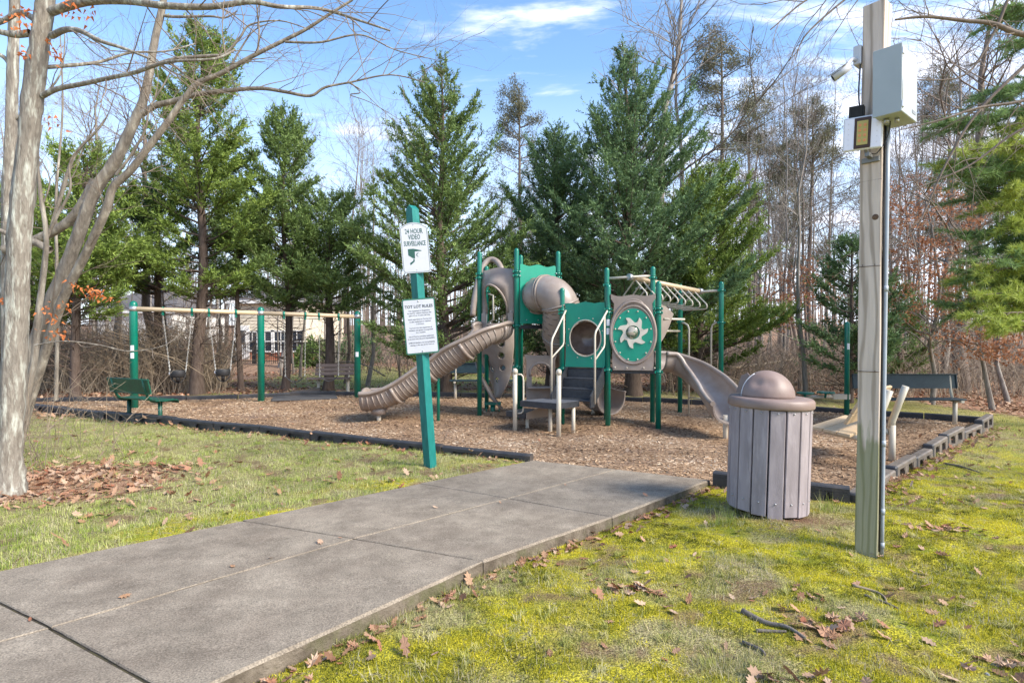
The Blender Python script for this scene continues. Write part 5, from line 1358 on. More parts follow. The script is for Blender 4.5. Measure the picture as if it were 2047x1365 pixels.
def conifer(label, base, H, R, h0, seed, nl=120, nspray=2400, k=13, leaf=.11, lw=.028, mt=None, lean=(0, 0), asym=(0, 0), rise=.55, trunk_r=.14, name='evergreen_tree', prof=.78, group='evergreen trees round the playground', low=0.3, stems=1, dead=26, sprl=1.0, dense=1.55):
    r = np.random.default_rng(seed); base = np.array(base, float); nspray = int(nspray * dense); nl = int(nl * 1.3); lw = lw * 1.1
    t = thing(name, label, 'tree', tuple(base), 0, group)
    def trunk(h):
        h = np.asarray(h, float); q = h / H
        return np.stack([lean[0] * q + .06 * np.sin(h * .9 + seed), lean[1] * q + .06 * np.sin(h * 1.1 + seed * 2), h], -1)
    u = r.uniform(0, 1, nl) ** 1.0; u.sort(); hh = h0 + (H - h0 - .1) * u
    az = r.uniform(0, 2 * np.pi, nl); prof_u = ((1 - u) ** prof) * np.minimum(1, .55 + u / max(low, 1e-3) * .45)
    d_h = np.stack([np.cos(az), np.sin(az)], -1); skew = 1 + asym[0] * d_h[:, 0] + asym[1] * d_h[:, 1]
    Ln = np.maximum(.15, R * prof_u * r.uniform(.62, 1.12, nl) * skew)
    sl = (.12 + rise * u + r.normal(0, .1, nl)); cv = .18 + .25 * u
    P0 = trunk(hh)
    def limb(i, s):
        L_ = Ln[i]; return P0[i] + np.stack([d_h[i, 0] * L_ * s, d_h[i, 1] * L_ * s, L_ * (sl[i] * s + cv[i] * s * s)], -1)
    def ltan(i, s): return unit(np.stack([d_h[i, 0], d_h[i, 1], sl[i] + 2 * cv[i] * s], -1))
    # wood
    zs = np.linspace(-.15, H * .97, 14); tp = trunk(zs); rr = trunk_r * (1 - zs / H) ** .85 + .008; rr[0] *= 1.35
    paths = [(tp, rr)]
    V1, F1 = tubes_np(paths, 8)
    lp = [(limb(np.full(5, i), np.linspace(0, .92, 5)), np.linspace(.008 + .012 * Ln[i], .004, 5)) for i in range(nl)]
    # bare dead limbs on the lower stem
    for _ in range(dead):
        z = r.uniform(.25 * h0 + .1, h0 + .6); a = r.uniform(0, 6.28); L_ = r.uniform(.4, R * .75); p0 = trunk(z); s_ = np.linspace(0, 1, 5)
        el = r.uniform(-.1, .55); pts = p0 + np.stack([np.cos(a) * L_ * s_, np.sin(a) * L_ * s_, L_ * (el * s_ + .1 * s_ ** 2) + .02 * r.normal(size=5)], -1)
        lp.append((pts, np.linspace(.016, .003, 5)))
        for _k in range(3):
            j = r.integers(1, 4); dv = unit(pts[j + 1] - pts[j] + r.normal(0, .5, 3)) * L_ * .4
            lp.append((pts[j] + dv * np.linspace(0, 1, 5)[:, None], np.linspace(.006, .002, 5)))
    V2, F2 = tubes_np(lp, 4)
    o = np_mesh('trunk', V1, F1, BARK_DARK, t, True, smooth=True); np_mesh('branches', V2, F2, BARK_DARK, t, True, smooth=True)['kind'] = 'stuff'
    # sprays
    pr = Ln ** 1.25; pr /= pr.sum(); i = r.choice(nl, nspray, p=pr); s = .22 + .80 * r.uniform(0, 1, nspray) ** .75
    p = limb(i, s); tg = ltan(i, np.minimum(s, 1)); lat = unit(np.stack([-tg[:, 1], tg[:, 0], np.zeros(nspray)], -1))
    d = unit(tg * r.uniform(.6, 1.2, (nspray, 1)) + lat * r.normal(0, .9, (nspray, 1)) + np.array([0, 0, 1]) * r.normal(.30, .38, (nspray, 1)))
    sp_l = (.22 + .34 * r.uniform(size=nspray)) * sprl * np.clip(.55 + .5 * Ln[i] / R, .5, 1.1)
    q = r.uniform(.05, 1, (nspray, k)); pos = p[:, None] + d[:, None] * (sp_l[:, None, None] * q[..., None]) + r.normal(0, .018, (nspray, k, 3))
    ld = unit(d[:, None] * 1.0 + r.normal(0, .62, (nspray, k, 3)) + np.array([0, 0, .12]))
    ln_ = leaf * (1.15 - .55 * q) * r.uniform(.7, 1.25, (nspray, k)); w_ = lw * r.uniform(.7, 1.2, (nspray, k))
    V, F = leaves_np(pos.reshape(-1, 3), ld.reshape(-1, 3), ln_.ravel(), w_.ravel(), r)
    cl = np.clip(.5 + .23 * r.normal(size=(nspray, 1)) + .16 * r.normal(size=(nspray, k)) + .12 * (q - .5), 0, 1)
    np_mesh('crown', V, F, mt or CEDAR, t, True, rnd=np.repeat(cl.ravel(), 3)); return t

def grow(p, d, L_, rad, lvl, r, out, spread=.6, up=.25, kids_=(3, 5), wob=.12, shrink=.62, minr=.004):
    n = 6 if lvl == 0 else (5 if lvl == 1 else 4)
    pts = [np.array(p, float)]; dd = np.array(d, float)
    for k in range(n - 1):
        dd = unit(dd + r.normal(0, wob, 3) + np.array([0, 0, up * .25])); pts.append(pts[-1] + dd * L_ / (n - 1))
    pts = np.array(pts); rr = np.linspace(rad, max(minr * .6, rad * (.55 if lvl == 0 else .3)), n); out.append((pts, rr, lvl))
    return pts, rr
def bare_paths(seed, H=10.0, rad=.11, fork=.35, nb=16, spread=.7, depth=3, twigs=5, up=.45, first=.35, slim=1.0, minr=.0035):
    r = np.random.default_rng(seed); out = []
    zs = np.linspace(0, 1, 9); trunk = np.stack([.018 * H * np.cumsum(r.normal(0, .62, 9)), .018 * H * np.cumsum(r.normal(0, .62, 9)), zs * H], -1); trunk[0, :2] = 0
    rr = rad * (1 - zs) ** .8 + .006; rr[0] *= 1.2; out.append((np.vstack([trunk[0] - [0, 0, .3], trunk]), np.concatenate([[rr[0] * 1.1], rr]), 0))
    def sub(p, d, L_, rad_, lvl):
        n = 5 if lvl == 1 else 4; pts = [p]; dd = d
        for k in range(n - 1):
            dd = unit(dd + r.normal(0, .13, 3) + np.array([0, 0, up * .16])); pts.append(pts[-1] + dd * L_ / (n - 1))
        pts = np.array(pts); out.append((pts, np.linspace(rad_, max(minr * .5, rad_ * .3), n), lvl))
        if lvl < depth:
            nk = r.integers(twigs - 1, twigs + 2) if lvl == 1 else r.integers(2, 5)
            for _ in range(nk):
                q = r.uniform(.25, .98) * (n - 1); j = min(int(q), n - 2); pp = pts[j] + (pts[j + 1] - pts[j]) * (q - j)
                t = unit(pts[j + 1] - pts[j]); nd = unit(t + unit(np.cross(t, r.normal(size=3))) * r.uniform(.5, 1.1)); sub(pp, nd, L_ * r.uniform(.35, .6), max(minr, rad_ * .48), lvl + 1)
    for _ in range(nb):
        z = first + (1 - first) * r.uniform() ** .9; j = min(int(z * 8), 7); pp = trunk[j] + (trunk[j + 1] - trunk[j]) * (z * 8 - j)
        a = r.uniform(0, 6.28); el = r.uniform(.25, 1.1); d = unit(np.array([np.cos(a), np.sin(a), el]))
        sub(pp, d, H * r.uniform(.16, .32) * (1.15 - z * .75) * spread * 1.4, max(.008, rad * (1 - z) * .55) * slim, 1)
    return out
def bare_mesh(name, seed, mt, **kw):
    out = bare_paths(seed, **kw)
    a = [(p, r_) for p, r_, l in out if l == 0]; b = [(p, r_) for p, r_, l in out if l > 0]
    V1, F1 = tubes_np(a, 7); V2, F2 = tubes_np(b, 3)
    me = np_mesh(name, np.vstack([V1, V2]), np.vstack([F1, F2 + len(V1)]), mt, smooth=True); m = me.data; bpy.data.objects.remove(me); return m, out
def tufts_at(pts, r, n, spread, ln, wd, up=.3):
    i = r.integers(0, len(pts), n); c = pts[i] + r.normal(0, spread, (n, 3)) * np.array([1, 1, .45])
    return c

# prototypes of bare woodland trees; the copies share their meshes
protos = []
for k, (H, rad, nb, sprd, mt) in enumerate([(11, .10, 22, .75, BARK_GREY), (13, .14, 24, .7, BARK_GREY), (10, .07, 20, .6, BARK_BROWN), (12, .09, 18, .55, BARK_GREY), (8, .05, 18, .8, BARK_BROWN), (14, .17, 26, .85, BARK_BROWN), (9, .045, 14, .5, BARK_GREY)]):
    m, out = bare_mesh('bare_tree', 100 + k, mt, H=H, rad=rad, nb=int(nb * 1.35), spread=sprd * 1.1, twigs=7, first=.28 if k != 3 else .45); protos.append((m, H, rad, out))
def bare_tree(k, x, y, H, label, group, rz=None, girth=1.0, lean=0.0):
    m, H0, rad, _ = protos[k]; o = bpy.data.objects.new('bare_tree', m); COL.objects.link(o)
    s_ = H / H0; o.scale = (s_ * girth, s_ * girth, s_); o.rotation_euler = (lean, random.uniform(-.03, .03), random.uniform(0, 6.28) if rz is None else rz)
    o.location = (x, y, z1(x, y, False) - .03); tag(o, label, 'tree', group); return o
# sparse tall pines: bare stem, ragged olive crown on short horizontal limbs
def pine_mesh(name, seed, H, h0, R, nl=46, mt=PINE_FAR, tuft=70, rad=.11):
    r = np.random.default_rng(seed); zs = np.linspace(-.3, H, 12); tr = np.stack([.05 * np.cumsum(r.normal(0, .5, 12)), .05 * np.cumsum(r.normal(0, .5, 12)), zs], -1)
    tr[0, :2] = tr[1, :2] = 0
    paths = [(tr, rad * (1 - np.clip(zs, 0, H) / H) ** .7 + .012)]; V1, F1 = tubes_np(paths, 7); lp = []; ends = []
    for i in range(nl):
        z = h0 + (H - h0) * r.uniform(); q = (z - h0) / (H - h0); L_ = R * (1.05 - q * .75) * r.uniform(.4, 1.1) * (.5 + .5 * min(1, q * 4)); a = r.uniform(0, 6.28); s_ = np.linspace(0, 1, 5); j = np.interp(z, zs, np.arange(12)); p0 = np.array([np.interp(z, zs, tr[:, 0]), np.interp(z, zs, tr[:, 1]), z])
        pts = p0 + np.stack([np.cos(a) * L_ * s_, np.sin(a) * L_ * s_, L_ * (.15 + .35 * q) * s_ + .1 * L_ * s_ ** 2], -1) + r.normal(0, .03 * L_, (5, 3)) * s_[:, None]; lp.append((pts, np.linspace(.028, .006, 5)))
        for _ in range(5):
            j = r.integers(2, 5); e = pts[j] + r.normal(0, .22 * L_, 3) * np.array([1, 1, .5]) + [0, 0, .06]; lp.append((np.linspace(pts[j - 1], e, 5), np.linspace(.010, .004, 5))); ends.append(e)
        ends.append(pts[-1])
    V2, F2 = tubes_np(lp, 3); ends = np.array(ends); n = len(ends) * tuft; i = np.repeat(np.arange(len(ends)), tuft)
    c = ends[i] + r.normal(0, .12, (n, 3)); d = unit(r.normal(size=(n, 3)) + [0, 0, .4]); V3_, F3 = leaves_np(c, d, r.uniform(.06, .12, n), r.uniform(.02, .04, n), r)
    return np.vstack([V1, V2]), np.vstack([F1, F2 + len(V1)]), V3_, F3, np.repeat(np.clip(r.normal(.5, .22, n), 0, 1), 3)
pines = []
for k, (H, h0, R, nl) in enumerate([(12, 5.0, 2.5, 48), (13, 7.0, 2.2, 40), (11, 4.2, 2.5, 50)]):
    a, b, c, d, e = pine_mesh('p', 300 + k, H, h0, R, nl); o1 = np_mesh('stem', a, b, BARK_BROWN, smooth=True); o2 = np_mesh('needles', c, d, PINE_FAR, rnd=e); pines.append((H, o1.data, o2.data)); bpy.data.objects.remove(o1); bpy.data.objects.remove(o2)
def far_pine(k, x, y, H, label, group='ragged pines in the woods'):
    H0, m1, m2 = pines[k]; s_ = H / H0; t = thing('pine_tree', label, 'tree', (x, y, z1(x, y, False)), random.uniform(0, 6.28), group); t.scale = (s_, s_, s_)
    for n_, m in (('trunk', m1), ('crown', m2)):
        o = bpy.data.objects.new(n_, m); COL.objects.link(o); o.parent = t
    return t
def XY(px, Y): return ((px - 1023.5) / FPX * Y, Y)

# ------------------------------------------------------------------ evergreens round the playground
def ever(px, Y, topy, **kw):
    x, y = XY(px, Y); z0 = z1(x, y, False); H = CAM_Z + (668 - topy) / FPX * Y - z0; return (x, y, z0), H
b, H = ever(888, 15.2, 128); conifer('tall pointed evergreen right behind the signpost', b, H, 3.0, .55, 1, nl=180, nspray=4900, k=14, mt=CEDAR, lean=(-.1, 0), trunk_r=.15, rise=.75, prof=.86, low=.05)
b, H = ever(1262, 14.9, 98); conifer('tallest broad evergreen behind the overhead ladder, with a split brown trunk', b, H, 3.2, .7, 2, nl=190, nspray=5600, k=14, mt=CEDAR_BLUE, lean=(-.2, 0), trunk_r=.2, rise=.85, prof=.9, low=.05, asym=(.1, 0))
b, H = ever(1400, 15.6, 330); conifer('lower spreading evergreen on the right flank of the tallest one', b, H, 2.35, .5, 3, nl=110, nspray=3700, k=14, mt=CEDAR_BRIGHT, lean=(.2, 0), trunk_r=.13, rise=.65, prof=.7, low=.1, asym=(.1, 0))
b, H = ever(1105, 16.8, 262); conifer('evergreen standing behind the tube slide, between the two tallest', b, H, 2.7, .6, 4, nl=130, nspray=4400, k=14, mt=CEDAR_BLUE, lean=(.1, 0), trunk_r=.15, rise=.85, prof=.75, low=.08)
b, H = ever(398, 15.0, 62); conifer('tall evergreen over the bucket swings with its lower trunk bare', b, H, 2.05, 2.5, 5, nl=130, nspray=3700, k=13, mt=CEDAR_BRIGHT, lean=(.12, 0), trunk_r=.16, rise=.6, prof=.55, low=.12, dead=44)
b, H = ever(572, 16.2, 225); conifer('slimmer evergreen above the belt swings', b, H, 1.65, 2.2, 6, nl=120, nspray=2900, k=13, mt=CEDAR, lean=(0, 0), trunk_r=.11, rise=.6, prof=.6, low=.12, dead=44)
b, H = ever(652, 16.4, 395); conifer('short evergreen with a forked trunk behind the brown plank bench', b, H, 1.6, 2.1, 7, nl=80, nspray=1900, k=13, mt=CEDAR, lean=(.2, 0), trunk_r=.15, rise=.5, prof=.5, low=.1, dead=30)
b, H = ever(478, 15.8, 330); conifer('thin evergreen squeezed between the bucket swings and the middle post', b, H, 1.1, 2.8, 8, nl=50, nspray=800, k=13, mt=CEDAR, trunk_r=.08, rise=.5, prof=.55, low=.1, dead=34)
b, H = ever(318, 16.0, 370); conifer('dark evergreen behind the left end of the swing frame', b, H, 1.4, 2.7, 9, nl=60, nspray=1100, k=13, mt=CEDAR, trunk_r=.14, rise=.5, prof=.5, low=.1, dead=30)
b, H = ever(148, 13.6, 300); conifer('evergreen with slanting trunk between the leaning grey trunks and the swing frame', b, H, 1.7, 1.9, 10, nl=90, nspray=2200, k=13, mt=CEDAR_BRIGHT, lean=(.3, 0), trunk_r=.11, rise=.45, prof=.5, low=.1, dead=40)
b, H = ever(55, 15.0, 390); conifer('evergreen at the far left edge, seen behind the big grey trunk', b, H, 1.8, 1.6, 11, nl=80, nspray=1700, k=13, mt=CEDAR_BRIGHT, trunk_r=.12, rise=.5, prof=.5, low=.1, dead=30)
b, H = ever(1700, 13.6, 470); conifer('small loose evergreen behind the timber pole', b, H, 1.25, .5, 12, nl=70, nspray=1300, k=13, mt=CEDAR_BLUE, trunk_r=.07, rise=.35, prof=.65, low=.15, dead=14, leaf=.09)
b, H = ever(1795, 16.5, 560); conifer('young dark evergreen just right of the timber pole', b, H, 1.1, .4, 13, nl=50, nspray=800, k=13, mt=CEDAR, trunk_r=.05, rise=.35, prof=.7, low=.15, dead=10, leaf=.09)

# ------------------------------------------------------------------ ragged pines and bare trees of the woods
for k, (px, Y, top, kind, lab) in enumerate([(1043, 24, 188, 0, 'ragged pine rising between the two tallest evergreens'), (1447, 22, 72, 0, 'tall ragged pine right of the tallest evergreen'), (1497, 27, 215, 1, 'ragged pine just right of the tall ragged pine'),
        (1618, 26, 222, 2, 'bushy-topped ragged pine left of the security camera'), (1560, 33, 300, 1, 'small ragged pine between two larger pines in the woods'), (1900, 27, 150, 0, 'ragged pine right of the grey cabinet')]):
    x, y = XY(px, Y); far_pine(kind, x, y, CAM_Z + (668 - top) / FPX * Y, lab)
special = [(1, 1318, 19, -90, 1.2, 'bare grey tree forking high above the tallest evergreen'), (5, 1925, 17.5, -60, 1.2, 'thickest bare trunk at the right, behind the dark bench'), (3, 1612, 14.6, 130, .9, 'slim straight pale trunk left of the small loose evergreen'),
           (1, 1375, 23, 30, 1.0, 'bare tree leaning over the right flank of the evergreens'), (5, 318, 17.5, 120, 1.15, 'broad brown trunk behind the left swing post'), (1, 228, 18.5, 150, 1.1, 'bare brown trunk left of the swing frame'), (0, 562, 30, 250, 1.2, 'bare grey trunk in front of the cream house'),
           (0, 735, 18.5, 280, .9, 'bare twiggy tree between the swing frame and the signpost'), (4, 690, 19, 240, .9, 'thin bare tree right above the brown plank bench'), (1, 1880, 19, 60, 1.0, 'dark bare trunk left of the thickest trunk'), (0, 2015, 14.5, 230, .8, 'bare sapling trunk at the right edge of the woods')]
for k, px, Y, top, g_, lab in special:
    x, y = XY(px, Y); bare_tree(k, x, y, CAM_Z + (668 - top) / FPX * Y, lab, None, girth=g_)
rt = random.Random(5)
n_ = 0
for (px0, px1, Y0, Y1, n, t0, t1, grp, lab) in [(1470, 2120, 17, 42, 60, 60, 420, 'bare trees of the right-hand woods', 'slender bare grey-brown tree in the woods on the right'),
        (560, 860, 20, 46, 16, 260, 520, 'bare trees beyond the signpost', 'slender bare tree in the gap between the swing frame and signpost'),
        (-140, 480, 17, 44, 34, 180, 480, 'bare trees behind the swings', 'bare woodland tree behind the swing set'),
        (900, 1480, 24, 48, 26, 250, 470, 'bare trees behind the tall evergreens', 'bare woodland tree showing between the tall evergreens')]:
    for _ in range(n):
        px, Y = rt.uniform(px0, px1), rt.uniform(Y0, Y1); x, y = XY(px, Y); k = rt.choice([0, 1, 2, 2, 3, 3, 4, 6, 6])
        if abs(x + 14.5) < 5 and y > 27 and px0 < 480: continue
        lb, gp = lab, grp
        if px0 == 1470:
            w_ = 'above the litter bin' if px < 1600 else 'close round the timber pole' if px < 1790 else 'behind the dark rear bench' if px < 1950 else 'at the right edge of the picture'
            lb, gp = 'slender bare grey-brown tree of the right-hand woods ' + w_, grp + ', ' + w_
        elif px0 == -140:
            w_ = 'left of the swing frame' if px < 260 else 'seen between the left and middle swing posts'
            lb, gp = 'bare woodland tree ' + w_, grp + ', ' + w_
        elif px0 == 900:
            w_ = 'left of the tallest evergreen' if px < 1240 else 'right of the tallest evergreen'
            lb, gp = 'bare woodland tree showing ' + w_, grp + ', ' + w_
        bare_tree(k, x, y, CAM_Z + (668 - rt.uniform(t0, t1)) / FPX * Y, lb, gp, girth=rt.uniform(.5, .85), lean=rt.gauss(0, .065))
# thin stems far off
FARW = bare_mesh('far_stem', 555, BARK_GREY, H=11, rad=.09, nb=16, spread=.5, twigs=4, depth=2)[0]
# far belt of the woods that reads as one mass
r_ = np.random.default_rng(77); paths = []
for _ in range(900):
    a = r_.uniform(-1.02, 1.02); d_ = r_.uniform(44, 85); x, y = math.tan(a) * 1.0 * d_ * .9, d_
    z0 = z1(x, y, False); H = r_.uniform(6, 12.5); s_ = np.linspace(0, 1, 4); lx, ly = r_.normal(0, .5, 2)
    paths.append((np.stack([x + lx * s_ ** 2, y + ly * s_ ** 2, z0 - .2 + H * s_], -1), np.array([1, .8, .5, .1]) * r_.uniform(.05, .13)))
    for q in range(6):
        z = r_.uniform(.2, .95); L_ = r_.uniform(.7, 2.4) * (1.1 - z); aa = r_.uniform(0, 6.28); p0 = np.array([x + lx * z * z, y + ly * z * z, z0 + H * z])
        paths.append((p0 + np.stack([np.cos(aa) * L_ * s_, np.sin(aa) * L_ * s_, L_ * .8 * s_], -1), np.array([.03, .024, .018, .01])))
V, F = tubes_np(paths, 3); o = np_mesh('far_woods', V, F, BARK_BROWN); tag(o, 'distant belt of bare trees closing the view behind everything', kind='stuff')
# tangled undergrowth
def brush(name, lab, region, n, h, mt, seed, nseg=4, rad=.006, arch=.95):
    r = np.random.default_rng(seed); x, y = region(r, n); z = zground(x, y, False); hh = h * r.uniform(.35, 1.2, n); a = r.uniform(0, 6.28, n); s_ = np.linspace(0, 1, nseg)[None, :]
    lean_ = r.uniform(.1, 1.2, n)[:, None] * arch
    X = x[:, None] + np.cos(a)[:, None] * lean_ * hh[:, None] * s_ ** 1.6 + r.normal(0, .12, (n, nseg)) * s_; Y = y[:, None] + np.sin(a)[:, None] * lean_ * hh[:, None] * s_ ** 1.6; Z = z[:, None] - .03 + hh[:, None] * (s_ - .25 * lean_ * s_ ** 2)
    main = np.stack([X, Y, Z], -1); rr = rad * np.array([1, .85, .65, .45, .2])[:nseg]; paths = [(p, rr) for p in main]
    k = 3; i = np.repeat(np.arange(n), k); q = r.integers(1, nseg - 1, n * k); p0 = main[i, q]; d = unit(r.normal(size=(n * k, 3)) + [0, 0, .5]); L_ = (hh[i] * r.uniform(.15, .5, n * k))[:, None, None]
    sp2 = np.linspace(0, 1, 3)[None, :, None]; tw = p0[:, None] + d[:, None] * L_ * sp2 + r.normal(0, .02, (n * k, 3, 3)) * sp2; paths += [(p, np.array([.5, .35, .15]) * rad) for p in tw]
    V, F = tubes_np(paths, 3); o = np_mesh(name, V, F, mt); tag(o, lab, kind='stuff'); return o
def reg(px0, px1, Y0, Y1):
    def f(r, n):
        Y = Y0 + (Y1 - Y0) * r.uniform(0, 1, n) ** 1.2; px = r.uniform(px0, px1, n); return (px - 1023.5) / FPX * Y, Y
    return f
brush('undergrowth', 'brown tangle of brambles and saplings in the right-hand woods', reg(1330, 2150, 15.5, 34), 2600, 1.7, TWIG_DARK, 1, rad=.009)
brush('undergrowth', 'pale dry stems and brambles in the right-hand woods', reg(1330, 2150, 14.0, 28), 1200, 1.3, TWIG, 2, rad=.006)
brush('undergrowth', 'straw-coloured thicket behind the bucket swings', reg(-60, 455, 15.0, 22), 2100, 2.3, TWIG, 3, rad=.008)
brush('undergrowth', 'dark thicket behind the straw-coloured stems on the left', reg(-120, 400, 17, 34), 1800, 2.0, TWIG_DARK, 4, rad=.010)
brush('undergrowth', 'thin brush beyond the lawn behind the signpost', reg(640, 1340, 22, 40), 1400, 2.2, TWIG_DARK, 5, rad=.012)
brush('dry_stems', 'fine pale stems beside the big grey trunk on the left', lambda r, n: (r.normal(-5.9, .5, n), r.normal(7.0, .6, n)), 60, 1.3, TWIG, 6, rad=.004, arch=.9)
# russet leaves still clinging in the woods
def clinging(name, lab, centers, n, mt, seed, ln=(.06, .11), sp=(.7, .7, .25)):
    r = np.random.default_rng(seed); c = np.array(centers, float); i = r.integers(0, len(c), n); sub_ = r.normal(0, 1, (len(c), 14, 3)) * np.array(sp) * .8
    p = c[i] + sub_[i, r.integers(0, 14, n)] + r.normal(0, .14, (n, 3)) * [1, 1, .5]; d = unit(r.normal(size=(n, 3)) + [0, 0, -.5]); V, F = leaves_np(p, d, r.uniform(*ln, n), r.uniform(.03, .06, n), r)
    return V, F, np.repeat(r.uniform(0, 1, n), 3)
def oak(px, Y, top, pts, seed, lab, n=2600):
    x, y = XY(px, Y); z0 = z1(x, y, False); H = CAM_Z + (668 - top) / FPX * Y; t = thing('oak_tree', lab, 'tree', (x, y, z0), 0, 'young oaks holding russet leaves')
    out = bare_paths(seed, H=H, rad=.06, nb=20, spread=.9, first=.15, up=.15); V, F = tubes_np([(p, r_) for p, r_, l in out], 4); np_mesh('trunk', V, F, BARK_GREY, t, True, smooth=True)
    cs = [np.array(P(a, b_, Y + random.uniform(-.5, .5))) - [x, y, z0] for a, b_ in pts]; V, F, rn = clinging('l', '', cs, n, OAKLEAF, seed, sp=(.55, .6, .22)); np_mesh('leaves', V, F, OAKLEAF, t, True, rnd=rn)
oak(1865, 13.5, 330, [(1850, 400), (1880, 420), (1900, 470), (1840, 500), (1870, 530), (1910, 545), (1830, 560), (1890, 600), (1930, 600), (1850, 640), (1800, 610), (1820, 440)], 21, 'young oak with russet leaves above the dark bench', 4200)
oak(1985, 12.5, 480, [(1960, 650), (2000, 660), (2030, 640), (1975, 700), (2040, 690), (1940, 690), (2010, 610)], 22, 'low young oak with russet leaves at the right edge', 1800)
oak(1600, 17, 430, [(1590, 560), (1610, 540), (1625, 600), (1570, 600), (1600, 640), (1640, 570), (1560, 640)], 23, 'young oak with russet leaves left of the timber pole', 2000)
oak(1780, 20, 330, [(1785, 400), (1800, 360), (1770, 440), (1810, 460), (1790, 520)], 24, 'oak sapling with russet leaves close behind the timber pole', 1400)

# ------------------------------------------------------------------ bright long-needled pine reaching in from the right
def plume_pine(label, base, H, boughs, seed, mts, nt=26, ln=.13):
    r = np.random.default_rng(seed); t = thing('long_needled_pine', label, 'tree', base); b = np.array(base)
    zs = np.linspace(-.2, H, 9); V1, F1 = tubes_np([(np.stack([0 * zs, 0 * zs, zs], -1), np.linspace(.19, .06, 9))], 9); np_mesh('trunk', V1, F1, BARK_BROWN, t, True, smooth=True)
    for gi, (mt, bl) in enumerate(zip(mts, boughs)):
        lp, C, D = [], [], []
        for tip, zt_ in bl:
            tip = np.array(tip) - b; p0 = np.array([0, 0, max(.5, zt_)]); s_ = np.linspace(0, 1, 7); pts = p0 + (tip - p0) * s_[:, None] + np.array([0, 0, 1]) * (np.sin(s_ * np.pi) * .25)[:, None]; lp.append((pts, np.linspace(.035, .006, 7)))
            for _ in range(nt):
                q = r.uniform(.35, 1.0) ** .8 * 6; j = min(int(q), 5); pp = pts[j] + (pts[j + 1] - pts[j]) * (q - j); dd = unit(unit(pts[j + 1] - pts[j]) + r.normal(0, .55, 3) * [1, 1, .35]); L_ = r.uniform(.25, .6)
                tw = pp + dd * L_ * np.linspace(0, 1, 4)[:, None]; lp.append((tw, np.linspace(.007, .003, 4)))
                m = 120; qq = r.uniform(.25, 1.05, m); C.append(pp + dd * (L_ * qq)[:, None]); D.append(unit(dd * .7 + r.normal(0, .62, (m, 3))))
        V, F = tubes_np(lp, 4); np_mesh('boughs', V, F, BARK_BROWN, t, True, smooth=True)['kind'] = 'stuff'
        C, D = np.vstack(C), np.vstack(D); n = len(C); V, F = leaves_np(C, D, r.uniform(.8, 1.2, n) * ln, r.uniform(.008, .014, n), r); np_mesh('needles', V, F, mt, t, True, rnd=np.repeat(np.clip(r.normal(.5, .2, n), 0, 1), 3))
px_tips = lambda lst, Y: [(tuple(P(a, b_, Y + random.uniform(-.7, .7))), CAM_Z + (668 - b_ - random.uniform(20, 70)) / FPX * (Y + 1)) for a, b_ in lst]
plume_pine('bright green long-needled pine reaching in from the right edge', (11.0, 9.6, 0), 9.5,
    [px_tips([(1930, 355), (1950, 330), (1990, 310), (1905, 345), (1985, 370), (2040, 340), (1960, 520), (2040, 440), (2020, 480), (1945, 545), (2000, 560), (1900, 250), (2040, 250), (1990, 230), (1910, 610), (2040, 530), (1925, 400), (1960, 380), (2020, 350), (1930, 470), (1990, 500), (2035, 570), (1975, 190), (2035, 180), (2020, 90), (1990, 30), (2040, 20)], 9.2),
     px_tips([(1985, 610), (2020, 630), (2040, 600), (1960, 590), (2035, 655), (2000, 650), (1940, 300), (1870, 330), (2030, 380), (1975, 415), (2040, 300), (1990, 540), (2040, 500), (1930, 560), (2010, 450), (1950, 630), (2030, 250)], 8.8)], 31, (PINE_G, PINE_Y), nt=30, ln=.12)
# ------------------------------------------------------------------ foreground trees on the left
LICHEN = mat('pale_lichened_bark', (.27, .24, .20), .9, col2=(.12, .10, .08), nscale=9, ndetail=9, lo=.36, hi=.72, stretch=(4.5, 4.5, .9), bump=1.0, bscale=22, col3=(.52, .53, .46), n3=5)
SMOOTHB = mat('smooth_grey_brown_bark', (.24, .205, .165), .85, col2=(.12, .10, .08), nscale=8, ndetail=8, lo=.4, hi=.62, stretch=(4, 4, .8), bump=.9, bscale=26, col3=(.44, .40, .33), n3=4)
def pp(lst, Y):
    return [np.array(P(a, b_, Y[i] if isinstance(Y, (list, tuple)) else Y)) for i, (a, b_) in enumerate(lst)]
def npath(pts, n):
    v = smooth_path([V3(p) for p in pts], n); return np.array([tuple(q) for q in v])
def twigs_from(paths, r, per_m, L_, rad, depth, out, up=.1, droop=0.0, s0=.2):
    for pts, rr in paths:
        seg = np.linalg.norm(np.diff(pts, axis=0), axis=1); tot = seg.sum(); n = max(1, int(tot * per_m * r.uniform(.7, 1.3)))
        cum = np.concatenate([[0], np.cumsum(seg)]); new = []
        for _ in range(n):
            q = r.uniform(s0, 1) * tot; j = min(np.searchsorted(cum, q) - 1, len(seg) - 1); j = max(j, 0); p = pts[j] + (pts[j + 1] - pts[j]) * ((q - cum[j]) / max(seg[j], 1e-6))
            t = unit(pts[j + 1] - pts[j]); side = unit(np.cross(t, r.normal(size=3))); d = unit(t * r.uniform(.5, 1.1) + side * r.uniform(.5, 1.0) + np.array([0, 0, up])); l = L_ * r.uniform(.4, 1.2)
            k = 6; pt = [p]; dd = d
            for _k in range(k - 1): dd = unit(dd + r.normal(0, .14, 3) + np.array([0, 0, up * .3 - droop])); pt.append(pt[-1] + dd * l / (k - 1))
            new.append((np.array(pt), np.linspace(min(rad, rr[min(j, len(rr) - 1)] * .6), rad * .3, k)))
        out += new
        if depth > 1: twigs_from(new, r, per_m * 1.5, L_ * .5, rad * .55, depth - 1, out, up, droop, .15)
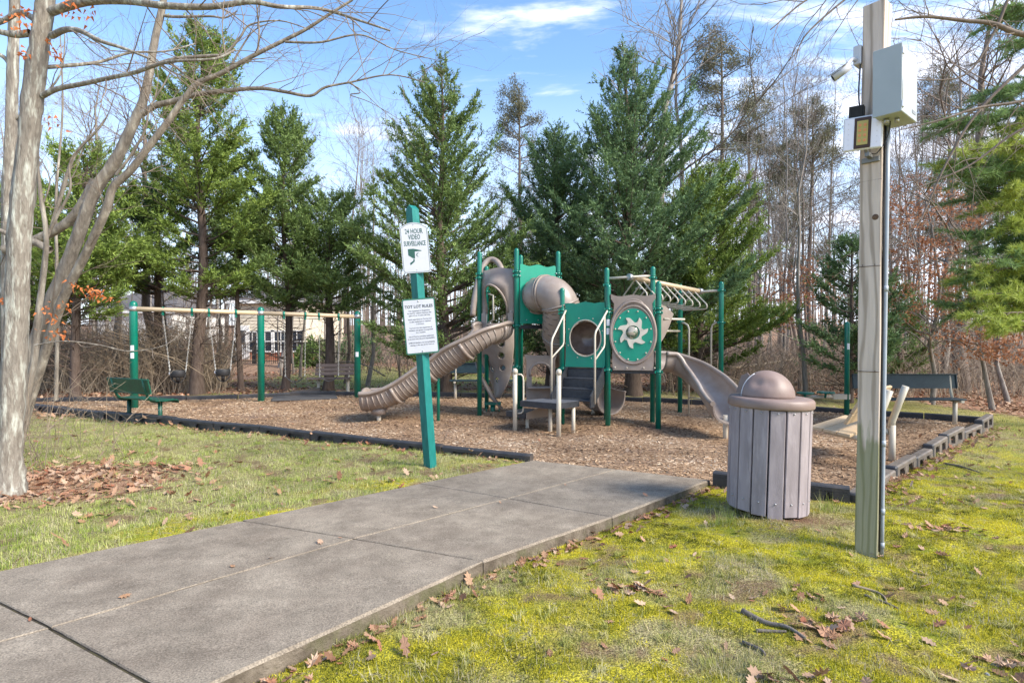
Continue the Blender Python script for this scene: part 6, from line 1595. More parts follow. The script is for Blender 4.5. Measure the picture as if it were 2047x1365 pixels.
def fg_tree(name, label, trunk, tr, limbs, mt, seed, tw=(1.4, 1.1, .008, 2), flare=0.0, droop=0.0, up=.1, par=None, cat='tree', leaves=None, group=None, thick_limb_part=True):
    """trunk: points; tr: radii at the points; limbs: list of (points, r0, r1)"""
    r = np.random.default_rng(seed); b = trunk[0]; t = thing(name, label, cat, tuple(b), 0, group); sm = npath(trunk, 6)
    rr = np.interp(np.linspace(0, 1, len(sm)), np.linspace(0, 1, len(tr)), tr)
    if flare: rr = rr * (1 + flare * np.exp(-np.linspace(0, 14, len(sm))))
    k = 16; V, F = tubes_np([(sm, rr)], k)
    # bark relief: uneven girth
    c = np.repeat(sm, k, axis=0); d = V - c; ang = np.tile(np.arange(k), len(sm)); h = np.repeat(np.arange(len(sm)), k)
    roots = flare * .9 * np.exp(-h * .55) * np.maximum(0, np.cos(ang * 2 * np.pi / 16 * 4 + seed)) 
    V = c + d * (1 + roots + .07 * np.sin(ang * 1.9 + h * .35) + .05 * r.normal(size=len(V)))[:, None]
    np_mesh('trunk', V - b, F, mt, t, True, smooth=True)
    lp = []; wood = [(sm, rr)]
    for pts, r0, r1 in limbs:
        s_ = npath(pts, 5); rad = np.linspace(r0, r1, len(s_)); o = MB()
        V, F = tubes_np([(s_, rad)], 8); np_mesh('branch', V - b, F, mt, t, True, smooth=True); lp.append((s_, rad))
    out = []; twigs_from(lp, r, tw[0], tw[1], tw[2], tw[3], out, up, droop)
    if out:
        V, F = tubes_np(out, 4); o = np_mesh('twigs', V - b, F, TWIG_DARK if mt is not TWIG else TWIG, t, True, smooth=True); o['kind'] = 'stuff'
    if leaves: 
        n = len(leaves); c = np.array(leaves) + 0; m = 12; C = np.repeat(c, m, 0) + r.normal(0, .04, (n * m, 3)); d = unit(r.normal(size=(n * m, 3)) * [.8, .8, .5] + [0, 0, -.9])
        V, F = leaves_np(C, d, r.uniform(.03, .06, n * m), r.uniform(.02, .035, n * m), r); np_mesh('leaves', V - b, F, ORANGE, t, True, rnd=np.repeat(r.uniform(0, 1, n * m), 3))
    return t
YA = 5.35
T1 = pp([(12, 1003), (14, 940), (22, 830), (30, 700), (36, 560), (42, 440), (55, 300), (65, 200), (80, 80), (90, 0), (100, -160), (118, -420)], YA)
T1[0][2] -= .06
fg_tree('maple_tree', 'big grey lichen-spotted trunk at the left edge, nearest the path', T1, [.112, .100, .096, .093, .088, .095, .082, .083, .077, .073, .065, .05], [
    (pp([(85, 192), (115, 178), (165, 168), (210, 158), (270, 145), (320, 128), (360, 122), (430, 118), (470, 100)], [YA, YA - .05, YA - .1, YA - .2, YA - .3, YA - .4, YA - .5, YA - .5, YA - .4]), .026, .008),
    (pp([(66, 136), (130, 132), (200, 124), (260, 106), (330, 103), (390, 88)], [YA, YA + .2, YA + .4, YA + .5, YA + .6, YA + .8]), .022, .006),
    (pp([(98, 25), (170, 4), (250, 2), (330, 12), (420, 14), (500, 4), (560, 14), (640, 18), (720, 42), (780, 62)], [YA, YA - .1, YA - .2, YA - .3, YA - .3, YA - .3, YA - .2, YA, YA, YA]), .042, .008),
    (pp([(104, 72), (130, 60), (160, 62), (200, 82), (250, 98), (300, 118)], [YA, YA - .2, YA - .3, YA - .4, YA - .4, YA - .4]), .030, .009),
    (pp([(60, 66), (30, 70), (-10, 62), (-80, 50)], YA), .035, .02), (pp([(70, 40), (40, 25), (0, 45), (-60, 60)], YA + .2), .03, .02),
    (pp([(95, -20), (180, -60), (300, -90), (450, -60), (600, -40)], YA - .4), .035, .010)], LICHEN, 51, tw=(3.4, .95, .0065, 3), flare=.95, droop=.03,
    leaves=pp([(140, 12), (150, 24), (180, 32), (45, 28), (52, 20), (12, 40), (48, 108), (106, 92), (38, 55), (147, 2), (116, 112), (106, 236)], YA - .1))
YB = 7.2
fg_tree('twin_trunk_tree', 'leaning bare tree with forking pale trunks behind the big lichen-spotted one', pp([(18, 960), (26, 900), (42, 800), (70, 690), (110, 590), (150, 490), (188, 385), (232, 320), (270, 240), (285, 205), (298, 150), (308, 90), (325, 10), (338, -70)], YB),
    [.11, .096, .088, .083, .079, .075, .071, .066, .057, .052, .048, .044, .038, .032], [
    (pp([(30, 905), (60, 800), (95, 690), (125, 600), (170, 510), (212, 420), (226, 375), (262, 340), (300, 290), (335, 245), (370, 195), (398, 165), (440, 148), (500, 115), (560, 85), (610, 60), (660, 28), (705, 0)], [YB, YB, YB - .1, YB - .2, YB - .3] + [YB - .4] * 13), .062, .014),
    (pp([(284, 228), (310, 212), (350, 202), (390, 190), (450, 182), (520, 177), (570, 184), (620, 192), (650, 175), (700, 165), (780, 150), (850, 165)], YB - .2), .040, .006),
    (pp([(300, 135), (350, 118), (420, 112), (450, 108), (480, 75), (500, 50), (560, 42), (620, 60)], YB), .026, .006),
    (pp([(320, 30), (350, 34), (420, 33), (450, 36), (475, 22)], YB), .022, .007), (pp([(232, 350), (262, 310), (290, 260), (300, 215), (330, 165), (345, 135)], YB - .3), .018, .006),
    (pp([(100, 500), (60, 480), (20, 470), (-40, 440)], YB), .05, .02), (pp([(190, 360), (140, 440), (60, 485), (10, 500)], YB + .3), .05, .07),
    (pp([(570, 84), (640, 85), (720, 70), (790, 100), (870, 120)], YB - .4), .016, .004), (pp([(515, 110), (518, 60), (515, 20), (530, -20)], YB - .4), .014, .005), (pp([(455, 145), (480, 100), (510, 60), (560, 40)], YB - .4), .014, .004),
    (pp([(700, 165), (720, 185), (700, 190), (740, 205), (800, 240)], YB - .2), .010, .003)], SMOOTHB, 52, tw=(3.2, 1.0, .0065, 3), flare=.5, droop=.02)
fg_tree('slender_sapling', 'slender grey sapling just right of the big grey trunk', pp([(30, 925), (36, 880), (50, 810), (68, 720), (75, 640), (88, 540), (92, 470), (80, 380), (75, 310), (84, 250)], 6.2), [.042, .04, .038, .036, .032, .028, .024, .02, .014, .008], [
    (pp([(70, 690), (130, 682), (200, 690), (260, 702), (330, 690), (370, 660)], 6.0), .009, .004), (pp([(92, 480), (110, 440), (140, 380), (142, 320), (200, 255), (215, 230)], 6.3), .018, .006), (pp([(80, 420), (100, 360), (70, 300)], 6.2), .01, .004)],
    SMOOTHB, 53, tw=(3, .6, .005, 2), leaves=pp([(140, 572), (165, 580), (182, 583), (190, 590), (213, 592), (100, 665), (122, 665), (128, 612), (108, 632), (92, 620), (4, 600), (0, 590)], 6.0))
fg_tree('grey_trunk_tree', 'narrow rough trunk rising beside the top of the big lichen-spotted one', pp([(20, 820), (18, 600), (17, 420), (22, 260), (26, 130), (30, 0), (34, -150)], 7.6), [.085, .08, .075, .068, .062, .058, .05], [
    (pp([(20, 130), (0, 110), (-60, 90)], 7.6), .03, .02), (pp([(15, 250), (60, 215), (120, 150), (130, 60)], 7.6), .02, .006), (pp([(17, 420), (-10, 390), (-80, 350)], 7.6), .03, .01)], LICHEN, 54, tw=(2.5, .9, .006, 2))
# thin bare saplings rising behind the leaning trunks
for k, (pl_, Y, lab) in enumerate([([(100, 470), (125, 380), (150, 310), (190, 265), (215, 232)], 8, 'pale crooked sapling in the left thicket under the leaning trunks'), ([(112, 800), (115, 600), (112, 400), (125, 220), (120, 60)], 9.5, 'thin upright sapling between the sapling and the slanting evergreen')]):
    fg_tree('bare_sapling', lab, pp(pl_, Y), [.03, .026, .02, .014, .007], [(pp([pl_[2], (pl_[2][0] + 40, pl_[2][1] - 60), (pl_[2][0] + 60, pl_[2][1] - 140)], Y), .01, .004)], SMOOTHB, 60 + k, tw=(4, .8, .005, 3))
# bare tree reaching in from the upper right
YR = 5.6
fg_tree('overhanging_tree', 'bare tree outside the right edge whose dark twigs hang over the timber pole', [np.array(q) for q in ((7.2, 5.6, -.1), (7.2, 5.6, 1.5), (7.1, 5.5, 3), (6.9, 5.4, 4.6), (6.8, 5.3, 6.5))], [.16, .15, .14, .12, .09], [
    (pp([(2330, 60), (2200, 90), (2047, 70), (1985, 48), (1930, 42), (1850, 34), (1790, 40)], YR), .034, .010), (pp([(2300, -60), (2180, 20), (2050, 130), (1950, 230), (1890, 330), (1850, 420), (1810, 500)], YR + .3), .026, .004),
    (pp([(2300, 40), (2150, 150), (2050, 200), (1960, 215), (1880, 240), (1800, 260)], YR + .1), .024, .004), (pp([(2250, -150), (2050, -90), (1850, -60), (1650, -20), (1540, 60)], YR), .026, .005), (pp([(2300, 150), (2150, 230), (2040, 260), (1940, 330), (1850, 370), (1790, 395)], YR + .5), .020, .004),
    (pp([(2100, -150), (1900, -80), (1750, -40), (1620, 60), (1590, 120)], YR - .3), .018, .004), (pp([(2200, -100), (2040, -30), (1990, 60), (1930, 150), (1830, 160)], YR), .022, .004), (pp([(2000, -120), (1820, -110), (1600, -100), (1420, -60), (1290, -10)], YR + .4), .022, .004)],
    BARK_BROWN, 55, tw=(3.2, .9, .006, 3), droop=.09, up=0.0)

# ------------------------------------------------------------------ leaves, moss, grass and stones on the ground
rng2 = np.random.default_rng(5)
LEAF_GROUND = leafmat('fallen_oak_leaf', [(.17, .085, .05), (.32, .18, .10), (.42, .27, .17), (.27, .10, .055), (.50, .36, .25), (.22, .12, .075)], .1, .8)
lobes = [(0, -.5), (.10, -.34), (.26, -.30), (.15, -.14), (.36, -.02), (.19, .10), (.30, .26), (.12, .30), (.0, .5)]
outline = lobes + [(-x, y) for x, y in lobes[-2:0:-1]]
def lobed(n, name, xy, size, lab, mt=LEAF_GROUND, lift=.006):
    x, y = xy; n = len(x); z = zground(x, y); m = len(outline); o2 = np.array(outline)
    s_ = rng2.uniform(*size, n); a = rng2.uniform(0, 6.28, n); curl = rng2.uniform(-.5, 1.3, n); tx, ty = rng2.normal(0, .35, n), rng2.normal(0, .35, n)
    px = o2[None, :, 0] * s_[:, None] * rng2.uniform(.6, 1.1, n)[:, None]; py = o2[None, :, 1] * s_[:, None]
    pz = curl[:, None] * (px ** 2 * 2.2 + py ** 2 * .9) / s_[:, None] + tx[:, None] * px + ty[:, None] * py; pz = pz - pz.min(1, keepdims=True) * .85
    X = x[:, None] + px * np.cos(a)[:, None] - py * np.sin(a)[:, None]; Y = y[:, None] + px * np.sin(a)[:, None] + py * np.cos(a)[:, None]; Z = z[:, None] + pz + lift
    V = np.stack([X, Y, Z], -1); C = np.stack([x, y, z + lift + .002], -1)[:, None]; C[:, 0, 2] = V[:, :, 2].mean(1) - .002; V = np.concatenate([V, C], 1)
    i = np.arange(m); f = np.stack([i, (i + 1) % m, np.full(m, m)], -1); F = (f[None] + (np.arange(n) * (m + 1))[:, None, None]).reshape(-1, 3)
    o = np_mesh(name, V.reshape(-1, 3), F, mt, rnd=np.repeat(rng2.uniform(0, 1, n), m + 1)); tag(o, lab, kind='stuff'); return o
def pick(n, x0, x1, y0, y1, w):
    x = rng2.uniform(x0, x1, n); y = rng2.uniform(y0, y1, n); k = rng2.uniform(0, 1, n) < w(x, y); k &= ~inside(x, y, PATHPOLY); k &= ~(inside(x, y)); return x[k], y[k]
def w_right(x, y):
    s = path_side(x, y); e = np.exp(-np.abs(edge_dist(x, y, PATHPOLY)) / .10) * (s > 0); bd = np.exp(-edge_dist(x, y) / .12); cl = sstep((vnoise(x, y, 1.6, 91, 2) - .55) / .2)
    return np.clip(.05 + .8 * e + .7 * bd + .35 * cl, 0, 1) * (s > 0)
lobed(0, 'fallen_leaves', pick(9000, -1.5, 8.5, 1.7, 10.5, w_right), (.035, .085), 'brown oak leaves scattered on the mossy lawn on the right')
def w_left(x, y):
    s = path_side(x, y); return (zones(x, y)[1] * 1.0 + .035 + .25 * np.exp(-edge_dist(x, y) / .15)) * (s < 0)
lobed(0, 'leaf_litter', pick(15000, -8.5, .5, 3.2, 9.5, w_left), (.05, .11), 'carpet of dry brown leaves round the left trunks')
lobed(0, 'fallen_leaves', (rng2.uniform(-10.5, 8, 260), rng2.uniform(6.5, 14, 260)), (.05, .10), 'odd leaves blown over the wood chips', lift=.12)
cl_ = [(3.05, 2.75), (2.25, 2.55), (1.65, 2.9), (3.6, 3.1), (1.2, 2.35), (.75, 3.35), (2.9, 2.35), (3.4, 4.4)]
X_, Y_ = [], []
for cx, cy in cl_: X_.append(rng2.normal(cx, .13, 26)); Y_.append(rng2.normal(cy, .08, 26))
lobed(0, 'leaf_pile', (np.concatenate(X_), np.concatenate(Y_)), (.05, .10), 'small heaps of dry leaves caught in the moss')
def along(pts, n, off, spread):
    X, Y = [], []
    for _ in range(n):
        i = rng2.integers(0, len(pts) - 1); a, b = np.array(pts[i]), np.array(pts[i + 1]); d = (b - a) / np.linalg.norm(b - a); p = a + (b - a) * rng2.uniform() + np.array([d[1], -d[0]]) * (off + abs(rng2.normal(0, spread))) ; X.append(p[0]); Y.append(p[1])
    return np.array(X), np.array(Y)
lobed(0, 'fallen_leaves', along(PR[::-1], 420, .03, .07), (.03, .08), 'dead leaves gathered along the right edge of the path')
lobed(0, 'fallen_leaves', along(BORDER_R, 300, .06, .10), (.045, .10), 'dead leaves gathered along the outside of the right border')
lobed(0, 'fallen_leaves', along(BORDER_L[::-1], 260, .06, .12), (.045, .09), 'dead leaves gathered along the outside of the left border')
# a few leaves that have blown onto the path
lx, ly = [], []
for (a, b_) in ((465, 1136), (680, 1075), (640, 1085), (540, 1118), (1000, 1000), (250, 1200), (870, 1010), (1130, 962), (1290, 985), (60, 1250)): g_ = G(a, b_, .14); lx.append(g_.x); ly.append(g_.y)
lobed(0, 'path_leaves', (np.array(lx), np.array(ly)), (.03, .07), 'few small dry leaves lying on the concrete path', lift=.105)
def forest_leaves(n, lab, x0, x1, y0, y1):
    x = rng2.uniform(x0, x1, n); y = y0 + (y1 - y0) * rng2.uniform(0, 1, n) ** 1.6; k = (zones(x, y)[1] > rng2.uniform(0, 1, n)) & ~inside(x, y); x, y = x[k], y[k]; n = len(x); z = zground(x, y)
    a = rng2.uniform(0, 6.28, n); L_ = rng2.uniform(.04, .075, n); t = rng2.normal(0, .4, n); t2 = rng2.normal(0, .4, n)
    U = np.stack([np.cos(a), np.sin(a), t], -1) * L_[:, None]; W = np.stack([-np.sin(a), np.cos(a), t2], -1) * L_[:, None] * .6; C = np.stack([x, y, z + .035], -1)
    V = np.stack([C - U, C + W, C + U, C - W], 1).reshape(-1, 3); o = np_mesh('leaf_litter', V, np.arange(4 * n).reshape(-1, 4), LEAF_GROUND, rnd=np.repeat(rng2.uniform(0, 1, n), 4)); tag(o, lab, kind='stuff')
forest_leaves(26000, 'brown leaf litter on the floor of the right-hand woods', 3, 26, 10, 26)
forest_leaves(30000, 'brown leaf litter under the left trees behind the swings', -24, 3, 10, 26)

def blades(n, name, xy, h, w, cols, lab, tiltsd=.45, seg2=False, zoff=0.0):
    x, y = xy; n = len(x); z = zground(x, y) + zoff; hh = rng2.uniform(*h, n); a = rng2.uniform(0, 6.28, n); t = np.abs(rng2.normal(0, tiltsd, n)); b = rng2.uniform(0, 6.28, n); ww = rng2.uniform(*w, n)
    B = np.stack([x, y, z - .003], -1); S = np.stack([np.cos(b), np.sin(b), 0 * b], -1) * ww[:, None] / 2
    D = np.stack([np.cos(a) * np.sin(t), np.sin(a) * np.sin(t), np.cos(t)], -1) * hh[:, None]
    V = np.stack([B - S, B + S, B + D], 1).reshape(-1, 3); cl = np.clip(.5 + 1.5 * (vnoise(x, y, 4.5, 63, 3) - .5) + rng2.normal(0, .2, n), 0, 1); o = np_mesh(name, V, np.arange(3 * n).reshape(-1, 3), cols, rnd=np.repeat(cl, 3)); tag(o, lab, kind='stuff'); return o
MOSS = leafmat('bright_moss', [(.08, .085, .012), (.20, .21, .02), (.40, .37, .025), (.60, .53, .035), (.76, .67, .06)], .25, .9)
GRASS = leafmat('winter_grass', [(.12, .16, .03), (.22, .30, .05), (.36, .42, .09), (.50, .50, .20), (.62, .57, .34)], .25, .7)
GRASS_R = leafmat('sparse_winter_grass', [(.11, .12, .03), (.22, .25, .06), (.36, .36, .10), (.48, .44, .18), (.60, .53, .32)], .25, .8)
STRAW = leafmat('dead_grass', [(.40, .35, .23), (.52, .48, .34), (.30, .25, .16), (.24, .28, .12)], .2, .8)
def pol(n, y0, y1, pw, side, wfun):
    """points spread by how near they are, inside what the camera sees"""
    Y = y0 + (y1 - y0) * rng2.uniform(0, 1, n) ** pw; px = rng2.uniform(-60, 2110, n); x = (px - 1023.5) / FPX * Y; y = Y
    s = path_side(x, y); k = (s * side > 0) & ~inside(x, y, PATHPOLY) & ~inside(x, y); x, y = x[k], y[k]; k = rng2.uniform(0, 1, len(x)) < wfun(x, y); return x[k], y[k]
mossw = lambda x, y: (1 - .85 * bare(x, y)) * zones(x, y)[0] * sstep((vnoise(x, y, 5, 71, 2) - .28) / .15)
blades(0, 'moss', pol(700000, 1.9, 6.0, .9, 1, mossw), (.006, .018), (.003, .007), MOSS, 'bright yellow-green moss cushions on the right lawn', .5)
blades(0, 'moss', pol(60000, 2.6, 8, 1.0, -1, mossw), (.008, .02), (.005, .010), MOSS, 'yellow-green moss along the left edge of the path', .5)
grassw = lambda x, y: np.clip(1 - zones(x, y)[1] - zones(x, y)[3] * 1.2, 0, 1) * (.35 + .75 * sstep((vnoise(x, y, 3.1, 81, 3) - .40) / .16)) * (1 - .7 * zones(x, y)[0]) * (1 - .7 * bare(x, y))
blades(0, 'grass', pol(400000, 1.9, 10.5, 1.0, 1, grassw), (.02, .055), (.002, .0045), GRASS_R, 'thin winter grass among the moss on the right', .75)
blades(0, 'dead_grass', pol(200000, 1.9, 9, 1.0, 1, lambda x, y: grassw(x, y) * sstep((vnoise(x, y, 4.3, 85, 2) - .5) / .12)), (.03, .075), (.0018, .004), STRAW, 'tufts of dead straw-coloured grass on the right', 1.0)
blades(0, 'grass', pol(420000, 2.6, 12.5, .9, -1, grassw), (.02, .06), (.0025, .006), GRASS, 'short winter grass on the lawn left of the path', .7)
blades(0, 'dead_grass', pol(170000, 2.6, 12, .9, -1, lambda x, y: grassw(x, y) * sstep((vnoise(x, y, 3.3, 86, 2) - .45) / .15)), (.025, .07), (.002, .005), STRAW, 'dead straw-coloured grass on the left lawn', 1.0)
xb = rng2.uniform(-14, 5, 70000); yb = rng2.uniform(14.8, 30, 70000); k = (zones(xb, yb)[2] > rng2.uniform(.1, .9, 70000)) & ~inside(xb, yb)
blades(0, 'grass', (xb[k], yb[k]), (.03, .08), (.012, .022), GRASS, 'green lawn between the swings and the cream house', .6)
xb = rng2.uniform(8, 16, 22000); yb = rng2.uniform(6, 12, 22000); k = (zones(xb, yb)[2] > rng2.uniform(.1, .8, 22000)) & ~inside(xb, yb)
blades(0, 'grass', (xb[k], yb[k]), (.02, .06), (.006, .012), GRASS, 'green grass beyond the right corner of the border', .6)
def clumps(n, per, y0, y1, side, name, lab, cols, h=(.03, .085)):
    x, y = pol(n, y0, y1, 1.0, side, lambda x, y: np.clip(grassw(x, y) * 1.6, 0, 1)); m = len(x); i = np.repeat(np.arange(m), per); a = rng2.uniform(0, 6.28, len(i)); flop = rng2.uniform(0, 6.28, m)[i]
    dx, dy = np.cos(a) + .9 * np.cos(flop), np.sin(a) + .9 * np.sin(flop); L_ = rng2.uniform(*h, len(i)); X0 = x[i] + rng2.normal(0, .012, len(i)); Y0 = y[i] + rng2.normal(0, .012, len(i)); Z0 = zground(X0, Y0); k = rng2.uniform(.3, 1.1, len(i))
    B = np.stack([X0, Y0, Z0 - .002], -1); M_ = B + np.stack([dx * L_ * .35 * k, dy * L_ * .35 * k, L_ * .42], -1); T = B + np.stack([dx * L_ * .8 * k, dy * L_ * .8 * k, L_ * (.62 - .35 * k)], -1); S = unit(np.stack([-dy, dx, 0 * dx], -1)) * .0016
    V = np.stack([B - S, B + S, M_ + S * .9, M_ - S * .9, T], 1).reshape(-1, 3); j = np.arange(len(i))[:, None] * 5; F = np.concatenate([j + [[0, 1, 2]], j + [[0, 2, 3]], j + [[3, 2, 4]]])
    cl = np.clip(rng2.uniform(.2, 1, m)[i] * .6 + rng2.uniform(0, .4, len(i)), 0, 1); o = np_mesh(name, V, F, cols, rnd=np.repeat(cl, 5)); tag(o, lab, kind='stuff')
clumps(1500, 26, 1.9, 7.5, 1, 'grass_clumps', 'matted clumps of dry grass on the right lawn', GRASS_R)
clumps(900, 24, 2.8, 9, -1, 'grass_clumps', 'matted clumps of half-green grass on the left lawn', GRASS)
# tufts against the bin
for cx, cy, n, lab in ((2.75, 4.95, 90, 'tuft of long grass right of the litter bin'), (1.72, 4.62, 110, 'green grass tuft left of the litter bin')):
    x = rng2.normal(cx, .05, n); y = rng2.normal(cy, .035, n); o = blades(0, 'grass_tuft', (x, y), (.08, .2), (.003, .006), GRASS, None, .6); o['kind'] = 'stuff'; o['label'] = lab
# stones
STONE = mat('grey_stone', (.26, .27, .28), .85, col2=(.17, .17, .17), nscale=18)
vs, fs = [], []; 
for cx, cy, n, sd_ in ((2.55, 2.55, 60, .14), (3.55, 3.2, 55, .17), (2.3, 2.35, 25, .1), (4.6, 3.4, 30, .4)):
    for _ in range(n):
        x, y = random.gauss(cx, sd_), random.gauss(cy, sd_ * .6); s_ = random.uniform(.006, .02); z = z1(x, y); o_ = len(vs)
        q = [(1, 0, 0), (.5, .8, .1), (-.6, .7, 0), (-1, -.1, .1), (-.4, -.9, 0), (.6, -.7, .1)]; k1, k2 = random.uniform(.7, 1.4), random.uniform(.5, 1)
        vs += [(x + a * s_ * k1, y + b_ * s_, z + (c_ - .1) * s_) for a, b_, c_ in q] + [(x + a * .6 * s_ * k1, y + b_ * .6 * s_, z + (c_ * .3 + .55 * k2) * s_) for a, b_, c_ in q]
        fs += [(o_ + i, o_ + (i + 1) % 6, o_ + 6 + (i + 1) % 6, o_ + 6 + i) for i in range(6)] + [tuple(o_ + 6 + i for i in range(6))]
m = MB(); m.v = vs; m.f = fs; m.sm = [False] * len(fs); o = m.build('gravel', STONE); tag(o, 'scattered grey gravel showing through the moss', kind='stuff')
# fallen sticks and roots
def stick(pts, r0, lab, mt=BARK_BROWN, name='fallen_stick', cat='stick'):
    b = V3(pts[0]); q = smooth_path([V3((p[0], p[1], z1(p[0], p[1]) + r0 * .8 + (p[2] if len(p) > 2 else 0))) for p in pts], 4); m = MB(); m.tube([p - q[0] for p in q], [r0 * (1 - .6 * i / len(q)) for i in range(len(q))], 8); o = m.build(name, mt); o.location = q[0]; tag(o, lab, cat)
def GG(px, py): g = G(px, py, .07); return (g.x, g.y)
GREYSTICK = mat('weathered_stick', (.22, .185, .16), .9, col2=(.13, .11, .095), nscale=9, bump=.8, bscale=60)
stick([GG(1484, 1228), GG(1530, 1248), GG(1572, 1262), GG(1610, 1285)], .016, 'grey knobbly stick above the leaf heap in the right foreground', GREYSTICK)
stick([GG(1512, 1262), GG(1545, 1266), GG(1572, 1270)], .011, 'short dark stick in the leaf heap of the foreground', GREYSTICK)
stick([GG(1485, 1285), GG(1520, 1305), GG(1530, 1318)], .010, 'thin dark stick lowest in the right foreground', GREYSTICK)
stick([GG(1705, 1175), GG(1750, 1182), GG(1768, 1195), GG(1772, 1206)], .010, 'pale curved stick lying on moss below the timber pole', TWIG)
stick([GG(1728, 1196), GG(1768, 1206), GG(1795, 1222)], .009, 'brown twig beside the pale curved stick', GREYSTICK)
stick([GG(1890, 922), GG(1920, 928), GG(1958, 944)], .016, 'dark stick lying just outside the right border', GREYSTICK)
g1 = P(1540, 768, 17); stick([(g1.x - 2.6, 17.6), (g1.x, 17.2, .1), (g1.x + 2.4, 17.0, .15)], .09, 'long pale fallen log in the right-hand woods behind the bin', mat('pale_dead_wood', (.42, .34, .23), .9, col2=(.30, .23, .15), nscale=5), 'fallen_log', 'log')
g1 = P(1520, 735, 20); stick([(g1.x - 1.2, 19.6, .5), (g1.x, 20.2, .6), (g1.x + 1.8, 21, .8)], .07, 'second fallen log higher up in the right-hand woods', bpy.data.materials['pale_dead_wood'], 'fallen_log', 'log')
g1 = P(680, 752, 17.5); m = MB(); q = smooth_path([P(648, 742, 17.5), P(668, 728, 17.3), P(695, 724, 17.2), P(730, 730, 17), P(770, 752, 16.8)], 4); m.tube([p - q[0] for p in q], .022, 8); o = m.build('bent_branch', TWIG); o.location = q[0]; tag(o, 'pale arched branch right of the brown plank bench', 'branch')
m = MB(); q = [P(520, 796, 14.75), P(640, 778, 15.0)]; m.sweep([p - q[0] for p in q], [(-.05, .05), (.05, .05), (.05, -.09), (-.05, -.09)], smooth=False); o = m.build('loose_board', mat('dark_grey_board', (.09, .075, .065), .8)); o.location = q[0]; tag(o, 'long dark board tilted up out of the rear border under the belt swings', 'board')
mt_ = mat('worn_rubber_mat', (.05, .05, .052), .85, col2=(.08, .075, .075), nscale=6)
m = MB(); m.bbox((0, 0, 0), (1.5, .9, .03), .35, .01); o = m.build('rubber_mat', mt_); o.location = (-5.1, 14.0, .035); tag(o, 'dark rubber wear mat under the belt swings', 'mat')

# ------------------------------------------------------------------ cream house, fence and the paler house behind
SIDING = mat('cream_siding', (.72, .64, .50), .8, col2=(.68, .60, .47), nscale=3)
BRICKM = mat('red_brick_base', (.40, .16, .09), .9, col2=(.30, .12, .07), nscale=14, bump=.4)
GLASSD = mat('dark_window_glass', (.03, .04, .055), .12)
TRIM = mat('white_trim', (.78, .77, .74), .6)
ROOF = mat('grey_shingle_roof', (.12, .11, .11), .9, col2=(.09, .085, .085), nscale=20)
def house(label, x0, x1, y, z0, eave, ridge, wins, depth=8, base=.75, mts=SIDING, door=None):
    t = thing('house', label, 'house', ((x0 + x1) / 2, y, z0))
    m = MB(); m.box(((x0 + x1) / 2, y + depth / 2, (z0 + base + eave) / 2), (x1 - x0, depth, eave - z0 - base)); m.build('wall', mts, t)
    m = MB(); m.box(((x0 + x1) / 2, y + depth / 2, z0 + base / 2 - .3), (x1 - x0 + .04, depth + .04, base + .6)); m.build('brick_base', BRICKM, t)
    m = MB(); n = int((eave - z0 - base) / .2)
    for k in range(n): m.box(((x0 + x1) / 2, y - .012, z0 + base + k * .2 + .02), (x1 - x0, .03, .02))
    o = m.build('clapboard', mts, t); o['kind'] = 'stuff'
    m = MB(); a, b, c, d = V3((x0 - .4, y - .4, eave)), V3((x1 + .4, y - .4, eave)), V3((x1 + .4, y + depth + .4, eave)), V3((x0 - .4, y + depth + .4, eave)); r0, r1 = V3((x0 + 1.6, y + depth / 2, ridge)), V3((x1 - 1.6, y + depth / 2, ridge))
    m.add([a, b, c, d, r0, r1], [(0, 1, 5, 4), (1, 2, 5), (2, 3, 4, 5), (3, 0, 4), (0, 3, 2, 1)]); m.build('roof', ROOF, t)
    m = MB(); m.box(((x0 + x1) / 2, y - .42, eave - .08), (x1 - x0 + .8, .03, .2)); m.build('fascia', TRIM, t)
    for (wx, wz, ww, wh) in wins:
        m = MB(); 
        for s_ in (-1, 1): m.box((wx + s_ * ww / 2, y - .05, wz), (.09, .08, wh + .18)); m.box((wx, y - .05, wz + s_ * wh / 2), (ww + .18, .08, .09))
        m.box((wx, y - .04, wz), (ww, .05, .05)); m.box((wx, y - .04, wz), (.04, .05, wh)); f = m.build('window', TRIM, t); m = MB(); m.box((wx, y - .022, wz), (ww, .02, wh)); m.build('pane', GLASSD, f)
    if door:
        m = MB(); m.box((door, y - .03, z0 + 1.15), (.95, .06, 2.2)); d_ = m.build('door', TRIM, t); m = MB(); m.box((door, y - .07, z0 + 1.5), (.5, .02, .9)); m.build('pane', GLASSD, d_)
    return t
hy = 36.0; hx = lambda px: (px - 1023.5) / FPX * hy
hz0 = CAM_Z - (722 - 668) / FPX * hy
house('cream house with brick base seen beyond the swings and the black fence', hx(470), hx(612), hy, hz0, 3.7, 5.2, [(hx(562), 1.15, .9, 1.3), (hx(594), 1.15, .8, 1.3), (hx(530), 1.15, .9, 1.3), (hx(505), 1.15, .8, 1.2)], door=hx(484))
hy2 = 44.0; hx2 = lambda px: (px - 1023.5) / FPX * hy2
house('paler house glimpsed through the left thicket', hx2(195), hx2(345), hy2, -.5, 3.4, 5.6, [(hx2(p_), 1.2, 1.0, 1.3) for p_ in (220, 268, 316)], mts=mat('pale_grey_siding', (.68, .66, .62), .8))
fy = 31.0; fxp = lambda px: (px - 1023.5) / FPX * fy; ft, fb = CAM_Z - (684 - 668) / FPX * fy, CAM_Z - (727 - 668) / FPX * fy
BLKM = mat('black_fence_metal', (.012, .012, .014), .5)
fe = thing('picket_fence', 'black metal picket fence in front of the cream house', 'fence', (fxp(540), fy, fb))
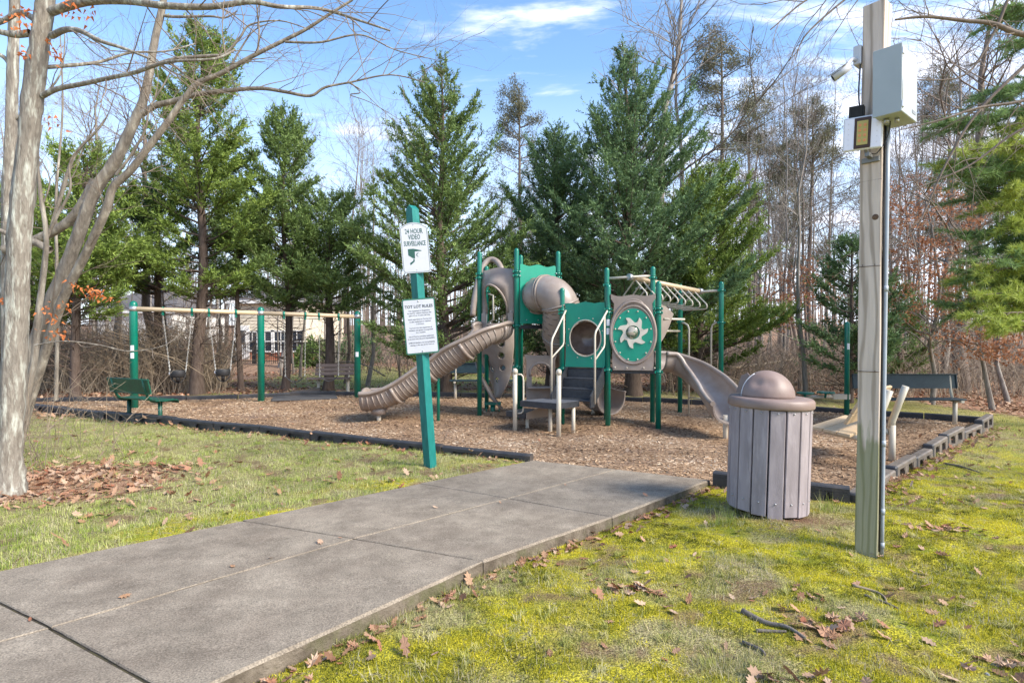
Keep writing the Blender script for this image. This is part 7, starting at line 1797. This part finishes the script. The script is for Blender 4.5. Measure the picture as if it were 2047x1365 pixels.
pk = bpy.data.meshes.new('picket'); mm = MB(); mm.box((0, 0, (ft - fb) / 2), (.022, .022, ft - fb)); pk.from_pydata(mm.v, [], mm.f); pk.materials.append(BLKM)
x = fxp(466)
while x < fxp(618):
    o = bpy.data.objects.new('picket', pk); COL.objects.link(o); o.location = (x, fy, fb); attach(o, fe); x += .115
for z in (ft - .12, ft - .30, fb + .15):
    m = MB(); m.box((fxp(542), fy + .02, z), (fxp(618) - fxp(466), .035, .035)); m.build('rail', BLKM, fe)
for p_ in (466, 508, 582, 618):
    m = MB(); m.box((fxp(p_), fy + .01, (ft + fb) / 2 + .05), (.13 if p_ != 508 else .16, .13, ft - fb + .1)); m.build('post', BLKM, fe)
# evergreen shrubs by the fence
def shrub(label, c, rad, n, mt, seed):
    r = np.random.default_rng(seed); t = thing('evergreen_shrub', label, 'shrub', c); th = r.uniform(0, 6.28, n); ph = np.arccos(r.uniform(-.2, 1, n)); k = r.uniform(.55, 1.05, n) * (1 + .15 * np.sin(th * 3 + seed))
    p = np.stack([rad * k * np.sin(ph) * np.cos(th), rad * k * np.sin(ph) * np.sin(th), rad * 1.15 * k * np.cos(ph) + rad * .25], -1); d = unit(p + r.normal(0, .6, (n, 3)) * rad)
    V, F = leaves_np(p, d, r.uniform(.12, .2, n), r.uniform(.05, .08, n), r); np_mesh('foliage', V, F, mt, t, True, rnd=np.repeat(r.uniform(0, 1, n), 3))
    st = [(np.linspace([0, 0, -.1], [math.cos(a) * rad * .5, math.sin(a) * rad * .5, rad * .9], 4), np.linspace(.03, .008, 4)) for a in (0, 1.3, 2.6, 3.9, 5.2)]; V, F = tubes_np(st, 4); np_mesh('stem', V, F, BARK_DARK, t, True)
x, y = XY(628, 27); shrub('rounded green shrub at the right end of the black fence', (x, y, z1(x, y, False)), .95, 4200, CEDAR, 1)
x, y = XY(712, 26); shrub('dark green shrub right of the swing frame, in front of the woods', (x, y, z1(x, y, False)), 1.1, 4000, CEDAR_BLUE, 2)

# lettering curves become meshes of their own
dg = bpy.context.evaluated_depsgraph_get()
for o in [o for o in COL.objects if o.type == 'FONT']:
    me = bpy.data.meshes.new_from_object(o.evaluated_get(dg)); n_ = bpy.data.objects.new('lettering', me); COL.objects.link(n_)
    n_.parent = o.parent; n_.matrix_local = o.matrix_local; bpy.data.objects.remove(o)
